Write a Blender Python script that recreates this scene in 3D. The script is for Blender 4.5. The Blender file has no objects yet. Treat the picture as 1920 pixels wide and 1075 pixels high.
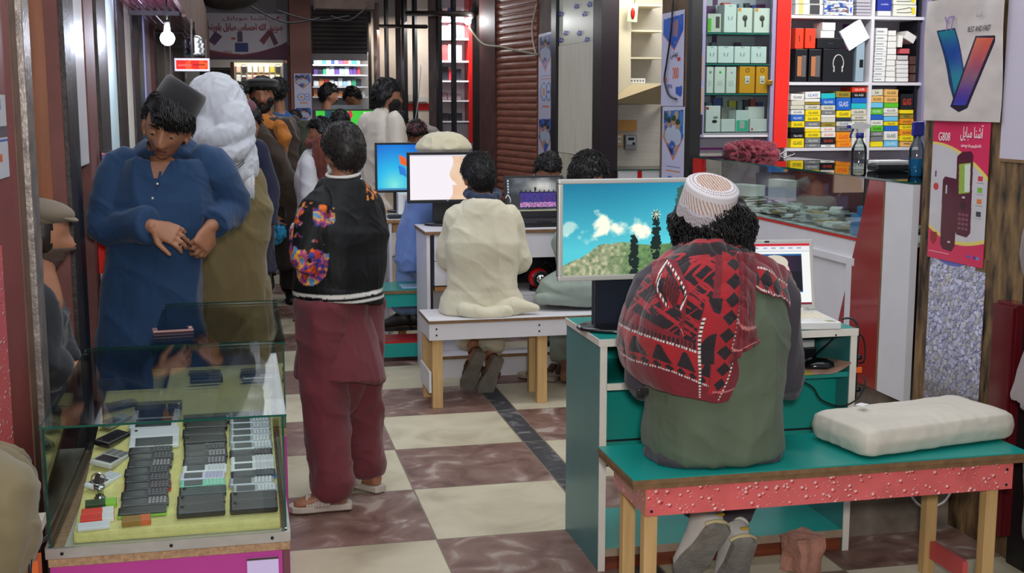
import bpy, bmesh, math, random
import numpy as np
from mathutils import Vector, Matrix, Euler, noise
V = Vector
PI = math.pi
R = math.radians
SC = bpy.context.scene
COL = SC.collection
random.seed(7)
# camera
CAM_F = 2300.0
CAM_H = 1.6
PITCH = math.atan(347 / CAM_F)
YAW = math.atan(520 * math.cos(PITCH) / CAM_F)
cam_d = bpy.data.cameras.new('camera')
cam = bpy.data.objects.new('camera', cam_d)
COL.objects.link(cam)
cam_d.sensor_width = 36.0
cam_d.lens = 36.0 * CAM_F / 1920
cam_d.clip_start = 0.05
cam_d.clip_end = 200
cam.location = (0, 0, CAM_H)
cam.rotation_euler = (PI / 2 - PITCH, 0, -YAW)
SC.camera = cam
# light
SC.view_settings.view_transform = 'Standard'
SC.view_settings.look = 'None'
SC.view_settings.gamma = 1
SC.view_settings.exposure = 0.12
try:
 SC.view_settings.use_curve_mapping = False
except Exception:
 pass
SC.cycles.use_denoising = True
SC.cycles.max_bounces = 8
SC.cycles.transparent_max_bounces = 24
SC.cycles.caustics_reflective = False
SC.cycles.caustics_refractive = False
SC.cycles.sample_clamp_indirect = 4.0
w = bpy.data.worlds.new('daylight_in_the_arcade')
SC.world = w
w.use_nodes = True
w.node_tree.nodes['Background'].inputs[0].default_value = (0.80, 0.88, 1.0, 1)
w.node_tree.nodes['Background'].inputs[1].default_value = 0.30
def lamp(kind, name, loc, energy, color=(1, 1, 1), size=0.1, rot=None, aim=None, size_y=None, spot=None):
 d = bpy.data.lights.new(name, kind)
 d.energy = energy
 d.color = color
 if kind == 'AREA':
  d.size = size
  if size_y:
   d.shape = 'RECTANGLE'
   d.size_y = size_y
 else:
  d.shadow_soft_size = size
 if kind == 'SPOT':
  d.spot_size = spot or R(90)
  d.spot_blend = 0.6
 o = bpy.data.objects.new(name, d)
 COL.objects.link(o)
 o.location = loc
 if aim is not None:
  o.rotation_euler = (V(aim) - V(loc)).to_track_quat('-Z', 'Y').to_euler()
 elif rot:
  o.rotation_euler = rot
 return o
lamp('AREA', 'flash', (0.05, -0.12, 1.86), 62, (1.0, 0.97, 0.93), 0.22, aim=(1.2, 5.2, 0.75))
lamp('AREA', 'roof_daylight', (0.9, 4.6, 3.3), 78, (0.93, 0.96, 1.0), 3.2, aim=(0.9, 4.8, 0), size_y=5.5)
lamp('AREA', 'roof_daylight', (0.6, 11.0, 2.9), 34, (0.93, 0.96, 1.0), 2.0, aim=(0.6, 11.0, 0), size_y=5.0)
# geometry of the view (places are worked out from the photograph)
_p, _y = PITCH, YAW
CR = V((math.cos(_y), -math.sin(_y), 0))
CF = V((math.sin(_y) * math.cos(_p), math.cos(_y) * math.cos(_p), -math.sin(_p)))
CU = CR.cross(CF)
def ray(u, v):
 return CF + CR * ((u - 960) / CAM_F) - CU * ((v - 537.5) / CAM_F)
def at(u, v, Y):
 d = ray(u, v)
 return V((0, 0, CAM_H)) + d * (Y / d.y)
def atx(u, v, X):
 d = ray(u, v)
 return V((0, 0, CAM_H)) + d * (X / d.x)
def atz(u, v, z):
 d = ray(u, v)
 return V((0, 0, CAM_H)) + d * ((z - CAM_H) / d.z)
# colours and materials
def lin(c):
 out = []
 for x in c[:3]:
  x = x / 255.0
  out.append(x / 12.92 if x <= 0.04045 else ((x + 0.055) / 1.055) ** 2.4)
 return tuple(out)
def alb(c):
 return tuple(min(0.88, max(0.004, x)) for x in lin(c))
MATS = {}
def mat(name, rgb, rough=0.6, metal=0.0, var=0.0, vscale=8.0, bump=0.0, bscale=60.0, sheen=0.0, coat=0.0, emit=0.0, spec=0.5, stretch=None, dark=None, attr=False, tint=None, sss=0.0):
 key = name
 if key in MATS:
  return MATS[key]
 m = bpy.data.materials.new(name)
 m.use_nodes = True
 nt = m.node_tree
 b = nt.nodes['Principled BSDF']
 c = (*alb(rgb), 1) if rgb is not None else (0.5, 0.5, 0.5, 1)
 b.inputs['Base Color'].default_value = c
 b.inputs['Roughness'].default_value = rough
 b.inputs['Metallic'].default_value = metal
 b.inputs['Specular IOR Level'].default_value = spec
 if sheen:
  b.inputs['Sheen Weight'].default_value = sheen
  b.inputs['Sheen Roughness'].default_value = 0.5
 if coat:
  b.inputs['Coat Weight'].default_value = coat
  b.inputs['Coat Roughness'].default_value = 0.08
 if sss:
  b.inputs['Subsurface Weight'].default_value = sss
  b.inputs['Subsurface Radius'].default_value = (0.012, 0.005, 0.003)
  b.inputs['Subsurface Scale'].default_value = 1.0
 tc = None
 if var or bump:
  tc = nt.nodes.new('ShaderNodeTexCoord')
  mp = nt.nodes.new('ShaderNodeMapping')
  nt.links.new(tc.outputs['Object'], mp.inputs[0])
  if stretch:
   mp.inputs['Scale'].default_value = stretch
 src = None
 if attr:
  a = nt.nodes.new('ShaderNodeAttribute')
  a.attribute_name = 'Col'
  src = a.outputs['Color']
 if var:
  n = nt.nodes.new('ShaderNodeTexNoise')
  n.inputs['Scale'].default_value = vscale
  n.inputs['Detail'].default_value = 5
  nt.links.new(mp.outputs[0], n.inputs['Vector'])
  mx = nt.nodes.new('ShaderNodeMix')
  mx.data_type = 'RGBA'
  cr = nt.nodes.new('ShaderNodeMapRange')
  cr.inputs[1].default_value = 0.3
  cr.inputs[2].default_value = 0.7
  nt.links.new(n.outputs[0], cr.inputs[0])
  nt.links.new(cr.outputs[0], mx.inputs[0])
  if src is not None:
   mu = nt.nodes.new('ShaderNodeMix')
   mu.data_type = 'RGBA'
   mu.blend_type = 'MULTIPLY'
   mu.inputs[0].default_value = 1
   nt.links.new(src, mu.inputs[6])
   mx.inputs[6].default_value = (1 - var, 1 - var, 1 - var, 1)
   mx.inputs[7].default_value = (1 + var * .5, 1 + var * .5, 1 + var * .5, 1)
   nt.links.new(mx.outputs[2], mu.inputs[7])
   src = mu.outputs[2]
  else:
   d = alb(dark) if dark else tuple(x * (1 - var) for x in c[:3])
   mx.inputs[6].default_value = (*d, 1)
   mx.inputs[7].default_value = (*[min(0.9, x * (1 + var * .6)) for x in c[:3]], 1)
   src = mx.outputs[2]
 if src is not None:
  nt.links.new(src, b.inputs['Base Color'])
 if emit:
  b.inputs['Emission Strength'].default_value = emit
  if src is not None:
   nt.links.new(src, b.inputs['Emission Color'])
  else:
   b.inputs['Emission Color'].default_value = (*lin(rgb), 1)
  b.inputs['Base Color'].default_value = (0.01, 0.01, 0.01, 1)
  for l in list(b.inputs['Base Color'].links):
   nt.links.remove(l)
 if bump:
  n2 = nt.nodes.new('ShaderNodeTexNoise')
  n2.inputs['Scale'].default_value = bscale
  n2.inputs['Detail'].default_value = 4
  nt.links.new(mp.outputs[0], n2.inputs['Vector'])
  bp = nt.nodes.new('ShaderNodeBump')
  bp.inputs['Strength'].default_value = bump
  bp.inputs['Distance'].default_value = 0.01
  nt.links.new(n2.outputs[0], bp.inputs['Height'])
  nt.links.new(bp.outputs[0], b.inputs['Normal'])
 MATS[key] = m
 return m
def glass(name, tint=(232, 240, 238), refl=1.0, rough=0.01):
 if name in MATS:
  return MATS[name]
 m = bpy.data.materials.new(name)
 m.use_nodes = True
 nt = m.node_tree
 nt.nodes.remove(nt.nodes['Principled BSDF'])
 out = nt.nodes['Material Output']
 tr = nt.nodes.new('ShaderNodeBsdfTransparent')
 tr.inputs[0].default_value = (*lin(tint), 1)
 gl = nt.nodes.new('ShaderNodeBsdfGlossy')
 gl.inputs['Roughness'].default_value = rough
 fr = nt.nodes.new('ShaderNodeFresnel')
 fr.inputs[0].default_value = 1.45
 mu = nt.nodes.new('ShaderNodeMath')
 mu.operation = 'MULTIPLY'
 mu.inputs[1].default_value = refl
 mx = nt.nodes.new('ShaderNodeMixShader')
 nt.links.new(fr.outputs[0], mu.inputs[0])
 nt.links.new(mu.outputs[0], mx.inputs[0])
 nt.links.new(tr.outputs[0], mx.inputs[1])
 nt.links.new(gl.outputs[0], mx.inputs[2])
 nt.links.new(mx.outputs[0], out.inputs[0])
 MATS[name] = m
 return m
# mesh collector
_boxcache = {}
def _bevbox(bev, sx, sy, sz):
 k = (round(bev, 5), round(sx, 4), round(sy, 4), round(sz, 4))
 if k not in _boxcache:
  bm = bmesh.new()
  bmesh.ops.create_cube(bm, size=1)
  for v in bm.verts:
   v.co = V((v.co.x * sx, v.co.y * sy, v.co.z * sz))
  b = min(bev, 0.45 * min(sx, sy, sz))
  bmesh.ops.bevel(bm, geom=list(bm.edges), offset=b, segments=2, affect='EDGES', profile=0.6)
  bm.verts.index_update()
  _boxcache[k] = ([v.co.copy() for v in bm.verts], [[v.index for v in f.verts] for f in bm.faces])
  bm.free()
 return _boxcache[k]
class MB:
 def __init__(self):
  self.v, self.f, self.m, self.s = [], [], [], []
 def add(self, vs, fs, m=0, smooth=False):
  o = len(self.v)
  self.v.extend([tuple(x) for x in vs])
  for f in fs:
   self.f.append([i + o for i in f])
   self.m.append(m)
   self.s.append(smooth)
  return self
 def box(self, c, s, rot=None, m=0, bev=0.0):
  c = V(c)
  if bev:
   vs, fs = _bevbox(bev, *s)
  else:
   x, y, z = s[0] / 2, s[1] / 2, s[2] / 2
   vs = [V((a * x, b * y, d * z)) for a in (-1, 1) for b in (-1, 1) for d in (-1, 1)]
   fs = [[0, 1, 3, 2], [4, 6, 7, 5], [0, 4, 5, 1], [2, 3, 7, 6], [0, 2, 6, 4], [1, 5, 7, 3]]
  M = Matrix.Identity(3)
  if rot is not None:
   M = rot if isinstance(rot, Matrix) else Euler(rot).to_matrix()
  return self.add([M @ v + c for v in vs], fs, m)
 def span(self, x0, x1, y0, y1, z0, z1, m=0, bev=0.0):
  return self.box(((x0 + x1) / 2, (y0 + y1) / 2, (z0 + z1) / 2), (abs(x1 - x0), abs(y1 - y0), abs(z1 - z0)), None, m, bev)
 def tube(self, pts, r, n=10, m=0, cap=True, k=0, round_end=False):
  pts = [V(p) for p in pts]
  rr = list(r) if isinstance(r, (list, tuple)) else [r] * len(pts)
  if k:
   pts, rr = smooth_path(pts, rr, k)
  if round_end:
   d0 = (pts[0] - pts[1]).normalized()
   d1 = (pts[-1] - pts[-2]).normalized()
   a, b = rr[0], rr[-1]
   p0, p1 = pts[0], pts[-1]
   pre = [(p0 + d0 * a * math.sin(t), a * math.cos(t)) for t in (1.35, 1.0, 0.5)]
   post = [(p1 + d1 * b * math.sin(t), b * math.cos(t)) for t in (0.5, 1.0, 1.35)]
   pts = [q[0] for q in pre] + pts + [q[0] for q in post]
   rr = [q[1] for q in pre] + rr + [q[1] for q in post]
  vs, fs = [], []
  nrm = None
  for i, p in enumerate(pts):
   t = (pts[min(i + 1, len(pts) - 1)] - pts[max(i - 1, 0)])
   t = t.normalized() if t.length > 1e-9 else V((0, 0, 1))
   if nrm is None:
    nrm = t.orthogonal().normalized()
   else:
    nrm = (nrm - t * nrm.dot(t))
    nrm = nrm.normalized() if nrm.length > 1e-6 else t.orthogonal().normalized()
   b = t.cross(nrm)
   for j in range(n):
    a = 2 * PI * j / n
    vs.append(p + (nrm * math.cos(a) + b * math.sin(a)) * rr[i])
  for i in range(len(pts) - 1):
   for j in range(n):
    q = (j + 1) % n
    fs.append([i * n + j, i * n + q, (i + 1) * n + q, (i + 1) * n + j])
  if cap:
   fs.append(list(range(n))[::-1])
   fs.append([(len(pts) - 1) * n + j for j in range(n)])
  return self.add(vs, fs, m, True)
 def cyl(self, p0, p1, r0, r1=None, n=20, m=0, smooth=True):
  r1 = r0 if r1 is None else r1
  return self.tube([p0, p1], [r0, r1], n, m)
 def lathe(self, prof, n=24, c=(0, 0, 0), rot=None, m=0, sx=1.0, sy=1.0):
  M = Matrix.Identity(3) if rot is None else (rot if isinstance(rot, Matrix) else Euler(rot).to_matrix())
  c = V(c)
  vs, fs = [], []
  for r, z in prof:
   for j in range(n):
    a = 2 * PI * j / n
    vs.append(M @ V((r * sx * math.cos(a), r * sy * math.sin(a), z)) + c)
  for i in range(len(prof) - 1):
   for j in range(n):
    q = (j + 1) % n
    fs.append([i * n + j, i * n + q, (i + 1) * n + q, (i + 1) * n + j])
  fs.append(list(range(n))[::-1])
  fs.append([(len(prof) - 1) * n + j for j in range(n)])
  return self.add(vs, fs, m, True)
 def sphere(self, c, r, nu=16, nv=10, rot=None, m=0):
  if not isinstance(r, (tuple, list)):
   r = (r, r, r)
  M = Matrix.Identity(3) if rot is None else (rot if isinstance(rot, Matrix) else Euler(rot).to_matrix())
  c = V(c)
  vs, fs = [c + M @ V((0, 0, -r[2]))], []
  for i in range(1, nv):
   t = -PI / 2 + PI * i / nv
   for j in range(nu):
    a = 2 * PI * j / nu
    vs.append(c + M @ V((r[0] * math.cos(t) * math.cos(a), r[1] * math.cos(t) * math.sin(a), r[2] * math.sin(t))))
  vs.append(c + M @ V((0, 0, r[2])))
  top = len(vs) - 1
  for j in range(nu):
   q = (j + 1) % nu
   fs.append([0, 1 + q, 1 + j])
   fs.append([top, 1 + (nv - 2) * nu + j, 1 + (nv - 2) * nu + q])
   for i in range(nv - 2):
    fs.append([1 + i * nu + j, 1 + i * nu + q, 1 + (i + 1) * nu + q, 1 + (i + 1) * nu + j])
  return self.add(vs, fs, m, True)
 def rings(self, rings, m=0, cap=True, smooth=True):
  n = len(rings[0])
  vs = [p for r in rings for p in r]
  fs = []
  for i in range(len(rings) - 1):
   for j in range(n):
    q = (j + 1) % n
    fs.append([i * n + j, i * n + q, (i + 1) * n + q, (i + 1) * n + j])
  if cap:
   fs.append(list(range(n))[::-1])
   fs.append([(len(rings) - 1) * n + j for j in range(n)])
  return self.add(vs, fs, m, smooth)
 def prism(self, poly, thick, M, m=0):
  n = len(poly)
  vs = [M @ V((x, y, 0)) for x, y in poly] + [M @ V((x, y, thick)) for x, y in poly]
  fs = [list(range(n))[::-1], [n + i for i in range(n)]]
  for i in range(n):
   q = (i + 1) % n
   fs.append([i, q, n + q, n + i])
  return self.add(vs, fs, m)
 def mesh(self, name, mats):
  me = bpy.data.meshes.new(name)
  me.from_pydata([tuple(v) for v in self.v], [], self.f)
  for x in (mats if isinstance(mats, (list, tuple)) else [mats]):
   me.materials.append(x)
  me.polygons.foreach_set('material_index', self.m)
  me.polygons.foreach_set('use_smooth', self.s)
  me.update()
  return me
 def build(self, name, mats, parent=None):
  o = bpy.data.objects.new(name, self.mesh(name, mats))
  COL.objects.link(o)
  if parent is not None:
   o.parent = parent
  return o
 def shift(self, off):
  off = V(off)
  self.v = [tuple(V(p) - off) for p in self.v]
  return self
def smooth_path(pts, rr, k):
 P, Q = [], []
 n = len(pts)
 for i in range(n - 1):
  p0, p1, p2, p3 = pts[max(i - 1, 0)], pts[i], pts[i + 1], pts[min(i + 2, n - 1)]
  r0, r1, r2, r3 = rr[max(i - 1, 0)], rr[i], rr[i + 1], rr[min(i + 2, n - 1)]
  for s in range(k):
   t = s / k
   f = lambda a, b, c, d: 0.5 * ((2 * b) + (c - a) * t + (2 * a - 5 * b + 4 * c - d) * t * t + (-a + 3 * b - 3 * c + d) * t ** 3)
   P.append(f(p0, p1, p2, p3))
   Q.append(max(1e-4, f(r0, r1, r2, r3)))
 P.append(pts[-1])
 Q.append(rr[-1])
 return P, Q
def ringpts(c, lat, fwd, a, b, n=28, p=2.2):
 out = []
 for j in range(n):
  t = 2 * PI * j / n
  ct, st = math.cos(t), math.sin(t)
  x = math.copysign(abs(ct) ** (2 / p), ct)
  y = math.copysign(abs(st) ** (2 / p), st)
  out.append(V(c) + V(lat) * (a * x) + V(fwd) * (b * y))
 return out
# things, parts, tags
def tag(o, label, cat, group=None):
 o['label'] = label
 o['category'] = cat
 if group:
  o['group'] = group
 return o
def thing(name, label, cat, loc=(0, 0, 0), rz=0.0, group=None):
 o = bpy.data.objects.new(name, None)
 o.empty_display_size = 0.1
 COL.objects.link(o)
 o.location = loc
 o.rotation_euler = (0, 0, rz)
 return tag(o, label, cat, group)
def struct(name, mb, mats):
 o = mb.build(name, mats)
 o['kind'] = 'structure'
 return o
def dup(root, loc=None, rot=None, label=None, group=None):
 kids = {}
 for o in bpy.data.objects:
  if o.parent is not None:
   kids.setdefault(o.parent.name, []).append(o)
 def cp(o, par):
  c = o.copy()
  COL.objects.link(c)
  if par is not None:
   c.parent = par
  for k in kids.get(o.name, []):
   cp(k, c)
  return c
 r = cp(root, None)
 if loc is not None:
  r.location = loc
 if rot is not None:
  r.rotation_euler = rot
 if label:
  r['label'] = label
 if group:
  r['group'] = group
 return r
def link(name, me, parent=None, loc=None, rot=None):
 o = bpy.data.objects.new(name, me)
 COL.objects.link(o)
 if parent is not None:
  o.parent = parent
 if loc is not None:
  o.location = loc
 if rot is not None:
  o.rotation_euler = rot
 return o
# painted grids: a picture as colours on a fine mesh
def set_col(me, rgb):
 a = me.color_attributes.new('Col', 'FLOAT_COLOR', 'POINT')
 arr = np.ones((len(me.vertices), 4), dtype=np.float32)
 c = np.clip(rgb, 0, 1)
 arr[:, :3] = np.where(c <= 0.04045, c / 12.92, ((c + 0.055) / 1.055) ** 2.4)
 a.data.foreach_set('color', arr.ravel())
def grid_mesh(name, P, rgb, mats, smooth=False, thick=0.0):
 nv, nu = P.shape[:2]
 idx = np.arange(nv * nu).reshape(nv, nu)
 q = np.stack([idx[:-1, :-1], idx[:-1, 1:], idx[1:, 1:], idx[1:, :-1]], -1).reshape(-1, 4)
 co = P.reshape(-1, 3)
 col = rgb.reshape(-1, 3)
 if thick:
  du = np.gradient(P, axis=1)
  dv = np.gradient(P, axis=0)
  nr = np.cross(du, dv)
  nr /= np.maximum(np.linalg.norm(nr, axis=-1, keepdims=True), 1e-9)
  co2 = (P - nr * thick).reshape(-1, 3)
  off = nv * nu
  q2 = q[:, ::-1] + off
  bd = np.concatenate([idx[0, :], idx[1:, -1], idx[-1, -2::-1], idx[-2:0:-1, 0]])
  nx = np.roll(bd, -1)
  side = np.stack([bd, bd + off, nx + off, nx], -1)
  q = np.concatenate([q, q2, side])
  co = np.concatenate([co, co2])
  col = np.concatenate([col, col])
 me = bpy.data.meshes.new(name)
 me.from_pydata(co.tolist(), [], q.tolist())
 for m in (mats if isinstance(mats, (list, tuple)) else [mats]):
  me.materials.append(m)
 if smooth:
  me.polygons.foreach_set('use_smooth', [True] * len(me.polygons))
 set_col(me, col)
 me.update()
 return me
class Paint:
 def __init__(self, w, h, nu, nv, bg):
  self.u, self.v = np.meshgrid(np.linspace(0, w, nu), np.linspace(0, h, nv))
  self.w, self.h = w, h
  self.c = np.zeros((nv, nu, 3)) + np.array(bg) / 255.0
 def put(self, mask, col):
  m = np.clip(np.asarray(mask, dtype=float), 0, 1)[..., None]
  self.c = self.c * (1 - m) + m * (np.array(col) / 255.0 if not isinstance(col, np.ndarray) or col.ndim == 1 else col / 255.0)
  return self
 def rect(self, x0, y0, x1, y1, col):
  return self.put((self.u >= x0) & (self.u <= x1) & (self.v >= y0) & (self.v <= y1), col)
 def ell(self, cx, cy, rx, ry, col, rot=0):
  c, s = math.cos(rot), math.sin(rot)
  x, y = self.u - cx, self.v - cy
  return self.put(((x * c + y * s) / rx) ** 2 + ((-x * s + y * c) / ry) ** 2 <= 1, col)
 def poly(self, pts, col):
  return self.put(self.pmask(pts), col)
 def pmask(self, pts):
  m = np.zeros(self.u.shape, bool)
  n = len(pts)
  for i in range(n):
   x0, y0 = pts[i]
   x1, y1 = pts[(i + 1) % n]
   if y0 == y1:
    continue
   cond = (self.v >= min(y0, y1)) & (self.v < max(y0, y1))
   xi = x0 + (self.v - y0) * (x1 - x0) / (y1 - y0)
   m ^= cond & (self.u < xi)
  return m
 def line(self, x0, y0, x1, y1, wd, col):
  dx, dy = x1 - x0, y1 - y0
  t = np.clip(((self.u - x0) * dx + (self.v - y0) * dy) / (dx * dx + dy * dy + 1e-12), 0, 1)
  d = np.hypot(self.u - x0 - t * dx, self.v - y0 - t * dy)
  return self.put(d < wd / 2, col)
 def noise(self, sc, seed=0, oct=4, sx=1.0, sy=1.0):
  return fbm(self.u * sc * sx, self.v * sc * sy, seed, oct)
def vnoise(x, y, seed):
 xi, yi = np.floor(x).astype(int), np.floor(y).astype(int)
 xf, yf = x - xi, y - yi
 xf, yf = xf * xf * (3 - 2 * xf), yf * yf * (3 - 2 * yf)
 def h(a, b):
  n = (a * 374761393 + b * 668265263 + seed * 974634777) & 0x7fffffff
  n = ((n ^ (n >> 13)) * 1274126177) & 0x7fffffff
  return ((n ^ (n >> 16)) & 0xffff) / 65535.0
 return (h(xi, yi) * (1 - xf) + h(xi + 1, yi) * xf) * (1 - yf) + (h(xi, yi + 1) * (1 - xf) + h(xi + 1, yi + 1) * xf) * yf
def fbm(x, y, seed=0, oct=4):
 s, a, t = 0, 0.5, 0
 for o in range(oct):
  s = s + a * vnoise(x * 2 ** o, y * 2 ** o, seed + o * 17)
  t += a
  a *= 0.5
 return s / t
def flat_grid(pt, o, ux, vx, mats, name, parent=None, thick=0.0, off=0.0):
 o, ux, vx = np.array(o), np.array(ux), np.array(vx)
 U, W = pt.u / pt.w, pt.v / pt.h
 P = o + U[..., None] * ux + W[..., None] * vx
 me = grid_mesh(name, P, pt.c, mats, thick=thick)
 return link(name, me, parent)
# lettering
_AR = {'ا': (0xFE8D, 0xFE8E), 'آ': (0xFE81, 0xFE82), 'د': (0xFEA9, 0xFEAA), 'ر': (0xFEAD, 0xFEAE), 'ز': (0xFEAF, 0xFEB0), 'و': (0xFEED, 0xFEEE)}
for ch, b in {'ب': 0xFE8F, 'پ': 0xFB56, 'ت': 0xFE95, 'س': 0xFEB1, 'ش': 0xFEB5, 'ص': 0xFEB9, 'ق': 0xFED5, 'ل': 0xFEDD, 'م': 0xFEE1, 'ن': 0xFEE5, 'ه': 0xFEE9, 'ی': 0xFBFC, 'ح': 0xFEA1, 'خ': 0xFEA5, 'ک': 0xFB8E, 'ې': 0xFBE4, 'ع': 0xFEC9, 'ف': 0xFED1}.items():
 _AR[ch] = (b, b + 1, b + 2, b + 3)
def arabic(s):
 out = []
 for i, ch in enumerate(s):
  if ch not in _AR:
   out.append(ch)
   continue
  f = _AR[ch]
  prev = i > 0 and s[i - 1] in _AR and len(_AR[s[i - 1]]) == 4
  nxt = i + 1 < len(s) and s[i + 1] in _AR and len(f) == 4
  out.append(chr(f[(2 if nxt else 0) + (1 if prev else 0)]))
 return ''.join(out[::-1])
_texts = {}
def text_mesh(s, size, m, extrude=0.0006, align='CENTER', sx=1.0, shear=0.0, bold=0.0):
 key = (s, round(size, 5), m.name, extrude, align, sx, shear, bold)
 if key in _texts:
  return _texts[key]
 cu = bpy.data.curves.new('lettering', 'FONT')
 cu.body = s
 cu.size = size
 cu.extrude = extrude
 cu.offset = bold
 cu.align_x = align
 cu.align_y = 'CENTER'
 cu.shear = shear
 cu.resolution_u = 3
 o = bpy.data.objects.new('lettering', cu)
 COL.objects.link(o)
 dg = bpy.context.evaluated_depsgraph_get()
 me = bpy.data.meshes.new_from_object(o.evaluated_get(dg))
 bpy.data.objects.remove(o)
 bpy.data.curves.remove(cu)
 me.materials.clear()
 me.materials.append(m)
 if sx != 1.0:
  me.transform(Matrix.Diagonal((sx, 1, 1, 1)))
 me.name = 'lettering'
 _texts[key] = me
 return me
def text(s, size, m, parent, loc, rot=(PI / 2, 0, 0), name='lettering', **kw):
 o = link(name, text_mesh(s, size, m, **kw), parent, loc)
 if isinstance(rot, Matrix):
  o.rotation_euler = rot.to_euler()
 else:
  o.rotation_euler = rot
 return o
# figures
def h3(a, b, c, seed):
 n = (a * 374761393 + b * 668265263 + c * 1440662683 + seed * 974634777) & 0x7fffffff
 n = ((n ^ (n >> 13)) * 1274126177) & 0x7fffffff
 return ((n ^ (n >> 16)) & 0xffff) / 65535.0
def vn3(P, seed=0):
 i = np.floor(P).astype(np.int64)
 f = P - i
 f = f * f * (3 - 2 * f)
 x, y, z = i[:, 0], i[:, 1], i[:, 2]
 fx, fy, fz = f[:, 0], f[:, 1], f[:, 2]
 l = lambda a, b, t: a * (1 - t) + b * t
 return l(l(l(h3(x, y, z, seed), h3(x + 1, y, z, seed), fx), l(h3(x, y + 1, z, seed), h3(x + 1, y + 1, z, seed), fx), fy),
 l(l(h3(x, y, z + 1, seed), h3(x + 1, y, z + 1, seed), fx), l(h3(x, y + 1, z + 1, seed), h3(x + 1, y + 1, z + 1, seed), fx), fy), fz)
def fb3(P, seed=0, o=3):
 s, a, t = 0, .5, 0
 for k in range(o):
  s = s + a * vn3(P * 2.0 ** k, seed + 31 * k)
  t += a
  a *= .5
 return s / t
def sstep(a, b, x):
 t = np.clip((x - a) / (b - a), 0, 1)
 return t * t * (3 - 2 * t)
def fold_fn(amp, k=9.0, zs=0.28, seed=0):
 def f(P, N):
  W = P + 0.05 * (np.stack([vn3(P * 6, seed + 5), vn3(P * 6, seed + 6), vn3(P * 6, seed + 7)], 1) - .5)
  r = 1 - np.abs(2 * vn3(W * np.array([k, k, k * zs]), seed) - 1)
  r2 = 1 - np.abs(2 * vn3((W @ np.array([[.8, .1, .6], [0, 1, 0], [-.6, 0, .8]])) * np.array([k * .5, k, k * 1.3]), seed + 3) - 1)
  r3 = 1 - np.abs(2 * vn3(W * np.array([k * 2.3, k * 2.3, k * .8]) + 3 * r2[:, None], seed + 9) - 1)
  return amp * (1.6 * (r ** 2 - .35) + .8 * (r2 ** 2 - .35) + .22 * (r3 ** 2 - .35))
 return f
SEATS = []          # x0, x1, y0, y1, height: cloth and flesh rest on these and do not sink in
def remesh(name, mb, voxel, mats, parent, smooth=3, fold=None, color=None, matfn=None, off=(0, 0, 0)):
 mats = mats if isinstance(mats, (list, tuple)) else [mats]
 me0 = mb.mesh(name, mats[:1])
 me0.polygons.foreach_set('material_index', [0] * len(me0.polygons))
 o = bpy.data.objects.new(name, me0)
 COL.objects.link(o)
 m = o.modifiers.new('r', 'REMESH')
 m.mode = 'VOXEL'
 m.voxel_size = voxel
 if smooth:
  sm = o.modifiers.new('s', 'SMOOTH')
  sm.factor = 0.5
  sm.iterations = smooth
 dg = bpy.context.evaluated_depsgraph_get()
 me = bpy.data.meshes.new_from_object(o.evaluated_get(dg))
 bpy.data.objects.remove(o)
 me.name = name
 me.materials.clear()
 for x in mats:
  me.materials.append(x)
 n = len(me.vertices)
 P = np.zeros(n * 3)
 me.vertices.foreach_get('co', P)
 P = P.reshape(-1, 3)
 if fold is not None:
  N = np.zeros(n * 3)
  me.vertices.foreach_get('normal', N)
  N = N.reshape(-1, 3)
  P = P + N * fold(P, N)[:, None]
  me.vertices.foreach_set('co', P.ravel())
 if parent is not None and parent.get('category') == 'person':
  L = parent.location
  for x0, x1, y0, y1, zt in SEATS:
   X, Y, Z = P[:, 0] + L.x, P[:, 1] + L.y, P[:, 2] + L.z
   k = (X > x0 - .004) & (X < x1 + .004) & (Y > y0 - .004) & (Y < y1 + .004) & (Z < zt + .0015) & (Z > zt - .06)
   P[k, 2] = zt + .0015 - L.z
  me.vertices.foreach_set('co', P.ravel())
 if color is not None:
  N = np.zeros(n * 3)
  me.vertices.foreach_get('normal', N)
  set_col(me, color(P, N.reshape(-1, 3)) / 255.0)
 nf = len(me.polygons)
 if matfn is not None:
  c = np.zeros(nf * 3)
  me.polygons.foreach_get('center', c)
  me.polygons.foreach_set('material_index', matfn(c.reshape(-1, 3)).astype(np.int32))
 me.polygons.foreach_set('use_smooth', [True] * nf)
 me.update()
 return link(name, me, parent)
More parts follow.
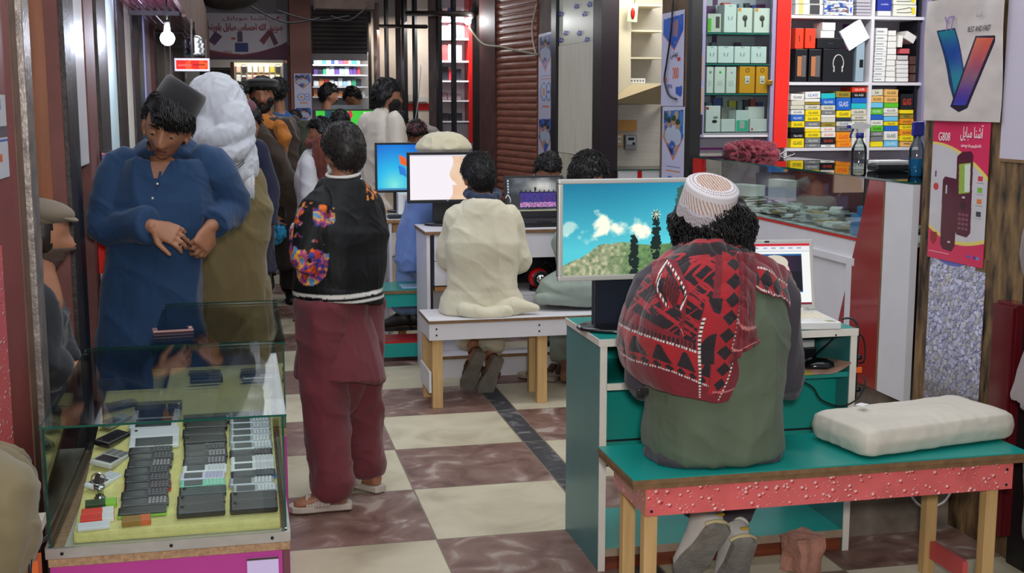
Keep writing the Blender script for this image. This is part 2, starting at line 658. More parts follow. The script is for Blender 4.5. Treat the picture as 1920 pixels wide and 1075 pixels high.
# the head, in its own frame: x to its right, y forward, z up, centre at eye height
NA, NZ = 72, 60
_lat = np.linspace(-PI / 2 + .02, PI / 2 - .02, NZ)[:, None]
_lon = np.linspace(0, 2 * PI, NA, endpoint=False)[None, :]
SX, SY, SZ = np.cos(_lat) * np.cos(_lon), np.cos(_lat) * np.sin(_lon), np.sin(_lat) * np.ones_like(_lon)
def head_grid(s=1.0, chin=1.0, nose=1.0):
 q = np.abs(np.cos(_lat)) ** 0.82
 cx, cy = np.cos(_lon), np.sin(_lon)
 low = sstep(0.05, -0.95, SZ)
 x = 0.075 * q * cx * (1 - .24 * low)
 y = 0.097 * q * cy
 z = 0.117 * SZ
 front = np.clip(cy, 0, 1)
 y = np.where(cy > 0, y * (1 - .06 * low) - .004, y * (1 - .34 * low) - .006)
 ax = np.abs(x)
 g = lambda v, c, w: np.exp(-((v - c) / w) ** 2)
 fm = sstep(.25, .7, front)
 d = .0
 nz = sstep(.022, -.036, z) * sstep(-.058, -.044, z)
 d = d + nose * .030 * g(x, 0, .0125 + .006 * sstep(-.0, -.04, z)) * nz
 d = d + nose * .010 * g(ax, .014, .008) * g(z, -.043, .010)
 d = d - .013 * g(ax, .033, .017) * g(z, .000, .013)
 d = d + .006 * g(ax, .030, .026) * g(z, .023, .009)
 d = d + .008 * g(x, 0, .024) * (g(z, -.066, .0065) + 1.1 * g(z, -.079, .0075))
 d = d - .005 * g(x, 0, .028) * g(z, -.0725, .003)
 d = d + .011 * chin * g(x, 0, .024) * g(z, -.104, .014)
 d = d + .006 * g(ax, .043, .017) * g(z, -.026, .018)
 d = d - .005 * g(ax, .040, .014) * g(z, -.062, .018)
 y = y + d * fm
 return np.stack([x, y, z], -1) * s
def frame_head(c, yaw=0, pitch=0, roll=0, s=1.0):
 M = Matrix.Translation(V(c)) @ Matrix.Rotation(R(yaw), 4, 'Z') @ Matrix.Rotation(R(-pitch), 4, 'X') @ Matrix.Rotation(R(roll), 4, 'Y')
 return M
def xf(M, P):
 A = np.array(M)
 return P @ A[:3, :3].T + A[:3, 3]
def grid_faces(na=NA, nz=NZ):
 f = []
 for i in range(nz - 1):
  for j in range(na):
   q = (j + 1) % na
   f.append([i * na + j, i * na + q, (i + 1) * na + q, (i + 1) * na + j])
 return f
def head_into(mb, HM, s, **kw):
 G = xf(HM, head_grid(s, **kw).reshape(-1, 3))
 f = grid_faces()
 f.append(list(range(NA))[::-1])
 f.append([(NZ - 1) * NA + j for j in range(NA)])
 mb.add(G, f, 0, True)
 for sd in (-1, 1):
  E = HM @ Matrix.Translation(V((sd * .078, -.008, -.016)) * s) @ Euler((R(-10), 0, R(-sd * 28))).to_matrix().to_4x4()
  mb.sphere(E.translation, (.008 * s, .019 * s, .032 * s), 12, 10, E.to_3x3())
  E2 = HM @ Matrix.Translation(V((sd * .076, .004, -.040)) * s)
  mb.sphere(E2.translation, (.006 * s, .009 * s, .012 * s), 10, 8)
def shell(HM, s, thick, name, mats, parent, noise=.25, ns=38, seed=0, grow=1.0, vox=None, kw=None, tuft=None):
 G = head_grid(s, **(kw or {}))
 t = thick(SX, SY, SZ) * s
 n3 = fb3((G * ns / s).reshape(-1, 3), seed).reshape(t.shape)
 t = t * (1 + noise * (2 * n3 - 1) * 1.6)
 nr = np.stack([SX / .075, SY / .097, SZ / .117], -1)
 nr /= np.linalg.norm(nr, axis=-1, keepdims=True)
 outer = G * grow + nr * np.maximum(t, -.004)[..., None]
 inner = G - nr * .006
 keep = t > 0.0005
 vs = np.concatenate([outer.reshape(-1, 3), inner.reshape(-1, 3)])
 vs = xf(HM, vs)
 N = NA * NZ
 fs = []
 fk = np.zeros((NZ - 1, NA), bool)
 for i in range(NZ - 1):
  for j in range(NA):
   q = (j + 1) % NA
   fk[i, j] = keep[i, j] or keep[i, q] or keep[i + 1, j] or keep[i + 1, q]
 for i in range(NZ - 1):
  for j in range(NA):
   if not fk[i, j]:
    continue
   q = (j + 1) % NA
   a, b, c, d = i * NA + j, i * NA + q, (i + 1) * NA + q, (i + 1) * NA + j
   fs.append([a, b, c, d])
   fs.append([a + N, d + N, c + N, b + N])
   if not fk[i, (j - 1) % NA]:
    fs.append([a, d, d + N, a + N])
   if not fk[i, q]:
    fs.append([b, b + N, c + N, c])
   if i == 0 or not fk[i - 1, j]:
    fs.append([a, a + N, b + N, b])
   if i == NZ - 2 or not fk[i + 1, j]:
    fs.append([d, c, c + N, d + N])
 if keep[-1].any():
  fs.append([(NZ - 1) * NA + j for j in range(NA)])
 mb = MB()
 used = sorted({i for f in fs for i in f})
 mp = {u: k for k, u in enumerate(used)}
 mb.add([vs[u] for u in used], [[mp[i] for i in f] for f in fs], 0, True)
 if tuft:
  count, length, rad, droop, out, reg = tuft
  rnd = random.Random(seed + 11)
  G2 = outer.reshape(-1, 3)
  n2 = nr.reshape(-1, 3)
  ids = [k for k in range(N) if keep.reshape(-1)[k] and (reg is None or reg(SX.reshape(-1)[k], SY.reshape(-1)[k], SZ.reshape(-1)[k]))]
  H3 = np.array(HM)[:3, :3]
  for _ in range(count):
   k = rnd.choice(ids)
   p = V(G2[k]) - V(n2[k]) * .004
   nn = V(n2[k])
   dn = V((0, -.35, -1))
   t0 = (dn - nn * dn.dot(nn))
   t0 = t0.normalized() if t0.length > .05 else V((rnd.uniform(-1, 1), rnd.uniform(-1, 1), 0)).normalized()
   sd = nn.cross(t0)
   L = length * s * rnd.uniform(.6, 1.2)
   ph, wv = rnd.uniform(0, 6), rnd.uniform(-.5, .5)
   pts, rr = [], []
   for q in range(5):
    a = q / 4
    pos = p + t0 * (L * a) * droop + nn * (out * s * math.sin(a * 2.2) * rnd.uniform(.7, 1.3)) + sd * (wv * L * a * .6 + .18 * L * math.sin(ph + a * 5) * (a))
    pts.append(V(xf(HM, np.array([pos]))[0]))
    rr.append(rad * s * (1 - a * .75))
   mb.tube(pts, rr, 5, 0)
 return mb.build(name, mats, parent)
def hand_into(mb, wr, d, nrm, side, s=1.0, curl=(.35, .5, .4), spread=.10, thumb=.7):
 wr, d, nrm = V(wr), V(d).normalized(), V(nrm)
 nrm = (nrm - d * nrm.dot(d)).normalized()
 lat = d.cross(nrm) * side
 rg = []
 for t, w, th in ((-.012, .024, .017), (.015, .030, .016), (.050, .040, .015), (.088, .042, .012), (.096, .036, .008)):
  rg.append(ringpts(wr + d * t * s, lat, nrm, w * s, th * s, 16, 2.6))
 mb.rings(rg)
 for i, (o, L) in enumerate(((.030, .070), (.010, .078), (-.011, .073), (-.031, .058))):
  p = wr + d * (.086 - abs(i - 1) * .004) * s + lat * o * s
  a = 0.0
  dd0 = (d + lat * (o / .03) * spread).normalized()
  pts, rr = [p - dd0 * .015 * s, p], [.0098 * s, .0095 * s]
  for k, (fr, cl) in enumerate(zip((.45, .30, .25), curl)):
   a += cl * (1 + .12 * i)
   p = p + (dd0 * math.cos(a) + nrm * math.sin(a)) * L * fr * s
   pts.append(p)
   rr.append((.0088, .0082, .0066)[k] * s)
  mb.tube(pts, rr, 10, round_end=True)
 p = wr + d * .022 * s + lat * .030 * s
 t1 = (d * .75 + lat * .62 + nrm * .28).normalized()
 t2 = (d * .95 + lat * (.35 - .3 * thumb) + nrm * (.25 + .3 * thumb)).normalized()
 mb.tube([p - lat * .012 * s, p + t1 * .034 * s, p + t1 * .034 * s + t2 * .030 * s, p + t1 * .034 * s + t2 * .056 * s], [.0150 * s, .0120 * s, .0100 * s, .0078 * s], 10, round_end=True)
def foot_into(mb, an, toe, s=1.0, up=(0, 0, 1)):
 an, f, up = V(an), V(toe).normalized(), V(up).normalized()
 up = (up - f * up.dot(f)).normalized()
 lat = f.cross(up)
 rg = []
 for t, w, hh, zc in ((-.062, .018, .020, -.048), (-.050, .030, .036, -.044), (-.010, .034, .050, -.034), (.045, .037, .040, -.044), (.10, .045, .026, -.058), (.145, .044, .018, -.066), (.172, .030, .011, -.070)):
  rg.append(ringpts(an + f * t * s + up * zc * s, lat, up, w * s, hh * s, 16, 2.3))
 mb.rings(rg)
DEF = dict(hip=.52, chest=.72, neck=.845, head=.935, sh=.118)
def stand_joints(x, y, h, yaw=0, lean=0, arm=.14, z0=0.0):
 M = Matrix.Translation((x, y, z0)) @ Matrix.Rotation(R(yaw), 4, 'Z')
 ln = math.tan(R(lean))
 up = lambda a, b, c: M @ V((a * h, b * h + ln * max(0, c - .52) * h, c * h))
 J = dict(h=h, hip=up(0, 0, .52), waist=up(0, 0, .61), chest=up(0, .005, .73), neck=up(0, -.005, .842), head=up(0, .022, .937))
 for n, sd in (('L', -1), ('R', 1)):
  J['sh' + n] = up(sd * .112, -.005, .812)
  J['el' + n] = up(sd * arm, -.015, .635)
  J['wr' + n] = up(sd * arm * 1.0, .035, .490)
  J['hp' + n] = up(sd * .054, 0, .515)
  J['kn' + n] = up(sd * .058, .012, .283)
  J['an' + n] = up(sd * .060, -.01, .045)
  J['toe' + n] = (M.to_3x3() @ V((sd * .18, 1, 0))).normalized()
  J['hd' + n] = (J['wr' + n] - J['el' + n]).normalized()
 J['fwd'] = (M.to_3x3() @ V((0, 1, 0))).normalized()
 return J
def sit_joints(x, y, zs, h, yaw=0, lean=8, back=0.0):
 M = Matrix.Translation((x, y, zs)) @ Matrix.Rotation(R(yaw), 4, 'Z')
 ln = math.tan(R(lean))
 up = lambda a, b, c: M @ V((a * h, b * h + ln * max(0, c - .05) * h, c * h))
 J = dict(h=h, hip=up(0, 0, .055), waist=up(0, -.01, .145), chest=up(0, 0, .265), neck=up(0, -.005, .375), head=up(0, .03, .468))
 for n, sd in (('L', -1), ('R', 1)):
  J['sh' + n] = up(sd * .112, -.005, .345)
  J['el' + n] = up(sd * .15, .04, .185)
  J['wr' + n] = up(sd * .10, .17, .17)
  J['hp' + n] = up(sd * .056, 0, .050)
  J['kn' + n] = up(sd * .075, .24, .045)
  k = J['kn' + n]
  J['an' + n] = V((k.x, k.y, 0)) + (M.to_3x3() @ V((0, .01 * h - back, 0))) + V((0, 0, .075))
  J['toe' + n] = (M.to_3x3() @ V((sd * .1, 1, 0))).normalized()
  J['hd' + n] = (J['wr' + n] - J['el' + n]).normalized()
 J['fwd'] = (M.to_3x3() @ V((0, 1, 0))).normalized()
 return J
def torso_rings(J, ease=0.0, a=(.098, .094, .100, .112, .085, .040), b=(.070, .064, .066, .068, .052, .038), n=32):
 h = J['h']
 lat = (J['shR'] - J['shL']).normalized()
 lh = (J['hpR'] - J['hpL']).normalized()
 shc = (J['shL'] + J['shR']) / 2
 up = (J['neck'] - J['hip']).normalized()
 cs = [J['hip'] - up * .035 * h, J['waist'], (J['waist'] + J['chest']) / 2, J['chest'], shc, J['neck']]
 wts = [0, .25, .55, .8, 1, 1]
 cs, _ = smooth_path([V(c) for c in cs], [0] * 6, 3)
 W = np.interp(np.linspace(0, 5, len(cs)), range(6), wts)
 A = np.interp(np.linspace(0, 5, len(cs)), range(6), a)
 B = np.interp(np.linspace(0, 5, len(cs)), range(6), b)
 out = []
 for i, c in enumerate(cs):
  l = (lh * (1 - W[i]) + lat * W[i]).normalized()
  t = (cs[min(i + 1, len(cs) - 1)] - cs[max(0, i - 1)]).normalized()
  f = t.cross(l).normalized()
  out.append(ringpts(c, l, f, A[i] * h + ease, B[i] * h + ease, n, 2.4))
 return out
def figure(name, label, loc, J, HM, skin, s=None, vox=.006, hands=('L', 'R'), handkw=None, feet=True, lips=None, group=None, headkw=None, cat='person', nails=None):
 root = thing(name, label, cat, loc, 0, group)
 h = J['h']
 s = s or h / 1.7
 mb = MB()
 mb.rings(torso_rings(J))
 mb.tube([J['neck'] - V((0, 0, .05 * s)), J['neck'], HM @ V((0, -.020 * s, -.055 * s)), HM @ V((0, -.012 * s, -.02 * s))], [.060 * s, .055 * s, .052 * s, .05 * s], 16, k=3)
 head_into(mb, HM, s, **(headkw or {}))
 for n, sd in (('L', -1), ('R', 1)):
  sh, el, wr = J['sh' + n], J['el' + n], J['wr' + n]
  mb.tube([sh - V((0, 0, .018 * s)) + (J['neck'] - sh) * .12, sh.lerp(el, .35), el, el.lerp(wr, .3), wr], [.042 * s, .047 * s, .038 * s, .039 * s, .026 * s], 14, k=3, round_end=True)
  kw = dict(side=-sd)
  kw.update((handkw or {}).get(n, {}))
  d = kw.pop('d', J['hd' + n])
  nr = kw.pop('nrm', (J['fwd'] * .2 + (J['shL'] - J['shR']).normalized() * sd))
  sid = kw.pop('side')
  if n in hands:
   hand_into(mb, wr, d, nr, sid, s, **kw)
  hp, kn, an = J['hp' + n], J['kn' + n], J['an' + n]
  mb.tube([hp, hp.lerp(kn, .4), kn, kn.lerp(an, .3), kn.lerp(an, .75), an], [.085 * s, .078 * s, .054 * s, .056 * s, .038 * s, .034 * s], 16, k=3, round_end=True)
  if feet:
   foot_into(mb, an, J['toe' + n], s, J.get('up' + n, (0, 0, 1)))
 mb.shift(loc)
 HL = Matrix.Translation(-V(loc)) @ HM
 inv = np.array(HL.inverted())
 def mf(c):
  if lips is None:
   return np.zeros(len(c))
  q = (c @ inv[:3, :3].T + inv[:3, 3]) / s
  m = (np.abs(q[:, 0]) < .0235) & (q[:, 1] > .05) & (((q[:, 2] + .0728) / .0118) ** 2 + (q[:, 0] / .024) ** 2 < 1)
  return m.astype(int)
 remesh('body', mb, vox, [skin, lips] if lips else [skin], root, smooth=2, matfn=mf)
 root['_s'] = s
 del root['_s']
 return root, HL, s
def eyes(root, HL, s, iris, lidmat, white=None, closed=.55, browmat=None, browlift=0):
 for sd in (-1, 1):
  c = V((sd * .033, .0725, -.002)) * s
  mb = MB()
  E = HL @ Matrix.Translation(c)
  mb.sphere(E.translation, (.0150 * s, .0118 * s, .0110 * s), 16, 12, E.to_3x3())
  o = mb.build('eye', [white or mat('eye_white', (200, 192, 185), .3)], root)
  mb = MB()
  E2 = HL @ Matrix.Translation(c + V((0, .0066, -.0015 - .0040 * closed)) * s)
  mb.sphere(E2.translation, (.0062 * s, .0058 * s, .0062 * s), 12, 8, E2.to_3x3())
  mb.build('iris', [iris], o)
  mb = MB()
  for sg, frac in ((1, closed), (-1, .25)):
   vs, fs = [], []
   nl, nw = 7, 13
   for i in range(nl):
    for j in range(nw):
     a = -1.25 + 2.5 * j / (nw - 1)
     e = sg * (1.35 - (1.35 - (1.0 - 1.45 * frac) * (1 if sg > 0 else 1)) * i / (nl - 1)) if sg > 0 else -(1.35 - .55 * i / (nl - 1))
     r = .0152 if True else 0
     vs.append(HL @ (c + V((r * math.sin(a) * math.cos(e) * 1.1, r * math.cos(a) * math.cos(e) * .87, r * .80 * math.sin(e))) * s))
   for i in range(nl - 1):
    for j in range(nw - 1):
     fs.append([i * nw + j, i * nw + j + 1, (i + 1) * nw + j + 1, (i + 1) * nw + j])
   mb.add(vs, fs, 0, True)
  l = mb.build('eyelid', [lidmat], o)
  if browmat:
   mb = MB()
   pts = [HL @ (V((sd * x, y, z + browlift)) * s) for x, y, z in ((.010, .0935, .0195), (.022, .0935, .0240), (.036, .0865, .0260), (.051, .0735, .0215))]
   mb.tube(pts, [.0030 * s, .0042 * s, .0038 * s, .0016 * s], 8, k=3)
   mb.build('eyebrow', [browmat], root)
def sleeve(mb, J, n, s, r0=.072, r1=.066, r2=.055, to=1.0, cuff=None):
 sh, el, wr = J['sh' + n], J['el' + n], J['wr' + n]
 inw = (J['neck'] - sh) * .25
 e = el.lerp(wr, to)
 sh = sh - V((0, 0, .012 * s))
 mb.tube([sh + inw * 1.6, sh, sh.lerp(el, .5), el, el.lerp(e, .5), e], [r0 * s * .52, r0 * s * .84, r1 * s, r1 * s * .96, r2 * s * 1.02, (cuff or r2) * s], 20, k=3)
def kameez(root, loc, J, s, m, hem, name='kameez', ease=.022, flare=.03, vox=.008, fold=None, seed=0, slev=('L', 'R'), slevkw=None, color=None, shift=(0, 0), top=True, smooth=3, extra=None, dep=1.0):
 mb = MB()
 h = J['h']
 rg = torso_rings(J, ease, a=(.098, .096, .104, .110, .074, .028), b=(.074 * dep, .072 * dep, .074, .072, .054, .030))
 lh = (J['hpR'] - J['hpL']).normalized()
 f = V((0, 0, 1)).cross(lh)
 hp = J['hip'] - V((0, 0, .035 * h))
 sk = []
 nst = 7
 for i in range(nst):
  t = i / nst
  z = hem + (hp.z - hem) * t
  k = 1 - t
  sk.append(ringpts((hp.x + shift[0] * k, hp.y + shift[1] * k, z), lh, f, .100 * h + ease + flare * k, (.076 * h * dep + ease + flare * .8 * k), 32, 2.5))
 mb.rings(sk + rg)
 for n in slev:
  sleeve(mb, J, n, s, **(slevkw or {}))
 if extra:
  extra(mb)
 mb.shift(loc)
 return remesh(name, mb, vox, m, root, smooth=smooth, fold=fold or fold_fn(.012 * s, 8.5, .22, seed), color=color)
def shalwar(root, loc, J, s, m, name='shalwar', vox=.009, r=(.125, .120, .105, .085), fold=None, seed=0, bot=.06, color=None, crotch=True):
 mb = MB()
 for n in ('L', 'R'):
  hp, kn, an = J['hp' + n], J['kn' + n], J['an' + n]
  e = an + V((0, 0, bot))
  mb.tube([hp + V((0, 0, .06 * s)), hp.lerp(kn, .45), kn, kn.lerp(an, .5), e, e - V((0, 0, .02))], [r[0] * s, r[1] * s, r[2] * s, r[3] * 1.05 * s, r[3] * s, r[3] * .92 * s], 22, k=3)
 if crotch:
  c = (J['hpL'] + J['hpR']) / 2
  k = (J['knL'] + J['knR']) / 2
  mb.tube([c + V((0, 0, .05 * s)), c.lerp(k, .5), c.lerp(k, .75)], [.12 * s, .11 * s, .07 * s], 20, k=3, round_end=True)
 mb.shift(loc)
 return remesh(name, mb, vox, m, root, smooth=3, fold=fold or fold_fn(.012 * s, 9, .5, seed), color=color)
def shoe(root, loc, an, toe, m, sole, s=1.0, up=(0, 0, 1), name='shoe', high=.0):
 an, f, up = V(an) - V(loc), V(toe).normalized(), V(up).normalized()
 up = (up - f * up.dot(f)).normalized()
 lat = f.cross(up)
 mb = MB()
 rg = []
 for t, w, hh, zc in ((-.075, .020, .022, -.040), (-.062, .036, .044 + high, -.022 + high), (-.015, .041, .060 + high, -.012 + high), (.04, .043, .050, -.026), (.10, .050, .034, -.042), (.155, .048, .026, -.048), (.188, .032, .016, -.056)):
  rg.append(ringpts(an + f * t * s + up * zc * s, lat, up, w * s, hh * s, 20, 2.5))
 mb.rings(rg)
 o = mb.build(name, m, root)
 mb = MB()
 out = [(-.078, .022), (-.066, .040), (-.02, .043), (.04, .044), (.10, .055), (.16, .053), (.195, .036), (.204, .012)]
 for dz0, dz1 in ((-.088, -.066),):
  vs = []
  pts = out + [(t, -w) for t, w in out[::-1]]
  for z in (dz0, dz1):
   for t, w in pts:
    vs.append(an + f * t * s + lat * w * s + up * z * s)
  n = len(pts)
  fs = [list(range(n)), [n + i for i in range(n)][::-1]]
  for i in range(n):
   q = (i + 1) % n
   fs.append([i, n + i, n + q, q])
  mb.add(vs, fs, 0)
 mb.build('sole', sole, o)
 return o
# the arcade
XL = -0.56          # line of the shop fronts on one side
XR = 2.60           # line of the shop fronts on the other side
ZS = 0.40           # the shops' raised floor
def floor_material():
 m = bpy.data.materials.new('chequered_stone_tiles')
 m.use_nodes = True
 nt = m.node_tree
 b = nt.nodes['Principled BSDF']
 L = nt.links.new
 tc = nt.nodes.new('ShaderNodeTexCoord')
 sp = nt.nodes.new('ShaderNodeSeparateXYZ')
 L(tc.outputs['Object'], sp.inputs[0])
 def mth(op, a, b=None, c=None):
  n = nt.nodes.new('ShaderNodeMath')
  n.operation = op
  for i, x in enumerate((a, b, c)):
   if x is None:
    continue
   if isinstance(x, (int, float)):
    n.inputs[i].default_value = x
   else:
    L(x, n.inputs[i])
  return n.outputs[0]
 x, y = sp.outputs[0], sp.outputs[1]
 right = mth('GREATER_THAN', x, 1.34)
 xx = mth('DIVIDE', mth('SUBTRACT', x, mth('ADD', 1.285, mth('MULTIPLY', right, 0.105))), 0.61)
 yy = mth('DIVIDE', mth('SUBTRACT', y, 4.295), 0.605)
 par = mth('FLOORED_MODULO', mth('ADD', mth('FLOOR', xx), mth('FLOOR', yy)), 2)
 strip = mth('MULTIPLY', mth('GREATER_THAN', x, 1.285), mth('LESS_THAN', x, 1.39))
 def noise(sc, det, dist=0.0):
  n = nt.nodes.new('ShaderNodeTexNoise')
  n.inputs['Scale'].default_value = sc
  n.inputs['Detail'].default_value = det
  n.inputs['Distortion'].default_value = dist
  L(tc.outputs['Object'], n.inputs['Vector'])
  return n.outputs[0]
 def ramp(src, stops):
  r = nt.nodes.new('ShaderNodeValToRGB')
  e = r.color_ramp.elements
  e[0].position, e[0].color = stops[0][0], (*alb(stops[0][1]), 1)
  e[1].position, e[1].color = stops[-1][0], (*alb(stops[-1][1]), 1)
  for p, c in stops[1:-1]:
   k = e.new(p)
   k.color = (*alb(c), 1)
  L(src, r.inputs[0])
  return r.outputs[0]
 def mix(f, a, c):
  n = nt.nodes.new('ShaderNodeMix')
  n.data_type = 'RGBA'
  L(f, n.inputs[0]) if not isinstance(f, float) else setattr(n.inputs[0], 'default_value', f)
  L(a, n.inputs[6])
  L(c, n.inputs[7])
  return n.outputs[2]
 cream = ramp(noise(3.5, 9, .6), [(.28, (164, 153, 128)), (.5, (192, 182, 156)), (.72, (204, 195, 170))])
 brown = ramp(noise(5.5, 10, 1.2), [(.30, (92, 66, 58)), (.46, (118, 88, 78)), (.57, (132, 104, 94)), (.68, (168, 152, 142))])
 black = ramp(noise(7, 9, 1.5), [(.3, (48, 48, 50)), (.55, (66, 66, 70)), (.72, (130, 128, 126))])
 c = mix(strip, mix(par, brown, cream), black)
 fx = mth('FRACT', xx)
 fy = mth('FRACT', yy)
 g = mth('MAXIMUM', mth('MAXIMUM', mth('LESS_THAN', fx, .006), mth('GREATER_THAN', fx, .994)), mth('MAXIMUM', mth('LESS_THAN', fy, .005), mth('GREATER_THAN', fy, .995)))
 gr = nt.nodes.new('ShaderNodeRGB')
 gr.outputs[0].default_value = (*alb((120, 108, 92)), 1)
 c = mix(g, c, gr.outputs[0])
 L(c, b.inputs['Base Color'])
 rr = nt.nodes.new('ShaderNodeMapRange')
 rr.inputs[3].default_value = .32
 rr.inputs[4].default_value = .62
 L(noise(6, 6), rr.inputs[0])
 L(rr.outputs[0], b.inputs['Roughness'])
 b.inputs['Specular IOR Level'].default_value = 0.35
 return m
struct('floor', MB().span(-2.5, 5, -1, 18, -.1, 0), floor_material())
maroon = mat('maroon_painted_steel', (122, 52, 46), .5, var=.18, vscale=5, bump=.1, bscale=30)
maroon2 = mat('faded_maroon_paint', (112, 60, 54), .6, var=.25, vscale=9)
darkst = mat('dark_worn_steel', (52, 44, 40), .45, metal=.3, var=.4, vscale=14, bump=.2, bscale=50)
greyst = mat('worn_grey_steel', (140, 130, 124), .4, metal=.5, var=.35, vscale=18, bump=.2, bscale=60)
brownst = mat('brown_rusty_steel', (96, 66, 48), .55, var=.3, vscale=12)
orwood = mat('orange_varnished_wood', (150, 84, 44), .35, var=.3, vscale=4, stretch=(6, 6, .6), coat=.2)
whitelam = mat('white_laminate', (214, 210, 214), .35, var=.05, vscale=3)
lilac = mat('lilac_aluminium', (164, 156, 190), .3, metal=.3)
paleblue = mat('pale_blue_panel', (190, 212, 214), .35, var=.05)
creampan = mat('cream_panel', (226, 216, 192), .5, var=.08)
concrete = mat('stained_concrete', (142, 130, 116), .9, var=.35, vscale=5, bump=.5, bscale=18, dark=(84, 74, 66))
blackst = mat('black_steel', (24, 22, 24), .4, var=.2)
purplepan = mat('purple_board', (92, 30, 88), .5)
magenta = mat('magenta_trim', (160, 44, 150), .45)
brightred = mat('bright_red_gloss', (236, 40, 28), .25, coat=.4)
darkred = mat('dark_red_gloss', (142, 12, 22), .18, coat=.5, var=.08, vscale=2)
plaster = mat('grey_plaster', (150, 146, 148), .9, var=.15, vscale=2)
pinkpl = mat('pinkish_plaster', (142, 100, 92), .9, var=.2, vscale=3, bump=.2, bscale=20)
woodw = mat('whitewashed_wood', (214, 206, 190), .55, var=.12, vscale=6, stretch=(9, 9, .5))
woodw2 = mat('white_wood_grain_across', (212, 204, 190), .55, var=.12, vscale=6, stretch=(.5, 9, 9))
steelbl = mat('brown_board_edge', (128, 96, 64), .8, var=.25, vscale=30)
def ly(u, v=188):
 return atx(u, v, XL).y
# left side: shop posts and door leaves, one after another down the passage
def leftstrip(u0, u1, m, name, dx=0.0, depth=.05, z1=2.7, z0=0.0):
 mb = MB().span(XL - depth + dx, XL + dx, ly(u0), ly(u1), z0, z1, bev=.006)
 o = struct(name, mb, m)
 return o
n = iter(range(1, 99))
leftstrip(-34, 24, maroon, 'door_1', depth=.05)
leftstrip(24, 35, brownst, 'trim_1', dx=.004, depth=.07)
leftstrip(35, 49, greyst, 'trim_2', dx=.02, depth=.08)
leftstrip(49, 58, brownst, 'trim_3', dx=.006, depth=.08)
yj = ly(118)
struct('door_2', MB().span(at(90, 188, yj).x, XL - .004, yj, yj + .04, 0, 2.7), maroon2)
struct('door_3', MB().span(at(40, 188, yj).x, at(90, 188, yj).x - .002, yj + .012, yj + .05, 0, 2.7), orwood)
leftstrip(119, 131, darkst, 'trim_4', dx=.012, depth=.07)
leftstrip(132, 144, blackst, 'trim_5', dx=.004, depth=.07)
leftstrip(145, 162, whitelam, 'door_4', depth=.03, z0=1.36)
leftstrip(162.5, 180, maroon2, 'door_5', dx=.004, depth=.05)
leftstrip(181, 199, darkst, 'trim_6', dx=.016, depth=.07)
leftstrip(201, 221, paleblue, 'door_6', depth=.03)
leftstrip(222, 235, darkst, 'trim_7', dx=.012, depth=.07)
leftstrip(236, 250, creampan, 'door_7', depth=.03)
leftstrip(250.5, 261, darkst, 'trim_8', dx=.012, depth=.07)
leftstrip(262, 273, mat('blue_green_poster_board', (40, 96, 130), .3, var=.5, vscale=7, dark=(20, 60, 30)), 'door_8', depth=.03)
leftstrip(274, 282, lilac, 'trim_9', dx=.01, depth=.05)
leftstrip(283, 293, maroon, 'door_9', depth=.04)
leftstrip(294, 303, darkst, 'trim_10', dx=.012, depth=.07)
leftstrip(304, 312, blackst, 'trim_11', depth=.04)
leftstrip(313, 326, greyst, 'trim_12', dx=.006, depth=.05)
struct('wall_left', MB().span(-2.4, -2.3, -1, 15.5, 0, 3.0), plaster)
struct('door_10', MB().span(XL - .02, XL + .0, ly(327), 15, 0, 2.6), mat('dark_shutter', (52, 46, 48), .6, var=.2))
yc = ly(150)
struct('trim_13', MB().span(XL - .4, XL - .06, yc + .3, yc + .34, .75, .95), brightred)
# far end of the passage
YF = 15.0
xe = [at(u, 188, YF).x for u in (300, 540, 547, 586, 690)]
struct('wall_far', MB().span(-2.3, 6, YF + .9, YF + 1.0, 0, 3.2).span(-2.3, at(689, 100, YF).x, YF, YF + .12, at(500, 112, YF).z, 3.2), plaster)
struct('ceiling', MB().span(-2.3, 4.5, 12.2, YF + 1, 3.0, 3.1), mat('dim_ceiling', (96, 92, 94), .9, var=.2))
struct('trim_14', MB().span(at(540, 188, YF).x, at(547, 188, YF).x, YF - .06, YF + .9, 0, 2.25), maroon2)
pl = struct('pillar', MB().span(at(546, 188, YF - .2).x, at(585, 188, YF - .2).x, YF - .25, YF + .1, 0, 3.0), pinkpl)
struct('trim_15', MB().span(at(533, 188, YF).x, at(541, 188, YF).x, YF - .02, YF + .5, 0, 2.05), mat('grey_blue_frame', (120, 122, 140), .5))
shut = mat('dark_roller_shutter', (58, 50, 50), .6, var=.2)
def shutter_mb(p0, p1, z0, z1, pitch=.075, depth=.018):
 p0, p1 = V((p0[0], p0[1], 0)), V((p1[0], p1[1], 0))
 d = (p1 - p0).normalized()
 nn = V((-d.y, d.x, 0))
 rows = int((z1 - z0) / pitch)
 prof = []
 for i in range(rows):
  for f, o in ((0, 0), (.12, .6), (.3, 1), (.6, 1), (.78, .6), (.9, 0)):
   prof.append((z0 + (i + f) * pitch, o * depth))
 mb = MB()
 vs, fs = [], []
 for z, o in prof:
  vs += [p0 + nn * o + V((0, 0, z)), p1 + nn * o + V((0, 0, z)), p0 - nn * .02 + V((0, 0, z)), p1 - nn * .02 + V((0, 0, z))]
 for i in range(len(prof) - 1):
  a, b = 4 * i, 4 * i + 4
  fs += [[a, b, b + 1, a + 1], [a + 2, a + 3, b + 3, b + 2], [a, a + 2, b + 2, b], [a + 1, b + 1, b + 3, a + 3]]
 e = 4 * (len(prof) - 1)
 fs += [[0, 1, 3, 2], [e, e + 2, e + 3, e + 1]]
 mb.add(vs, fs, 0)
 return mb
struct('door_11', shutter_mb((xe[4], YF - .02), (at(586, 100, YF).x, YF - .02), at(640, 100, YF).z, 2.75, .05), shut)
struct('door_12', shutter_mb((at(440, 188, YF).x, YF + .02), (at(376, 188, YF).x, YF + .02), .0, at(400, 118, YF).z, .05), shut)
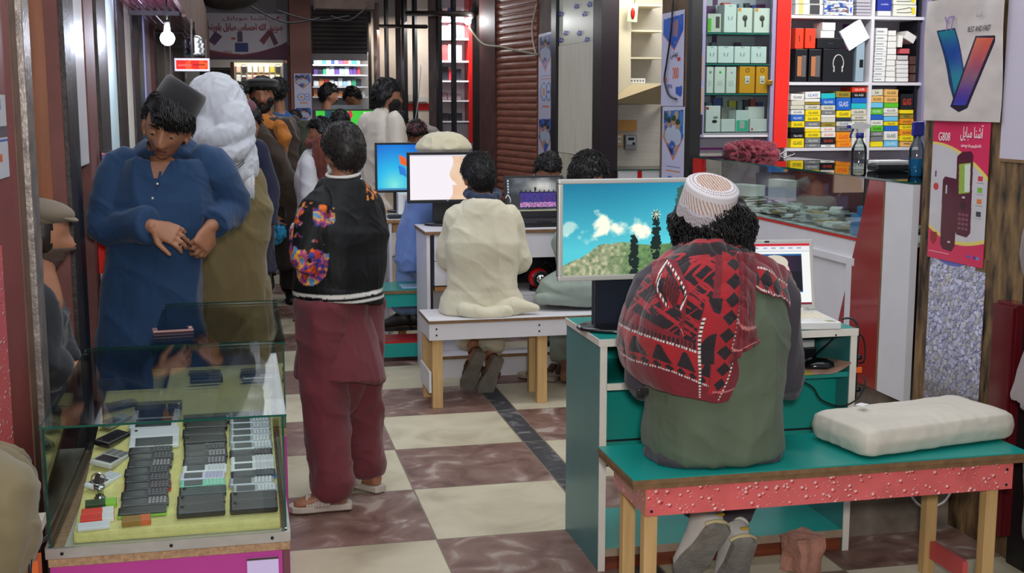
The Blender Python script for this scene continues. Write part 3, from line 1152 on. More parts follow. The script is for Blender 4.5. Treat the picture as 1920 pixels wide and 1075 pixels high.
struct('door_13', MB().span(at(434, 188, YF).x, at(441, 188, YF).x, YF, YF + .1, 0, 2.06), maroon2)
# right side: the wall beyond the second shop bears off to the left
RO = V((XR, 10.56, 0))
RD = V((-0.174, 0.985, 0)).normalized()
RN = V((-RD.y, RD.x, 0))            # faces the passage
def atw(u, v, off=0.0):
 d = ray(u, v)
 o = V((0, 0, CAM_H))
 p0 = RO + RN * off
 k = (p0 - o).dot(RN) / d.dot(RN)
 return o + d * k
def wstrip(u0, u1, m, name, off=0.0, depth=.06, z0=0.0, z1=2.8, v=188, kind=True):
 a, b = atw(u0, v, off), atw(u1, v, off)
 mb = MB()
 poly = []
 vs = []
 for z in (z0, z1):
  for p in (a, b, b - RN * depth, a - RN * depth):
   vs.append(V((p.x, p.y, z)))
 mb.add(vs, [[0, 1, 2, 3], [7, 6, 5, 4], [0, 4, 5, 1], [1, 5, 6, 2], [2, 6, 7, 3], [3, 7, 4, 0]])
 return struct(name, mb, m) if kind else mb
a, b = atw(929, 188), atw(1008, 188)
shred = mat('red_brown_shutter_paint', (136, 82, 64), .5, var=.3, vscale=6, bump=.15, bscale=30, stretch=(1, 1, 5))
struct('door_14', shutter_mb((b.x, b.y), (a.x, a.y), ZS * .4, 2.8, .062, .012), shred)
wstrip(899, 928, mat('dark_maroon_post', (86, 52, 50), .6, var=.3, vscale=8), 'trim_16', .03, .12)
wstrip(886, 898.5, darkst, 'trim_17', .01, .05)
wstrip(846, 851, blackst, 'trim_18', .03, .03)
wstrip(818, 823, blackst, 'trim_19', .03, .04)
postm = mat('weathered_brown_grey_post', (104, 86, 82), .6, var=.35, vscale=7)
wstrip(804, 817, postm, 'trim_20', .02, .03)
wstrip(774, 779, blackst, 'trim_21', .03, .03)
wstrip(754, 759, blackst, 'trim_22', .03, .04)
wstrip(743, 753, postm, 'trim_23', .02, .03)
wstrip(722, 726, blackst, 'trim_24', .03, .03)
wstrip(702, 709, postm, 'trim_25', .02, .03)
wstrip(690, 693.5, blackst, 'trim_26', .03, .03)
def inner(u0, u1, back, m, name, z0=0.0, z1=2.8, off=.0):
 p = atw(u0, 188)
 y = p.y + back
 x0, x1 = at(u0, 188, y).x, at(u1, 188, y).x
 return struct(name, MB().span(x0, x1, y, y + .05, z0, z1), m), x0, x1, y
inner(757, 806, .35, mat('warm_white_wall', (226, 216, 204), .7, var=.06), 'wall_shop')
inner(700, 746, .30, mat('amber_lit_wall', (214, 176, 128), .7, var=.06), 'wall_shop')
inner(676, 704, .35, mat('white_lit_board', (226, 230, 234), .5), 'wall_shop')
inner(818, 890, .9, mat('shop_back_wall', (176, 180, 186), .7), 'wall_shop')
struct('pillar', MB().span(XR, XR + .3, atx(1037, 188, XR).y + .01, 10.55, 0, 2.8), mat('grime_pillar', (104, 86, 80), .8, var=.3, vscale=6))
struct('trim_27', MB().span(XR - .02, XR + .06, atx(1046, 188, XR).y, atx(1037, 188, XR).y, 0, 2.8), blackst)
y0, y1 = atx(1117, 188, XR).y, atx(1046.5, 188, XR).y
struct('door_15', MB().span(XR, XR + .03, y0 + .01, y1 - .004, atx(1080, 290, XR).z, atx(1080, 81, XR).z), woodw)
struct('door_16', MB().span(XR + .005, XR + .03, y0 + .01, y1 - .004, atx(1080, 81, XR).z + .003, 2.8), mat('cream_glazed_tile_board', (222, 218, 200), .3, var=.06))
struct('door_17', MB().span(XR + .004, XR + .03, y0 + .01, y1 - .004, .0, atx(1080, 290, XR).z - .004), mat('dirty_cream_board', (196, 188, 168), .6, var=.2))
yp0, yp1 = atx(1134, 188, XR).y, atx(1118, 188, XR).y
struct('trim_28', MB().span(XR - .03, XR + .10, yp0, yp1, 0, 2.8), mat('dark_brown_post', (36, 26, 32), .4))
YS2 = 8.94
struct('wall_right', MB().span(XR + .1, 4.6, YS2, YS2 + .06, 0, 2.8), woodw2)
yq0, yq1 = atx(1291, 188, XR).y, atx(1239, 188, XR).y
struct('pillar', MB().span(XR, XR + .07, yq0, yq1, 0, 2.8), mat('brown_worn_pillar', (98, 76, 56), .8, var=.4, vscale=9))
struct('trim_29', MB().span(XR - .015, XR + .05, yq0 - .07, yq0 - .002, 0, 2.8), blackst)
struct('wall_plinth', MB().span(XR + .03, 5.0, 3.66, 7.1, 0, ZS), concrete)
struct('wall_shop_side', MB().span(XR + .36, 5.0, 7.17, 7.23, ZS, 2.8), mat('lavender_grey_wall', (166, 158, 176), .6, var=.04))
yn0, yn1 = 3.64, 4.33
worn = mat('burnt_brown_worn_paint', (124, 96, 62), .7, var=.6, vscale=9, bump=.4, bscale=30, dark=(30, 22, 18), stretch=(3, 3, .8))
struct('pillar', MB().span(XR + .012, XR + .4, yn0, yn1, ZS * .0, 2.8), worn)
struct('trim_30', MB().span(XR - .01, XR + .06, yn0 - .10, yn0 - .002, 0, 2.8), blackst)
struct('trim_31', MB().span(XR + .0, XR + .02, yn0 - .20, yn0 - .11, .95, 2.8), whitelam)
# furniture
teal = mat('teal_laminate', (24, 150, 140), .28, var=.06, vscale=3, spec=.4)
tealdk = mat('dull_teal_laminate', (58, 128, 128), .3, var=.14, vscale=4)  # duller, greyer copy of the teal for the desk's side panels
chipped = mat('chipped_white_edge', (226, 220, 210), .6, var=.08, vscale=9)
pine = mat('pale_pine', (206, 168, 112), .6, var=.14, vscale=7, stretch=(10, 10, .7), bump=.1, bscale=30)
pine2 = mat('rough_brown_pine', (164, 118, 66), .7, var=.3, vscale=8, stretch=(9, 9, .7))
redwood = mat('red_brown_plank', (120, 58, 34), .45, var=.35, vscale=5, stretch=(.8, 9, 9))
dusty = mat('dusty_board_edge', (160, 140, 120), .8, var=.2, vscale=20)
white = mat('white_board', (216, 213, 218), .38, var=.04)
blackp = mat('black_plastic', (20, 20, 24), .35, var=.1)
navyp = mat('dark_navy_plastic', (26, 32, 48), .4)
glossblack = mat('glossy_black_plastic', (12, 12, 14), .12, coat=.5)
silverp = mat('silver_plastic', (206, 204, 198), .35, metal=.25)
whitep = mat('white_plastic', (224, 224, 222), .35)
redp = mat('red_plastic', (190, 24, 20), .3)
screen_m = mat('lit_screen', None, .45, attr=True, emit=1.0, spec=.15)
print_m = mat('printed_paper', None, .55, attr=True)
printg_m = mat('glossy_print', None, .25, attr=True, coat=.2)
chrome = mat('bright_metal', (210, 210, 210), .15, metal=1.0)
nailm = mat('dark_nail', (36, 34, 38), .5, metal=.5)
clear = glass('clear_glass', (247, 251, 250), .7)
clear2 = glass('shop_glass', (249, 252, 251), .4)
gedge = mat('green_glass_edge', (14, 74, 62), .08, coat=.6)
def drops_paint(w, h, nu, nv, seed, base=(226, 104, 104)):
 p = Paint(w, h, nu, nv, base)
 n = p.noise(14, seed)
 p.c = p.c * (0.92 + .16 * n[..., None])
 rnd = random.Random(seed)
 for _ in range(int(w * h * 3000)):
  x, y = rnd.uniform(0, w), rnd.uniform(0, h)
  r = rnd.choice([.0012, .0014, .0016, .002, .002, .0026, .0042, .0055])
  p.ell(x + r * .5, y + r * .6, r * 1.15, r * 1.1, (186, 44, 50))
  p.ell(x, y, r, r * .95, (238, 150, 148))
  p.ell(x - r * .1, y - r * .1, r * .62, r * .55, (250, 226, 222))
 return p
# teal desk
DX0, DX1, DY0, DY1, DZ = 1.168, 2.105, 3.865, 4.30, .812
d = thing('computer_desk', 'chipped teal computer desk with white edges carrying the silver monitor and white laptop', 'desk', (DX0, DY0, 0))
def P(mb, name, m, par, off=None):
 o = par
 loc = V((0, 0, 0))
 while o is not None:
  loc = loc + V(o.location)
  o = o.parent
 return mb.shift(loc).build(name, m, par)
zsh = at(1560, 700, DY0).z
zlow = at(1490, 1002, DY0).z
for xa in (DX0, DX1 - .022):
 mb = MB().span(xa, xa + .022, DY0 + .004, DY1, 0, DZ - .024)
 mb.span(xa - .001, xa + .023, DY0 - .001, DY0 + .004, 0, DZ - .024, 1)
 P(mb, 'side_panel', [tealdk, chipped], d)
mb = MB().span(DX0 - .002, DX1 + .002, DY0 + .002, DY1, DZ - .022, DZ)
mb.span(DX0 - .004, DX1 + .004, DY0 - .003, DY0 + .002, DZ - .024, DZ + .001, 1).span(DX0 - .006, DX0 - .002, DY0, DY1, DZ - .022, DZ + .0005, 1)
P(mb, 'desk_top', [teal, chipped], d)
mb = MB().span(DX0 + .022, DX1 - .022, DY0 + .01, DY1 - .03, zsh - .018, zsh)
mb.span(DX0 + .022, DX0 + .30, DY0 - .001, DY0 + .01, zsh - .020, zsh + .002, 1)
P(mb, 'shelf', [teal, chipped], d)
P(MB().span(DX0 + .022, DX1 - .022, DY1 - .03, DY1 - .012, zsh, DZ - .024), 'back_panel', teal, d)
P(MB().span(DX0 + .022, DX1 - .022, DY0 + .10, DY0 + .118, .34, zsh - .02), 'modesty_panel', teal, d)
P(MB().span(DX0 + .022, DX1 - .022, DY0 + .096, DY0 + .0995, .30 + .13, .436), 'panel_gap', blackp, d)
mb = MB().span(DX0 + .022, DX1 - .022, DY0 + .006, DY1 - .02, zlow - .02, zlow)
mb.span(DX0 + .022, DX1 - .022, DY0 + .0, DY0 + .006, zlow - .026, zlow + .001, 1)
P(mb, 'bottom_shelf', [teal, dusty], d)
P(MB().span(DX0 + .024, DX1 - .024, DY0 + .012, DY0 + .03, 0, zlow - .027), 'kick_board', redwood, d)
# pink bench (front)
BZ = .50
bx0 = atz(1187, 900, BZ).x
by0 = atz(1187, 900, BZ).y
by1 = by0 + .36
bx1 = at(1905, 870, by0).x + .045
b = thing('bench', 'wooden bench with teal seat and pink water-drop apron in front of the teal desk', 'bench', (bx0, by0, 0))
mb = MB().span(bx0, bx1, by0, by1, BZ - .004, BZ).span(bx0 - .001, bx1 + .001, by0 - .001, by1 + .001, BZ - .018, BZ - .004, 1).span(bx0 + .002, bx1 - .002, by0 + .003, by1 - .002, BZ - .034, BZ - .0185, 1)
P(mb, 'seat', [teal, steelbl], b)
ax0, ax1 = bx0 + .045, bx1 - .045
az1 = BZ - .036
az0 = az1 - .085
P(MB().span(ax0, ax1, by0 + .014, by0 + .03, az0, az1), 'apron', pine, b)
pt = drops_paint(ax1 - ax0, az1 - az0, 520, 56, 3)
flat_grid(pt, V((ax0, by0 + .0135, az1)) - V((bx0, by0, 0)), (ax1 - ax0, 0, 0), (0, 0, az0 - az1), printg_m, 'apron_front', b, thick=.0008)
pt = drops_paint(.30, az1 - az0, 110, 40, 5, (196, 84, 86))
P(MB().span(ax0 + .001, ax0 + .016, by0 + .031, by1 - .03, az0, az1), 'apron', pine, b)
flat_grid(pt, V((ax0 + .0005, by1 - .03, az1)) - V((bx0, by0, 0)), (0, -.30, 0), (0, 0, az0 - az1), printg_m, 'end_apron', b, thick=.0006)
for lx, lyy in ((ax0 + .003, by0 + .034), (ax0 + .018, by1 - .075), (ax1 - .075, by0 + .034), (ax1 - .135, by1 - .085)):
 P(MB().box((lx + .022, lyy + .02, (az0 + .06) / 2), (.042, .038, az0 + .06), (0, 0, 0), 0, .003), 'leg', pine, b)
for qx, qz in ((ax0 + .018, az0 + .015), (ax1 - .022, az1 - .02), (ax1 - .022, az0 + .015)):
 P(MB().cyl((qx, by0 + .0132, qz), (qx, by0 + .0105, qz), .0045, n=10), 'screw', nailm, b)
P(MB().span(ax1 - .118, ax1 - .10, by0 + .075, by1 - .09, .06, .12), 'stretcher', mat('pink_side_rail', (206, 84, 84), .4), b)
SEATS.append((bx0, bx1, by0, by1, BZ))
# white bench
W0 = V((.945, 6.20, 0))
WZ = .475
wx1 = 2.0
b = thing('bench', 'white laminate bench on pine legs under the cream-shirted youth', 'bench', W0)
mb = MB().span(W0.x, wx1, 6.20, 6.56, WZ - .003, WZ).span(W0.x - .001, wx1, 6.199, 6.561, WZ - .017, WZ - .003, 1)
P(mb, 'seat', [white, steelbl], b)
P(MB().span(W0.x + .002, wx1 - .02, 6.204, 6.222, WZ - .105, WZ - .018), 'apron', white, b)
P(MB().span(W0.x + .002, W0.x + .02, 6.2225, 6.55, WZ - .105, WZ - .018), 'end_apron', white, b)
for x0, x1, ya in ((.965, 1.02, 6.225), (.955, 1.005, 6.48), (1.53, 1.585, 6.225), (1.545, 1.60, 6.48), (1.93, 1.98, 6.225), (1.93, 1.98, 6.48)):
 P(MB().span(x0, x1, ya, ya + .045, 0, WZ - .02, bev=.003), 'leg', pine, b)
P(MB().span(W0.x, W0.x + .012, 6.21, 6.53, .09, .20), 'side_rail', white, b)
for qx in (.985, 1.535):
 for qz in (WZ - .045, WZ - .078):
  P(MB().cyl((qx, 6.2042, qz), (qx, 6.2015, qz), .005, n=10), 'screw', nailm, b)
SEATS.append((W0.x, wx1, 6.20, 6.56, WZ))
# white double desk
EX0, EX1, EY0, EY1, EZ = 1.055, 2.05, 6.98, 7.40, .860
d = thing('computer_desk', 'white laminate computer desk with drawers behind the cream-shirted youth', 'desk', (EX0, EY0, 0))
mb = MB().span(EX0 - .01, EX1, EY0 - .01, EY1, EZ - .004, EZ).span(EX0 - .011, EX1, EY0 - .011, EY1, EZ - .022, EZ - .004, 1)
P(mb, 'desk_top', [white, steelbl], d)
P(MB().span(EX0, EX0 + .02, EY0 + .002, EY1, 0, EZ - .023), 'side_panel', white, d)
P(MB().span(EX1 - .02, EX1, EY0 + .002, EY1, 0, EZ - .023), 'side_panel', white, d)
P(MB().span(EX0 + .02, EX0 + .036, EY0 + .004, EY0 + .03, .2, EZ - .023), 'edge_strip', blackp, d)
zz = EZ - .024
for hgt, nm in ((.155, 'drawer'), (.145, 'drawer')):
 P(MB().span(EX0 + .045, EX0 + .42, EY0 + .0, EY0 + .018, zz - hgt + .004, zz), nm, white, d)
 zz -= hgt
P(MB().span(EX0 + .045, EX0 + .42, EY0 + .0, EY0 + .05, zz - .03, zz - .004), 'drawer_rail', pine2, d)
P(MB().span(EX0 + .037, EX0 + .419, EY0 + .10, EY0 + .115, .13, zz - .03), 'modesty_panel', mat('grey_white_board', (188, 184, 192), .5), d)
P(MB().span(EX0 + .42, EX0 + .44, EY0, EY1 - .02, .13, EZ - .024), 'divider', white, d)
P(MB().span(EX0 + .44, EX1 - .02, EY0, EY0 + .018, EZ - .17, EZ - .024), 'fascia', white, d)
P(MB().span(EX0 + .44, EX1 - .02, EY0, EY1 - .02, EZ - .395, EZ - .38), 'shelf', white, d)
P(MB().span(EX0 + .44, EX1 - .02, EY0 + .001, EY0 + .019, .30, EZ - .396), 'front_panel', white, d)
P(MB().span(EX0 + .44, EX1 - .02, EY1 - .02, EY1 - .004, EZ - .38, EZ - .024), 'back_panel', blackp, d)
mb = MB().span(EX0 + .02, EX1 - .02, EY0 - .06, EY0 + .098, .115, .13).span(EX0 + .02, EX1 - .02, EY0 - .062, EY0 - .06, .112, .131, 1)
P(mb, 'foot_shelf', [white, steelbl], d)
P(MB().span(EX0 + .02, EX1 - .02, EY0 - .055, EY0 - .04, 0, .112), 'kick_board', white, d)
# rough wooden desk with the blue-screened monitor
HX0, HX1, HY0, HY1, HZ = atz(726, 412, .83).x, 1.55, atz(726, 412, .83).y, atz(726, 412, .83).y + .42, .83
d = thing('computer_desk', 'rough pine desk with scribbled white side under the blue-screened monitor', 'desk', (HX0, HY0, 0))
mb = MB().span(HX0, HX1, HY0, HY1, HZ - .004, HZ).span(HX0 - .001, HX1, HY0 - .001, HY1, HZ - .024, HZ - .004, 1)
P(mb, 'desk_top', [white, pine2], d)
pt = Paint(.40, .8, 60, 120, (214, 208, 206))
pt.c *= (.86 + .2 * pt.noise(9, 2)[..., None])
for q in range(12):
 rr_ = random.Random(q)
 pt.line(rr_.uniform(0, .4), rr_.uniform(0, .8), rr_.uniform(0, .4), rr_.uniform(0, .8), .006, (100, 100, 170))
P(MB().span(HX0 + .012, HX0 + .03, HY0 + .01, HY1, 0, HZ - .026), 'side_panel', white, d)
flat_grid(pt, V((HX0 + .0115, HY1, HZ - .026)) - V((HX0, HY0, 0)), (0, -.41, 0), (0, 0, -.8), print_m, 'scribbled_face', d, thick=.0005)
for x in (HX0 + .07, HX1 - .1):
 P(MB().span(x, x + .05, HY0 + .02, HY0 + .06, 0, HZ - .026, bev=.003), 'leg', pine2, d)
P(MB().span(HX0 + .03, HX1 - .03, HY0 + .022, HY0 + .05, HZ - .09, HZ - .026), 'rail', pine2, d)
P(MB().span(HX0 + .20, HX1 - .1, HY0 + .36, HY0 + .375, HZ - .35, HZ - .12), 'back_panel', white, d)
# small teal bench
b = thing('bench', 'small teal bench between the boy in the bomber jacket and the white desk', 'bench', (.79, 7.44, 0))
mb = MB().span(.79, 1.38, 7.44, 7.80, .447, .45).span(.789, 1.38, 7.439, 7.80, .428, .447, 1)
P(mb, 'seat', [teal, steelbl], b)
P(MB().span(.80, 1.38, 7.45, 7.466, .345, .427), 'apron', teal, b)
for x in (.81, 1.30):
 for y in (7.468, 7.73):
  P(MB().span(x, x + .045, y, y + .045, 0, .427, bev=.003), 'leg', pine, b)
P(MB().span(.80, 1.36, 7.44, 7.455, .03, .115), 'stretcher', teal, b)
P(MB().span(.80, 1.36, 7.4555, 7.70, .115, .125), 'foot_board', redp, b)
SEATS.append((.79, 1.38, 7.44, 7.80, .45))
# white counter with the blue edge, behind the olive-clad man
b = thing('counter', 'white counter end with a blue top beside the man in the white head shawl', 'counter', (.0, 6.8, 0))
xq = at(481, 500, 6.8).x
P(MB().span(-.52, xq, 6.8, 7.5, 0, .905), 'cabinet', white, b)
P(MB().span(-.53, xq + .012, 6.79, 7.51, .906, .945, bev=.006), 'top', mat('bright_blue_edge', (58, 150, 206), .4), b)
for qz in (.84, .70, .42, .38):
 P(MB().cyl((xq - .05, 6.7995, qz), (xq - .05, 6.796, qz), .006, n=8), 'screw', nailm, b)
# low counter with red front and its picture board, past the blue boy
b = thing('counter', 'small counter with a red front panel behind the youth in blue', 'counter', (-.56, 5.05, 0))
P(MB().span(XL + .008, -.30, 5.15, 5.6, 0, 1.04), 'cabinet', mat('lilac_white_board', (190, 180, 192), .5), b)
P(MB().span(XL + .006, -.295, 5.135, 5.149, 1.04 - .125, 1.05), 'front_panel', brightred, b)
P(MB().cyl((-.52, 5.134, 1.0), (-.52, 5.130, 1.0), .008, n=10), 'knob', chrome, b)
b = thing('display_screen', 'small bright screen standing on the red-fronted counter behind the youth in blue', 'screen', (-.5, 5.3, 1.05))
pt = Paint(.24, .34, 90, 120, (120, 140, 150))
rg = np.random.RandomState(4)
big = rg.rand(60, 45, 3)
ii = (np.arange(120) * 60 // 120)
jj = (np.arange(90) * 45 // 90)
n1 = big[ii][:, jj]
pt.c = .12 + .72 * n1 ** 1.5
pt.c[60:] = np.array([.25, .4, .75]) * .5 + .5 * pt.c[60:]
P(MB().span(XL + .014, -.31, 5.31, 5.34, 1.05, 1.40, bev=.004), 'bezel', blackp, b)
flat_grid(pt, V((XL + .02, 5.3095, 1.39)) - V((-.5, 5.3, 1.05)), (.225, 0, 0), (0, 0, -.33), screen_m, 'screen', b, thick=.0005)
# brick on the floor
bm = bmesh.new()
bmesh.ops.create_cube(bm, size=1)
bmesh.ops.subdivide_edges(bm, edges=list(bm.edges), cuts=7, use_grid_fill=True)
for v in bm.verts:
 c = v.co.copy()
 e = sum(1 for q in c if abs(abs(q) - .5) < 1e-4)
 v.co = V((c.x * .115 * (1 - .25 * (.5 - c.z)), c.y * .10, c.z * .13))
 v.co += noise.noise_vector(v.co * 22) * (.009 if e < 2 else .013)
me = bpy.data.meshes.new('brick')
bm.to_mesh(me)
bm.free()
me.materials.append(mat('pale_broken_brick', (196, 140, 120), .9, var=.25, vscale=16, bump=.5, bscale=50))
bp = atz(1510, 1078, 0)
o = link('brick', me, None, (bp.x, bp.y + .03, .068), (0, 0, R(18)))
tag(o, 'broken piece of pale red brick on the floor under the pink-aproned bench', 'brick')
# screens -----------------------------------------------------
def monitor(name, label, x0, x1, z0, z1, y, frame, m_frame, pic, ztop, neck=(.24, .03), base=(.17, .12), m_stand=None, fx=None, depth=.05, tilt=0, badge=None):
 cx = (x0 + x1) / 2
 t = thing(name, label, 'monitor', (cx, y, ztop + .0012))
 m_stand = m_stand or blackp
 fz = z0 - ztop
 H, W = z1 - z0, x1 - x0
 mb = MB()
 f = frame
 L0 = V((-W / 2, 0, fz))
 for a in ((-W / 2, W / 2, fz + H - f, fz + H), (-W / 2, W / 2, fz, fz + f * 1.15), (-W / 2, -W / 2 + f, fz + f, fz + H - f), (W / 2 - f, W / 2, fz + f, fz + H - f)):
  mb.span(a[0], a[1], -.012, .012, a[2], a[3], bev=.004)
 mb.build('bezel', m_frame, t)
 MB().span(-W / 2 + .006, W / 2 - .006, .006, depth, fz + .006, fz + H - .006, bev=.008).build('back_shell', m_stand, t)
 flat_grid(pic, (-W / 2 + f, -.004, fz + H - f), (W - 2 * f, 0, 0), (0, 0, -(H - 2.15 * f)), screen_m, 'screen', t, thick=.0005)
 mb = MB().span(-neck[0] / 2, neck[0] / 2, .012 + depth * .5, .012 + depth * .5 + neck[1], .012, fz + H * .35, bev=.004)
 mb.build('neck', m_stand, t)
 MB().lathe([(.001, 0), (.98, 0), (1, .004), (1, .009), (.93, .014), (.30, .020), (.001, .020)], 40, (0, .012 + depth * .5, 0.0), None, 0, base[0], base[1]).build('base', m_stand if m_stand is not navyp else glossblack, t)
 return t
p = Paint(1.0, .62, 400, 250, (30, 130, 160))
u, v = p.u, p.v
g = np.clip(v / .45, 0, 1)[..., None]
p.c = np.array([22, 116, 150]) / 255 * (1 - g) + np.array([84, 196, 210]) / 255 * g
p.c += .10 * np.exp(-((u - .95) / .5) ** 2)[..., None] * np.array([.6, .9, .8])
n1 = fbm(u * 9, v * 11, 5, 5)
for cx, cy, rx, ry, am in ((.40, .31, .15, .085, 1), (.30, .28, .085, .08, 1), (.50, .31, .11, .08, 1), (.12, .36, .07, .05, .7), (.05, .31, .05, .04, .6)):
 dd = 1 - np.sqrt(((u - cx) / rx) ** 2 + ((v - cy) / ry) ** 2) + (n1 - .5) * 2.6
 p.put(np.clip(dd * 2.2, 0, 1) * am, (244, 246, 226))
ridge = .46 - .085 * np.sin(u * 3.4 + .1) * (u < .75) - .02 * (fbm(u * 14, v * 0, 3, 4) - .5) - .05 * (u >= .75) + .06 * (u < .1)
ridge = .545 - .14 * sstep(0, .34, u) + .02 * sstep(.4, .7, u) + .03 * (fbm(u * 12, v * 0, 3, 4) - .5)
n2 = fbm(u * 46, v * 46, 9, 3)
n3 = fbm(u * 9, v * 9, 19, 3)
lf = sstep(.55, .30, u)
hill = np.stack([70 + (60 + 100 * lf) * n2, 100 + (66 + 50 * lf) * n2, 66 + (40 + 76 * lf) * n2], -1)
p.put(v > ridge, hill)
for tx, ty0, ty1, wd in ((.655, .20, .52, .045), (.50, .36, .62, .05), (.83, .03, .30, .07), (.90, .0, .4, .10)):
 rnd = random.Random(int(tx * 100))
 col = (24, 40, 38) if tx < .8 else (58, 92, 84)
 p.line(tx, ty0, tx + .01, ty1, .010, col)
 for k in range(110):
  f = rnd.random()
  yy = ty0 + (ty1 - ty0) * f
  w_ = wd * (.3 + .7 * f) * (1 - .5 * (f > .85))
  p.ell(tx + rnd.uniform(-w_, w_) * .8, yy, rnd.uniform(.006, .018), rnd.uniform(.006, .017), col)
for k in range(26):
 a = k * .7
 p.line(.655, .215, .655 + .035 * math.cos(a), .215 + .035 * math.sin(a), .003, (216, 226, 196))
mon = monitor('monitor', 'large silver-framed monitor showing a mountain and cloud, on the teal desk', 1.058, 1.600, at(1050, 530, 4.0).z, at(1050, 338, 4.0).z, 4.02, .016, silverp, p, DZ, neck=(.26, .03), base=(.19, .12), m_stand=navyp)
p = Paint(1.0, .62, 170, 110, (238, 232, 238))
u, v = p.u, p.v
edge = .54 + .03 * np.sin(v * 16) + .035 * (fbm(u * 10, v * 10, 2, 4) - .5) + .07 * sstep(.2, .5, v) * (v < .42)
p.put(u > edge, np.stack([228 + 0 * u, 206 - 26 * fbm(u * 6, v * 6, 7), 184 - 40 * fbm(u * 6, v * 6, 7)], -1))
p.put((u > .66) & (((u - .86) / .2) ** 2 + ((v - .16) / .14) ** 2 > 1) & (v < .3), (214, 184, 164))
p.rect(0, 0, 1, .02, (206, 200, 214))
m2 = monitor('monitor', 'black-framed monitor showing a pale beige picture, on the white desk', at(763, 330, 7.28).x, at(915, 330, 7.28).x, at(763, 382, 7.28).z, at(763, 286, 7.28).z, 7.28, .017, blackp, p, EZ, neck=(.17, .03), base=(.14, .10))
text('hp', .018, mat('pale_logo', (196, 198, 204), .4), m2, (-.005, -.0135, at(763, 378, 7.28).z - EZ + .0065), name='logo')
p = Paint(1.0, .62, 170, 110, (30, 120, 210))
u, v = p.u, p.v
r = np.hypot((u - .30), (v - .56) * 1.2)
p.c = np.stack([np.interp(r, [0, .3, .8], [130, 40, 14]), np.interp(r, [0, .3, .8], [226, 178, 92]), np.interp(r, [0, .3, .8], [214, 226, 200])], -1) / 255
wv = lambda x: .018 * math.sin((x - .42) * 14)
def quad(cx, cy, sx, sy, col):
 pts = []
 for a, bb in ((-1, -1), (-.3, -1.12), (.3, -1.1), (1, -.9), (1, 1), (.3, .9), (-.3, .88), (-1, 1)):
  pts.append((cx + a * sx + .015 * bb, cy + bb * sy + .02 * a))
 p.poly(pts, col)
quad(.46, .225, .062, .062, (226, 96, 40))
quad(.605, .235, .062, .062, (140, 190, 50))
quad(.445, .365, .062, .062, (40, 120, 206))
quad(.590, .375, .062, .062, (246, 200, 60))
p.rect(0, .595, 1, .62, (60, 130, 180))
m3 = monitor('monitor', 'monitor showing a blue desktop with a four-coloured window emblem, on the pine desk', at(703, 310, 8.55).x, at(703, 310, 8.55).x + .425, at(703, 362, 8.55).z, at(703, 268, 8.55).z, 8.55, .015, blackp, p, HZ, neck=(.16, .03), base=(.13, .10))
t = thing('speaker', 'small white box speaker under the blue-screened monitor', 'speaker', (at(758, 400, 8.42).x, 8.40, HZ))
MB().box((0, 0, .075), (.10, .10, .15), None, 0, .006).build('cabinet', whitep, t)
MB().box((-.0, -.0515, .09), (.03, .003, .09), None, 0, .001).build('front_strip', silverp, t)
t = thing('keyboard', 'black keyboard lying at the edge of the pine desk', 'keyboard', (HX0 + .10, HY0 + .1, HZ))
MB().box((.0, 0, .008), (.17, .12, .014), None, 0, .003).build('case', blackp, t)
mb = MB()
for i in range(9):
 for j in range(4):
  mb.box((-.07 + i * .0175, -.042 + j * .026, .018), (.014, .021, .006), None, 0, .001)
mb.build('keys', mat('key_plastic', (40, 40, 44), .5), t)
# black laptop on the white desk
LX, LY = at(1017, 400, 7.12).x, 7.05
t = thing('laptop', 'black laptop with a dark stormy desktop picture, on the white desk', 'laptop', (LX, LY, EZ))
MB().box((0, .13, .016), (.375, .25, .028), None, 0, .004).build('base', blackp, t)
mb = MB()
for i in range(14):
 for j in range(5):
  mb.box((-.165 + i * .0255, .075 + j * .022, .032), (.022, .018, .004))
mb.build('keys', mat('key_plastic', (40, 40, 44), .5), t)
MB().box((0, .03, .0305), (.09, .05, .001)).build('touchpad', glossblack, t)
p = Paint(1.0, .6, 130, 90, (70, 76, 84))
u, v = p.u, p.v
n1 = fbm(u * 6, v * 7, 11, 5)
glow = np.exp(-((u - .62) / .30) ** 2 - ((v - .16) / .14) ** 2)
p.c = np.stack([.20 + .5 * glow + .35 * (n1 - .4), .22 + .47 * glow + .35 * (n1 - .4), .25 + .42 * glow + .35 * (n1 - .4)], -1)
p.put((v > .30) & (v < .5) & (u < .3), (48, 50, 54))
p.rect(.22, .25, .90, .55, (24, 22, 60))
n2 = np.random.RandomState(3).rand(90, 130, 3)
inn = (u > .23) & (u < .89) & (v > .275) & (v < .53)
p.put(inn * .8, n2 * np.array([120, 90, 230]))
p.put(inn & (v > .44) & (n2[..., 0] > .5), (220, 150, 190))
for q in range(8):
 xx = .26 + q * .085
 p.ell(xx, .232, .012, .014, (34, 34, 44))
 p.rect(xx - .012, .236, xx + .012, .25, (34, 34, 44))
p.rect(.50, .17, .535, .235, (24, 24, 30))
p.rect(0, .575, 1, .6, (150, 150, 120))
for q in range(5):
 p.rect(.015, .04 + q * .05, .035, .07 + q * .05, (196, 206, 214))
rotx = Matrix.Rotation(R(-12), 4, 'X')
lid = bpy.data.objects.new('lid', MB().box((0, .004, .135), (.375, .012, .262), None, 0, .004).mesh('lid', blackp))
COL.objects.link(lid)
lid.parent = t
lid.location = (0, .245, .030)
lid.rotation_euler = (R(-12), 0, 0)
flat_grid(p, (-.172, -.0025, .252), (.344, 0, 0), (0, 0, -.206), screen_m, 'screen', lid, thick=.0004)
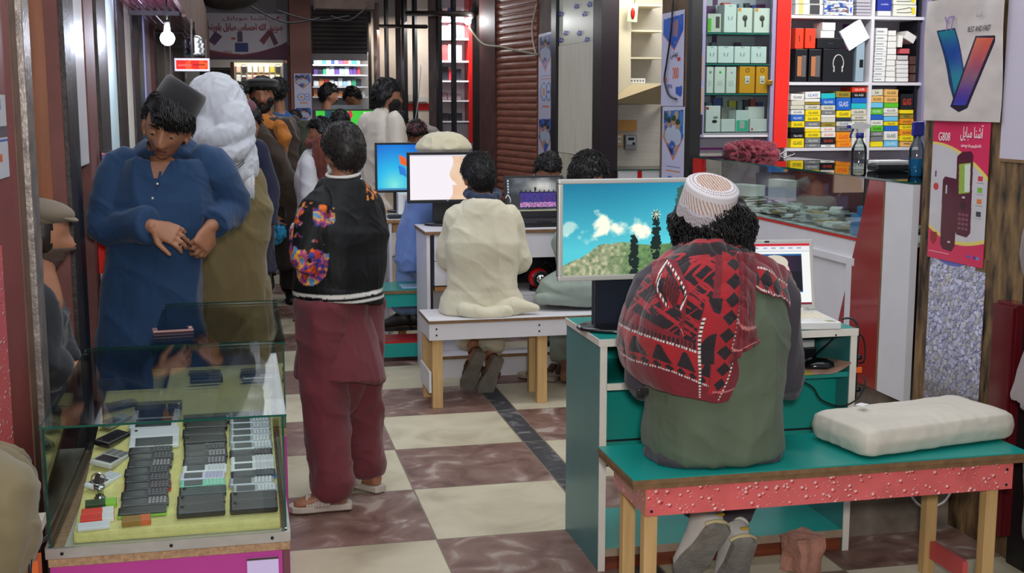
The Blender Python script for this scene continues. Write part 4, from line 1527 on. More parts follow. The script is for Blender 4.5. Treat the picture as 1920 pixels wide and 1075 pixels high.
# white laptop on the teal desk
FRp, HRp = atz(1578, 603, DZ + .03), atz(1521, 566, DZ + .03)
dv = (HRp - FRp)
ang = math.atan2(-dv.x, dv.y)
t = thing('laptop', 'white laptop with a video window on its page, on the teal desk', 'laptop', (FRp.x, FRp.y, DZ), ang * .55)
LW, LD = .352, .255
MB().box((-LW / 2, LD / 2, .015), (LW, LD, .026), None, 0, .005).build('base', whitep, t)
mb = MB()
for j in range(6):
 for i in range(14):
  mb.box((-.325 + i * .0228, .088 + j * .0215, .0285), (.0190, .0175, .004), None, 0, .0015)
mb.build('keys', mat('cream_keys', (226, 220, 196), .5), t)
MB().box((-LW / 2 - .02, .04, .0283), (.085, .05, .0008)).build('touchpad', mat('pale_grey_plastic', (198, 200, 204), .35), t)
MB().box((-.035, .03, .0283), (.03, .014, .0008)).build('sticker', mat('olive_sticker', (172, 170, 80), .5), t)
MB().box((-.030, .014, .0283), (.03, .010, .0008)).build('sticker', mat('grey_sticker', (120, 126, 134), .5), t)
MB().box((.0, 0, 0), (LW - .02, LD - .04, .003)).build('underside', blackp, t).location = (-LW / 2, LD / 2, .0024)
p = Paint(1.0, .75, 190, 140, (236, 238, 236))
u, v = p.u, p.v
p.rect(0, 0, 1, .03, (196, 30, 50))
p.rect(.0, .03, 1, .085, (226, 228, 232))
for q in range(9):
 p.rect(.05 + q * .1, .045, .10 + q * .1, .06, (150, 160, 190))
p.rect(0, .09, 1, .10, (188, 196, 206))
p.rect(.20, .125, .90, .60, (26, 28, 38))
p.rect(.20, .125, .90, .150, (28, 92, 150))
u = u - .17
p.u = u
p.put((v > .155) & (v < .58) & (u < .72) & (u > .04), np.stack([92 - 60 * sstep(.3, .75, u), 38 - 14 * u, 70 - 30 * u], -1))
p.put((v > .34) & (u > .60) & (u < .72) & (v < .58), (20, 20, 30))
p.ell(.12, .36, .17, .22, (206, 160, 160))
p.ell(.44, .38, .15, .20, (222, 178, 176))
p.ell(.41, .24, .16, .10, (206, 196, 182))
p.put((((u - .33) / .08) ** 2 + ((v - .33) / .14) ** 2 < 1), (180, 150, 140))
p.ell(.40, .35, .028, .012, (90, 60, 64))
p.ell(.52, .36, .028, .012, (90, 60, 64))
p.rect(.38, .315, .43, .325, (130, 100, 96))
p.line(.47, .37, .48, .43, .015, (190, 140, 140))
p.ell(.46, .485, .04, .014, (186, 96, 110))
p.put((v > .53) & (u < .58) & (v < .59) & (u > .25), (60, 40, 60))
u = u + .17
p.u = u
p.rect(.20, .585, .90, .60, (30, 100, 160))
p.rect(0, .725, 1, .75, (120, 24, 44))
lid = bpy.data.objects.new('lid', MB().box((-LW / 2, .004, .13), (LW, .010, .262), None, 0, .005).mesh('lid', silverp))
COL.objects.link(lid)
lid.parent = t
lid.location = (0, LD, .03)
lid.rotation_euler = (R(-14), 0, 0)
flat_grid(p, (-LW + .016, -.0018, .245), (LW - .032, 0, 0), (0, 0, -.226), screen_m, 'screen', lid, thick=.0004)
MB().box((-LW / 2, -.0015, .253), (.018, .002, .006), None, 0, .0005).build('webcam', blackp, lid)
mb = MB()
for hx in (-LW + .05, -.05):
 mb.cyl((hx - .02, 0, .0), (hx + .02, 0, .0), .007, n=12)
mb.build('hinge', silverp, lid)
t = thing('mouse_mat', 'worn patterned mouse mat curling over the edge of the teal desk shelf', 'mat', (1.86, DY0 - .01, zsh))
xs = np.linspace(0, .235, 30)
ys = np.linspace(0, .22, 24)
Pm = np.zeros((24, 30, 3))
for j, yv in enumerate(ys):
 for i, xv in enumerate(xs):
  Pm[j, i] = (xv - .02, -.015 + yv, .004 + .035 * max(0, (xv - .15) / .085) ** 2 * (1 - yv / .3))
p = Paint(.235, .22, 30, 24, (170, 130, 110))
p.c = p.c * (.7 + .6 * p.noise(40, 3)[..., None])
p.put(p.u < .09, (186, 160, 60))
link('pad', grid_mesh('pad', Pm[::-1], p.c[::-1], print_m, thick=.003), t)
t = thing('computer_mouse', 'black computer mouse on the patterned mat in the teal desk', 'mouse', (at(1535, 690, 3.93).x, 3.93, zsh + .0075), R(72))
mb = MB()
rg = []
for f, wv_, hv in ((-.056, .012, .010), (-.050, .026, .022), (-.025, .032, .034), (.010, .031, .036), (.040, .028, .026), (.054, .020, .014), (.058, .008, .006)):
 rg.append([V((wv_ * math.cos(a), f, max(0, hv * math.sin(a)) if math.sin(a) > 0 else 0.0)) for a in np.linspace(0, 2 * PI, 20, endpoint=False)])
mb.rings(rg)
mb.build('body', glossblack, t)
MB().box((0, .032, .0315), (.006, .016, .006), (R(-22), 0, 0), 0, .002).build('wheel', mat('grey_rubber', (70, 70, 74), .6), t)
def cable(label, pts, r=.003, m=None, k=8, group=None, name='cable'):
 mb = MB().tube(pts, r, 8, 0, k=k)
 o = V(pts[0])
 mb.shift(o)
 ob = mb.build(name, m or blackp, None)
 ob.location = o
 return tag(ob, label, 'cable', group)
A = lambda u, v, Y: at(u, v, Y)
cable('black mouse cable looping below the shelf of the teal desk', [A(1500, 713, 3.855), A(1525, 728, 3.855), A(1540, 750, 3.85), A(1575, 762, 3.85), A(1605, 750, 3.85), A(1622, 722, 3.86), A(1619, 705, 3.9)])
cable('black cable running down inside the teal desk to the mouse', [A(1568, 628, 3.86), A(1552, 645, 3.9), A(1525, 668, 3.98), A(1510, 690, 4.02)])
cable('black charging cable hanging from the white laptop over the desk end', [A(1578, 598, 3.92), A(1598, 598, 3.9), A(1609, 615, 3.88), A(1608, 650, 3.88), A(1606, 668, 3.9)], .004)
cable('thin black cable bowing out beside the end of the teal desk', [A(1600, 620, 3.9), A(1617, 632, 3.9), A(1622, 655, 3.9), A(1620, 678, 3.9), A(1610, 680, 3.92)])
t = thing('power_strip', 'black power strip with an orange switch on the end of the teal desk', 'power strip', (DX1 + .014, 3.92, zsh - .02))
MB().box((0, 0, 0), (.022, .05, .19), None, 0, .004).build('body', blackp, t)
MB().box((.012, -.026, .02), (.024, .012, .02), None, 0, .002).build('switch', mat('orange_plastic', (236, 110, 30), .4), t)
for dz in (.062, -.055):
 MB().cyl((.011, -.01, dz), (.03, -.01, dz), .012, .009, 14).build('plug', blackp, t)
t = thing('charger', 'pale box of papers and adapter stuffed in the teal desk shelf', 'box', (at(1505, 660, 4.05).x, 4.14, zsh + .001))
MB().box((0, 0, .021), (.16, .08, .038), None, 0, .003).build('black_adapter', blackp, t)
MB().box((.02, .01, .056), (.11, .08, .030), (0, 0, .1), 0, .002).build('carton', whitep, t)
MB().box((-.02, .01, .086), (.12, .08, .025), (0, .1, .2), 0, .002).build('brown_pack', mat('tan_paper', (164, 136, 96), .7), t)
zs_ = EZ - .38
t = thing('speaker', 'round red speaker with a silver cone on the shelf of the white desk', 'speaker', (at(1011, 485, 7.04).x, 7.06, zs_ + .001))
MB().lathe([(.001, 0), (.055, 0), (.056, .01), (.04, .02), (.001, .021)], 28).build('base', blackp, t)
MB().sphere((0, 0, .075), (.062, .055, .060), 28, 18).build('shell', redp, t)
rx = Euler((R(90), 0, 0)).to_matrix()
MB().lathe([(.046, -.004), (.050, .002), (.046, .010), (.034, .004), (.001, .003)], 32, (.004, -.046, .075), rx).build('ring', blackp, t)
MB().lathe([(.030, 0), (.028, .006), (.016, .014), (.001, .017)], 28, (.004, -.050, .075), rx).build('cone', chrome, t)
t = thing('power_adapter', 'dark tangle of adapters behind the red speaker', 'adapter', (at(1050, 470, 7.2).x, 7.2, zs_ + .002))
MB().box((0, 0, .06), (.10, .08, .12), (0, 0, .3), 0, .01).build('body', blackp, t)
MB().tube([(-.05, -.05, .10), (-.10, -.08, .16), (-.16, -.06, .10), (-.2, -.05, .006)], .005, 8, 0, k=6).build('cord', blackp, t)
cable('white cord hanging beside the cream-shirted youth', [A(948, 372, 7.0), A(952, 366, 7.0), A(957, 374, 7.0), A(957, 380, 7.02)], .003, whitep)
# glass cases of phones
CZ = .88
cY0 = atz(530, 775, CZ).y
cX0, cX1, cY1 = -.447, .088, 3.74
cB = at(300, 1022, cY0).z
case = thing('glass_showcase', 'near glass showcase of used phones on a chipboard and magenta base', 'showcase', (cX0, cY0, 0))
def pane(mb, x0, x1, y0, y1, z0, z1, thin):
 ax = {'x': 0, 'y': 1, 'z': 2}[thin]
 lo, hi = [x0, y0, z0], [x1, y1, z1]
 vs = [V((a, b, c)) for a in (x0, x1) for b in (y0, y1) for c in (z0, z1)]
 fs = [[0, 1, 3, 2], [4, 6, 7, 5], [0, 4, 5, 1], [2, 3, 7, 6], [0, 2, 6, 4], [1, 5, 7, 3]]
 for k, f in enumerate(fs):
  mb.add([vs[i] for i in f], [[0, 1, 2, 3]], 0 if k // 2 == ax else 1)
 return mb
P(pane(MB(), cX0 - .004, cX1 + .006, cY0 - .012, cY1, CZ - .005, CZ, 'z'), 'glass_top', [clear, gedge], case)
P(pane(MB(), cX0 + .002, cX1 - .006, cY0, cY0 + .005, cB, CZ - .006, 'y'), 'front_pane', [clear, gedge], case)
P(pane(MB(), cX0, cX0 + .005, cY0 + .006, cY1 - .01, cB, CZ - .006, 'x'), 'side_pane', [clear, gedge], case)
P(pane(MB(), cX1 - .005, cX1, cY0 + .006, cY1 - .01, cB, CZ - .006, 'x'), 'side_pane', [clear, gedge], case)
P(MB().span(cX0 + .006, cX0 + .022, cY1 - .03, cY1 - .012, cB, CZ - .006), 'corner_strip', blackp, case)
alum = mat('scuffed_aluminium', (188, 186, 182), .3, metal=.6, var=.1, vscale=25)
mb = MB().span(cX0 - .006, cX1 + .006, cY0 - .010, cY0 - .001, cB - .012, cB + .012).span(cX1 + .0005, cX1 + .008, cY0, cY1, cB - .012, cB + .012).span(cX0 - .008, cX0 - .0005, cY0, cY1, cB - .012, cB + .012)
P(mb, 'metal_strip', alum, case)
chip = mat('raw_chipboard', (170, 136, 104), .9, var=.35, vscale=90, bump=.3, bscale=200)
P(MB().span(cX0 - .002, cX1 + .006, cY0 + .000, cY1, cB - .035, cB - .013), 'base_board', chip, case)
P(MB().span(cX0, cX1 - .012, cY0 + .006, cY1 - .01, .02, cB - .036), 'base_cabinet', mat('magenta_laminate', (178, 58, 142), .35, var=.05), case)
P(MB().span(cX1 - .011, cX1 + .004, cY0 + .004, cY1 - .01, .0, cB - .036), 'end_board', mat('dark_red_board', (104, 58, 66), .6), case)
P(MB().span(cX1 - .095, cX1 - .022, cY0 + .001, cY0 + .0055, cB - .13, cB - .052), 'card', mat('lilac_card', (206, 190, 232), .5), case)
P(MB().span(cX1 - .095, cX1 - .022, cY0 - .0005, cY0 + .0008, cB - .056, cB - .051), 'card_edge', mat('torn_dark_edge', (70, 50, 50), .8), case)
for q in (.03, .27, .50):
 P(MB().cyl((cX0 + q, cY0 - .0101, cB), (cX0 + q, cY0 - .0125, cB), .004, n=8), 'rivet', nailm, case)
foam = mat('yellow_foam', (222, 213, 138), .95, var=.12, vscale=40, bump=.3, bscale=160)
fs0, fs1 = V((0, cY0 + .035, cB + .030)), V((0, cY1 - .03, cB + .175))
SL = (fs1 - fs0)
slope = math.atan2(SL.z, SL.y)
RS = Matrix.Rotation(slope, 3, 'X')
fo = MB().box((0, 0, 0), (cX1 - cX0 - .062, SL.length, .028), None, 0, .008)
mid = (fs0 + fs1) / 2 + RS @ V((0, 0, -.0142))
f = P(fo, 'foam_tray', foam, case)
f.data.transform(Matrix.Translation(V(case.location)))
f.location = (-(cX0) + (cX0 + cX1) / 2 + .018, mid.y - cY0, mid.z)
f.rotation_euler = (slope, 0, 0)
f2 = P(MB().span(cX0 + .03, cX1 - .012, cY0 + .006, cY1 - .02, cB - .011, cB + .001), 'case_floor', mat('white_case_floor', (200, 198, 180), .7), case)
def slope_pt(x, s, h=0.0):
 p = fs0 + SL.normalized() * s
 q = p + RS @ V((0, 0, h))
 return V((x, q.y, q.z))
# phone kinds, each built once: body, screen, keypad
PH = {}
def phone_proto(kind, bodyc, keyc, L=.112, W=.040, T=.012, touch=False, back=False, rim=None, silver=False):
 me = {}
 bm_ = mat('phone_' + kind, bodyc, .22, coat=.3, metal=.4 if silver else 0)
 me['body'] = MB().box((0, 0, T / 2), (L, W, T), None, 0, .0055).mesh('body', bm_)
 if rim:
  me['rim'] = MB().box((0, -.0004, T * .42), (L + .002, W + .002, T * .55), None, 0, .004).mesh('rim', mat('rim_' + kind, rim, .3))
 if not back:
  if touch:
   me['screen'] = MB().box((0, 0, T + .0002), (L * .74, W * .86, .0008), None, 0, .0003).mesh('screen', glossblack)
   me['home_button'] = MB().box((L * .43, 0, T + .0003), (.006, .014, .0009), None, 0, .0003).mesh('home_button', silverp)
  else:
   me['screen'] = MB().box((-L * .20, 0, T + .0002), (L * .40, W * .74, .0009), None, 0, .0003).mesh('screen', mat('dim_phone_screen', (52, 56, 60), .12, coat=.4))
   kb = MB()
   for i in range(5):
    for j in range(3):
     kb.box((L * (.10 + .078 * i), (j - 1) * W * .28, T + .0012), (L * .058, W * .21, .0018), None, 0, .0005)
   me['keypad'] = kb.mesh('keypad', mat('keys_' + kind, keyc, .3))
 else:
  me['camera'] = MB().cyl((-L * .38, W * .2, T - .0005), (-L * .38, W * .2, T + .0012), .0045, n=14).mesh('camera', glossblack)
 PH[kind] = me
phone_proto('black', (22, 22, 26), (96, 96, 102))
phone_proto('charcoal', (44, 44, 50), (150, 146, 150))
phone_proto('black_red_rim', (24, 22, 24), (110, 100, 104), rim=(214, 50, 36))
phone_proto('white', (226, 228, 230), (206, 208, 214))
phone_proto('mint', (120, 210, 178), (168, 220, 196))
phone_proto('lilac', (206, 202, 222), (188, 184, 210))
phone_proto('blue_rim', (34, 36, 44), (92, 96, 112), rim=(40, 110, 200))
phone_proto('silver', (176, 182, 188), (226, 228, 232), silver=True)
phone_proto('green_rim', (18, 20, 20), (60, 64, 64), rim=(130, 200, 50), back=True)
phone_proto('white_touch', (226, 226, 226), (0, 0, 0), L=.130, W=.060, T=.010, touch=True)
phone_proto('black_touch', (16, 16, 20), (0, 0, 0), L=.130, W=.060, T=.010, touch=True)
phone_proto('white_back', (232, 232, 236), (0, 0, 0), L=.130, W=.060, T=.010, back=True)
phone_proto('gloss_slab', (14, 14, 18), (0, 0, 0), L=.114, W=.046, T=.016, back=True)
phone_proto('dark_teal_slab', (34, 56, 54), (0, 0, 0), L=.114, W=.046, T=.015, back=True)
phone_proto('pda', (196, 194, 186), (120, 120, 120), L=.112, W=.062, T=.014)
WORDS = {'black': 'black keypad phone', 'charcoal': 'charcoal keypad phone with pale keys', 'black_red_rim': 'black keypad phone with a red rim', 'white': 'white keypad phone', 'mint': 'mint green keypad phone', 'lilac': 'pale lilac keypad phone', 'blue_rim': 'dark keypad phone with a blue rim', 'silver': 'silver keypad phone', 'green_rim': 'black phone with a lime green rim', 'white_touch': 'white smartphone', 'black_touch': 'black smartphone', 'white_back': 'white phone lying face down', 'gloss_slab': 'glossy black phone face down', 'dark_teal_slab': 'dark teal phone face down', 'pda': 'silver phone with a square screen'}
ORD = ['first', 'second', 'third', 'fourth', 'fifth', 'sixth', 'seventh', 'eighth', 'ninth', 'tenth', 'eleventh', 'twelfth', 'thirteenth', 'fourteenth', 'fifteenth', 'sixteenth', 'seventeenth', 'eighteenth']
def phone(kind, loc, rot, label, group):
 t = thing('phone', label, 'phone', loc, 0, group)
 t.rotation_euler = rot
 for k, me in PH[kind].items():
  link(k, me, t)
 return t
colB = ['green_rim', 'charcoal', 'black', 'black_red_rim', 'black', 'black', 'charcoal', 'black', 'black', 'white_touch', 'white_back', 'white_touch', 'white_touch', 'black_touch']
colC = ['gloss_slab', 'gloss_slab', 'dark_teal_slab', 'mint', 'lilac', 'white', 'charcoal', 'charcoal', 'black', 'gloss_slab', 'gloss_slab', 'gloss_slab', 'black_touch']
colD = ['gloss_slab', 'gloss_slab', 'silver', 'silver', 'blue_rim', 'white', 'white', 'black', 'silver', 'silver', 'silver', 'silver', 'silver', 'silver']
rnd = random.Random(21)
for cn, cx, col, w0 in (('middle-left', -.244, colB, 'second'), ('middle-right', -.108, colC, 'third'), ('right', .014, colD, 'fourth')):
 s = .028
 if cn == 'middle-left':
  s = .050
 for k, kind in enumerate(col):
  W = .060 if ('touch' in kind or 'white_back' in kind) else .040
  if kind in ('gloss_slab', 'dark_teal_slab'):
   W = .046
  cxx = cx
  px = cxx + rnd.uniform(-.004, .004)
  s += W / 2
  if s + W / 2 > SL.length - .004:
   break
  phone(kind, slope_pt(px, s, .0015), (slope, 0, rnd.uniform(-.03, .05)), '%s, %s from front, %s column, near case' % (WORDS[kind], ORD[k], w0), 'used phones on the near foam tray')
  s += W / 2 + .0012
for k, (kind, x, s, a) in enumerate((('white', -.352, .245, 62), ('pda', -.344, .366, 66), ('gloss_slab', -.350, .487, 64), ('silver', -.352, .606, 62), ('charcoal', -.352, .715, 30))):
 phone(kind, slope_pt(x, s, .0015), (slope, 0, R(a)), '%s set aslant, %s from front, slanted column' % (WORDS[kind], ORD[k]), 'slanted phones beside the key ring')
for k, (x, s, L, W, T, m1, m2, lab) in enumerate((
  (-.353, .020, .072, .030, .008, (226, 226, 232), None, 'white battery lying frontmost on the yellow foam'),
  (-.348, .054, .076, .028, .010, (226, 60, 46), (230, 226, 226), 'red and white battery pack beside the white battery'),
  (-.350, .088, .074, .030, .008, (232, 70, 54), (228, 224, 226), 'red-topped battery behind the white battery'),
  (-.346, .122, .072, .028, .014, (44, 70, 40), (140, 200, 60), 'black pack with green corners near the key ring'),
  (-.258, .026, .066, .030, .014, (150, 110, 30), (214, 100, 40), 'small gold and orange pack beside the green-cornered pack'))):
 t = thing('battery_pack', lab, 'battery', slope_pt(x, s, .0015), 0, 'loose packs at the front of the tray')
 t.rotation_euler = (slope, 0, R(6))
 MB().box((0, 0, T / 2), (L, W, T), None, 0, .002).build('case', mat('pack_%d' % k, m1, .35), t)
 if m2:
  MB().box((L * .31, 0, T / 2), (L * .36, W + .0006, T + .0008), None, 0, .002).build('end_cap', mat('packcap_%d' % k, m2, .35), t)
t = thing('showcase_lock', 'shiny cam lock with a key and ring on the foam of the near showcase', 'lock', slope_pt(-.352, .162, .0015))
t.rotation_euler = (slope, 0, 0)
MB().lathe([(.001, 0), (.014, 0), (.014, .004), (.010, .006), (.010, .026), (.013, .028), (.013, .034), (.001, .034)], 24).build('barrel', chrome, t)
a = [(V((.016 * math.cos(q), -.006, .056 + .016 * math.sin(q)))) for q in np.linspace(0, 2 * PI, 29)]
MB().tube(a, .0018, 8).build('ring', chrome, t)
MB().box((-.004, 0, .052), (.012, .003, .036), (0, .2, 0), 0, .001).build('key', blackp, t)
# second glass case behind
dX0, dX1, dY0, dY1, dZ = -.272, .124, 3.765, 4.60, .868
case2 = thing('glass_showcase', 'second glass showcase of phones standing behind the near showcase', 'showcase', (dX0, dY0, 0))
dB = .60
P(pane(MB(), dX0 - .002, dX1 + .004, dY0, dY1, dZ - .005, dZ, 'z'), 'glass_top', [clear, gedge], case2)
P(pane(MB(), dX0, dX0 + .005, dY0, dY1 - .01, dB, dZ - .006, 'x'), 'side_pane', [clear, gedge], case2)
P(pane(MB(), dX1 - .005, dX1, dY0, dY1 - .01, dB, dZ - .006, 'x'), 'side_pane', [clear, gedge], case2)
P(MB().span(dX0, dX1, dY0, dY1, .0, dB - .03), 'base_cabinet', mat('magenta_laminate', (178, 58, 142), .35), case2)
P(MB().span(dX0, dX1, dY0, dY1, dB - .03, dB - .004), 'base_board', chip, case2)
P(MB().span(dX0 + .01, dX1 - .01, dY0 + .01, dY1 - .01, dB - .003, dB + .03, bev=.008), 'foam_tray', foam, case2)
ks = ['black', 'charcoal', 'black', 'black', 'silver', 'black', 'charcoal', 'black', 'silver', 'black', 'black', 'charcoal']
for cx, wn in ((-.135, 'inner'), (.045, 'outer')):
 for k in range(11):
  if wn == 'inner' and k in (1, 3, 4, 7):
   continue
  kind = ks[(k * 5 + (3 if wn == 'inner' else 0)) % 12]
  phone(kind, (cx + rnd.uniform(-.008, .008), dY0 + .06 + k * .062, dB + .0315), (0, 0, rnd.uniform(-.12, .12)), '%s, %s along the %s row, second case' % (WORDS[kind], ORD[k], wn), 'phones in the second showcase')
phone_proto('rose', (150, 108, 108), (0, 0, 0), L=.128, W=.064, T=.008, touch=True)
t = phone('rose', (at(332, 620, 4.3).x, atz(332, 620, dZ + .001).y, dZ + .0006), (0, 0, .12), 'brownish phone lying on top of the second glass showcase', 'phone left on the case')
# the near shop on the raised floor
CT = 1.286
cy0, cy1 = 4.36, 6.76
ctr = thing('display_counter', 'long glass-topped shop counter with white front and red end panel', 'counter', (XR, cy0, ZS))
zg = 1.017
P(pane(MB(), XR - .012, XR + .52, cy0, cy1, CT - .008, CT, 'z'), 'glass_top', [glass('counter_glass', (228, 240, 238), 1.0), gedge], ctr)
P(pane(MB(), XR, XR + .006, 4.77, cy1 - .05, zg, CT - .009, 'x'), 'front_pane', [clear2, gedge], ctr)
P(MB().span(XR - .004, XR + .004, 4.77, cy1 - .05, zg - .012, zg - .001), 'red_line', redp, ctr)
P(MB().span(XR, XR + .02, 4.79, cy1, ZS, zg - .013), 'front_panel', white, ctr)
mb = MB()
fy0, fy1 = atx(1600, 540, XR).y, atx(1530, 500, XR).y
for a in ((fy0, fy0 + .05, ZS + .05, .90), (fy0 - .02, fy1 + .2, .895, .93), (fy1 + .16, fy1 + .2, ZS + .05, .90)):
 mb.span(XR - .014, XR - .001, a[0], a[1], a[2], a[3], bev=.004)
P(mb, 'panel_moulding', white, ctr)
r0, r1 = atx(1635, 349, XR).y, atx(1662, 346, XR).y
rb = atx(1578, 640, XR).y
vs = []
for x in (XR - .012, XR + .02):
 vs += [V((x, r1, ZS)), V((x, rb + .10, ZS)), V((x, r0, CT - .010)), V((x, r1, CT - .010))]
P(MB().add(vs, [[0, 1, 2, 3], [7, 6, 5, 4], [0, 4, 5, 1], [1, 5, 6, 2], [2, 6, 7, 3], [3, 7, 4, 0]]), 'red_end_panel', darkred, ctr)
P(MB().span(XR - .012, XR - .0, r1 - .012, r1 - .001, ZS, CT - .010), 'board_edge', steelbl, ctr)
P(MB().span(XR - .010, XR + .02, cy0 + .0, r1 - .013, ZS, CT - .010), 'white_end_panel', white, ctr)
P(MB().span(XR - .01, XR + .02, cy1 - .13, cy1, zg, CT - .010), 'far_end_panel', redp, ctr)
P(MB().span(XR + .021, XR + .5, 4.60, cy1, zg - .02, zg - .001), 'glass_shelf', mat('pale_shelf_board', (190, 196, 196), .4), ctr)
P(MB().span(XR + .48, XR + .5, 4.60, cy1, ZS, CT - .01), 'back_panel', mat('dark_red_back', (120, 50, 60), .4), ctr)
mb = MB()
rnd = random.Random(5)
for k in range(620):
 y = rnd.uniform(4.90, 6.55)
 x = rnd.uniform(XR + .08, XR + .42)
 base = .0 + .07 * (1 - abs((x - XR - .22) / .22)) * (.6 + .4 * math.sin(y * 7))
 mb.box((x, y, zg + .012 + max(0, base) * rnd.random()), (.055 * rnd.uniform(.6, 1.2), .10 * rnd.uniform(.6, 1.2), .004 + .01 * rnd.random() ** 2), (rnd.uniform(-.12, .12), rnd.uniform(-.1, .1), rnd.uniform(0, 3.1)), rnd.choice([0, 0, 0, 1, 1, 2, 3, 4]))
o = mb.build('phone_part_packets', [mat('clear_film_packets', (224, 232, 230), .12, coat=.5, spec=.7), mat('pale_grey_packets', (196, 204, 202), .2, metal=.3), mat('dark_part_packets', (52, 56, 58), .25), mat('pale_packets', (220, 222, 216), .4), mat('ochre_packets', (150, 120, 60), .5)])
o['kind'] = 'stuff'
tag(o, 'heap of shiny phone part packets spread inside the glass counter', 'packets')
def yp(u, v, x=XR + .12):
 return atx(u, v, x)
def crate(name, label, cat, c, s, m, rz=0, group=None, bev=.003, lid=None):
 t = thing(name, label, cat, (c[0], c[1], c[2]), rz, group)
 MB().box((0, 0, s[2] / 2), s, None, 0, bev).build('carton', m, t)
 return t
c1 = atx(1400, 352, XR + .18)
crate('carton', 'white carton lying tilted on the packets in the glass counter', 'box', (c1.x, c1.y, zg + .062), (.10, .19, .062), whitep, R(20))
c1 = atx(1467, 345, XR + .25)
crate('carton', 'open white carton standing among the packets in the glass counter', 'box', (c1.x, c1.y, zg + .06), (.07, .16, .11), whitep, R(10))
c1 = atx(1608, 412, XR + .05)
t = thing('phone_stand', 'bright blue plastic block at the near end of the glass counter', 'stand', (c1.x + .02, c1.y, zg + .001))
bl = mat('bright_blue_plastic', (54, 150, 216), .35)
MB().box((0, 0, .045), (.06, .10, .09), None, 0, .008).build('block', bl, t)
MB().box((0, -.02, .11), (.05, .05, .04), None, 0, .008).build('upper_block', bl, t)
ph = atz(1609, 330, CT)
t = thing('spray_bottle', 'clear spray bottle with a white and blue trigger head on the glass counter', 'bottle', (ph.x, ph.y, CT + .0005))
MB().lathe([(.001, 0), (.030, 0), (.033, .006), (.033, .10), (.030, .125), (.014, .150), (.013, .165), (.001, .165)], 28).build('bottle', glass('clear_plastic_bottle', (226, 232, 232), 1.3, .05), t)
MB().lathe([(.001, .160), (.017, .160), (.017, .182), (.001, .182)], 20).build('collar', mat('deep_blue_plastic', (40, 44, 140), .35), t)
mb = MB().prism([(-.050, .214), (-.044, .202), (-.014, .198), (-.012, .182), (.012, .182), (.016, .196), (.046, .206), (.050, .214), (.012, .226), (-.03, .226)], .022, Matrix.Rotation(PI / 2, 4, 'X') @ Matrix.Translation((0, 0, -.011)))
mb.build('trigger_head', whitep, t)
MB().box((-.052, 0, .208), (.012, .016, .014), None, 0, .002).build('nozzle', mat('deep_blue_plastic', (40, 44, 140), .35), t)
mb = MB().tube([(-.030, 0, .198), (-.040, 0, .180), (-.044, 0, .162)], .005, 8, k=4)
mb.build('trigger', mat('deep_blue_plastic', (40, 44, 140), .35), t)
p2 = atz(1719, 333, CT)
t = thing('spray_bottle', 'spray bottle with blue liquid at the end of the glass counter by the poster pillar', 'bottle', (p2.x + .03, p2.y + .06, CT + .0005))
MB().lathe([(.001, 0), (.030, 0), (.032, .006), (.032, .11), (.026, .135), (.013, .155), (.013, .17), (.001, .17)], 24).build('bottle', glass('clear_plastic_bottle', (226, 232, 232), 1.3, .05), t)
MB().lathe([(.001, .002), (.0285, .002), (.030, .008), (.030, .075), (.001, .075)], 24).build('liquid', mat('blue_cleaner', (40, 150, 220), .1, spec=.6), t)
MB().box((0, 0, .20), (.05, .022, .06), None, 0, .006).build('trigger_head', mat('deep_blue_plastic', (40, 44, 140), .35), t)
p3 = atz(1675, 322, CT)
t = thing('card_terminal', 'flat black device case lying on the glass counter', 'device', (p3.x, p3.y + .04, CT + .0005), R(-6))
MB().box((0, 0, .018), (.17, .11, .034), None, 0, .012).build('body', blackp, t)
MB().box((0, 0, .0362), (.14, .08, .002), None, 0, .001).build('lid', mat('dark_grey_plastic', (40, 40, 44), .5), t)
t = thing('paper_stack', 'white paper stack behind the black device on the counter', 'paper', (p3.x + .10, p3.y + .22, CT + .0005))
MB().box((0, 0, .02), (.16, .10, .04), None, 0, .003).build('sheets', whitep, t)
p4 = atz(1410, 291, CT)
mb = MB()
rnd = random.Random(8)
for q in range(16):
 a = -.14 + .28 * q / 15
 mb.sphere((a, rnd.uniform(-.03, .03), .012 + .02 * rnd.random() + .020 * math.cos(a * 9)), (.034, .03, .034 * rnd.uniform(.6, 1.0)), 12, 8)
mb.box((0, 0, .006), (.30, .09, .012))
o = remesh('cloth', mb, .004, mat('burgundy_cloth', (122, 34, 52), .9, var=.2, sheen=.3), None, smooth=2, fold=fold_fn(.016, 34, 1.2, 4))
o.location = (p4.x, p4.y, CT + .004)
tag(o, 'crumpled burgundy cloth at the far end of the glass counter', 'cloth')
cable('thin white cable curling beside the burgundy cloth', [atz(1462, 290, CT + .003), atz(1475, 283, CT + .02), atz(1490, 288, CT + .003), atz(1470, 296, CT + .003)], .0025, whitep)
# shelving on the far side wall
SY0 = 6.89
def sx(u, v=150, Y=SY0):
 return at(u, v, Y).x
def sz(v, u=1550, Y=SY0):
 return at(u, v, Y).z
shl = thing('shelf_unit', 'white and purple wall shelving crammed with phone accessory boxes', 'shelf', (sx(1480), SY0, sz(300)))
xa, xb, xm = sx(1480), sx(1728), sx(1632)
yb = SY0 + .235
for v, nm in ((31, 'shelf'), (156, 'shelf'), (279, 'shelf')):
 P(MB().span(xa, xb, SY0, yb, sz(v) - .012, sz(v) + .006), nm, white, shl)
P(MB().span(xa, xb, SY0, yb, 2.32, 2.34), 'shelf', white, shl)
for x in (xa - .012, xm):
 P(MB().span(x - .010, x + .010, SY0 - .002, yb, sz(300), 2.34), 'upright', white, shl)
P(MB().span(xa, xb + .02, yb + .001, yb + .01, sz(300), 2.34), 'back_board', mat('grey_lavender_board', (150, 144, 158), .6), shl)
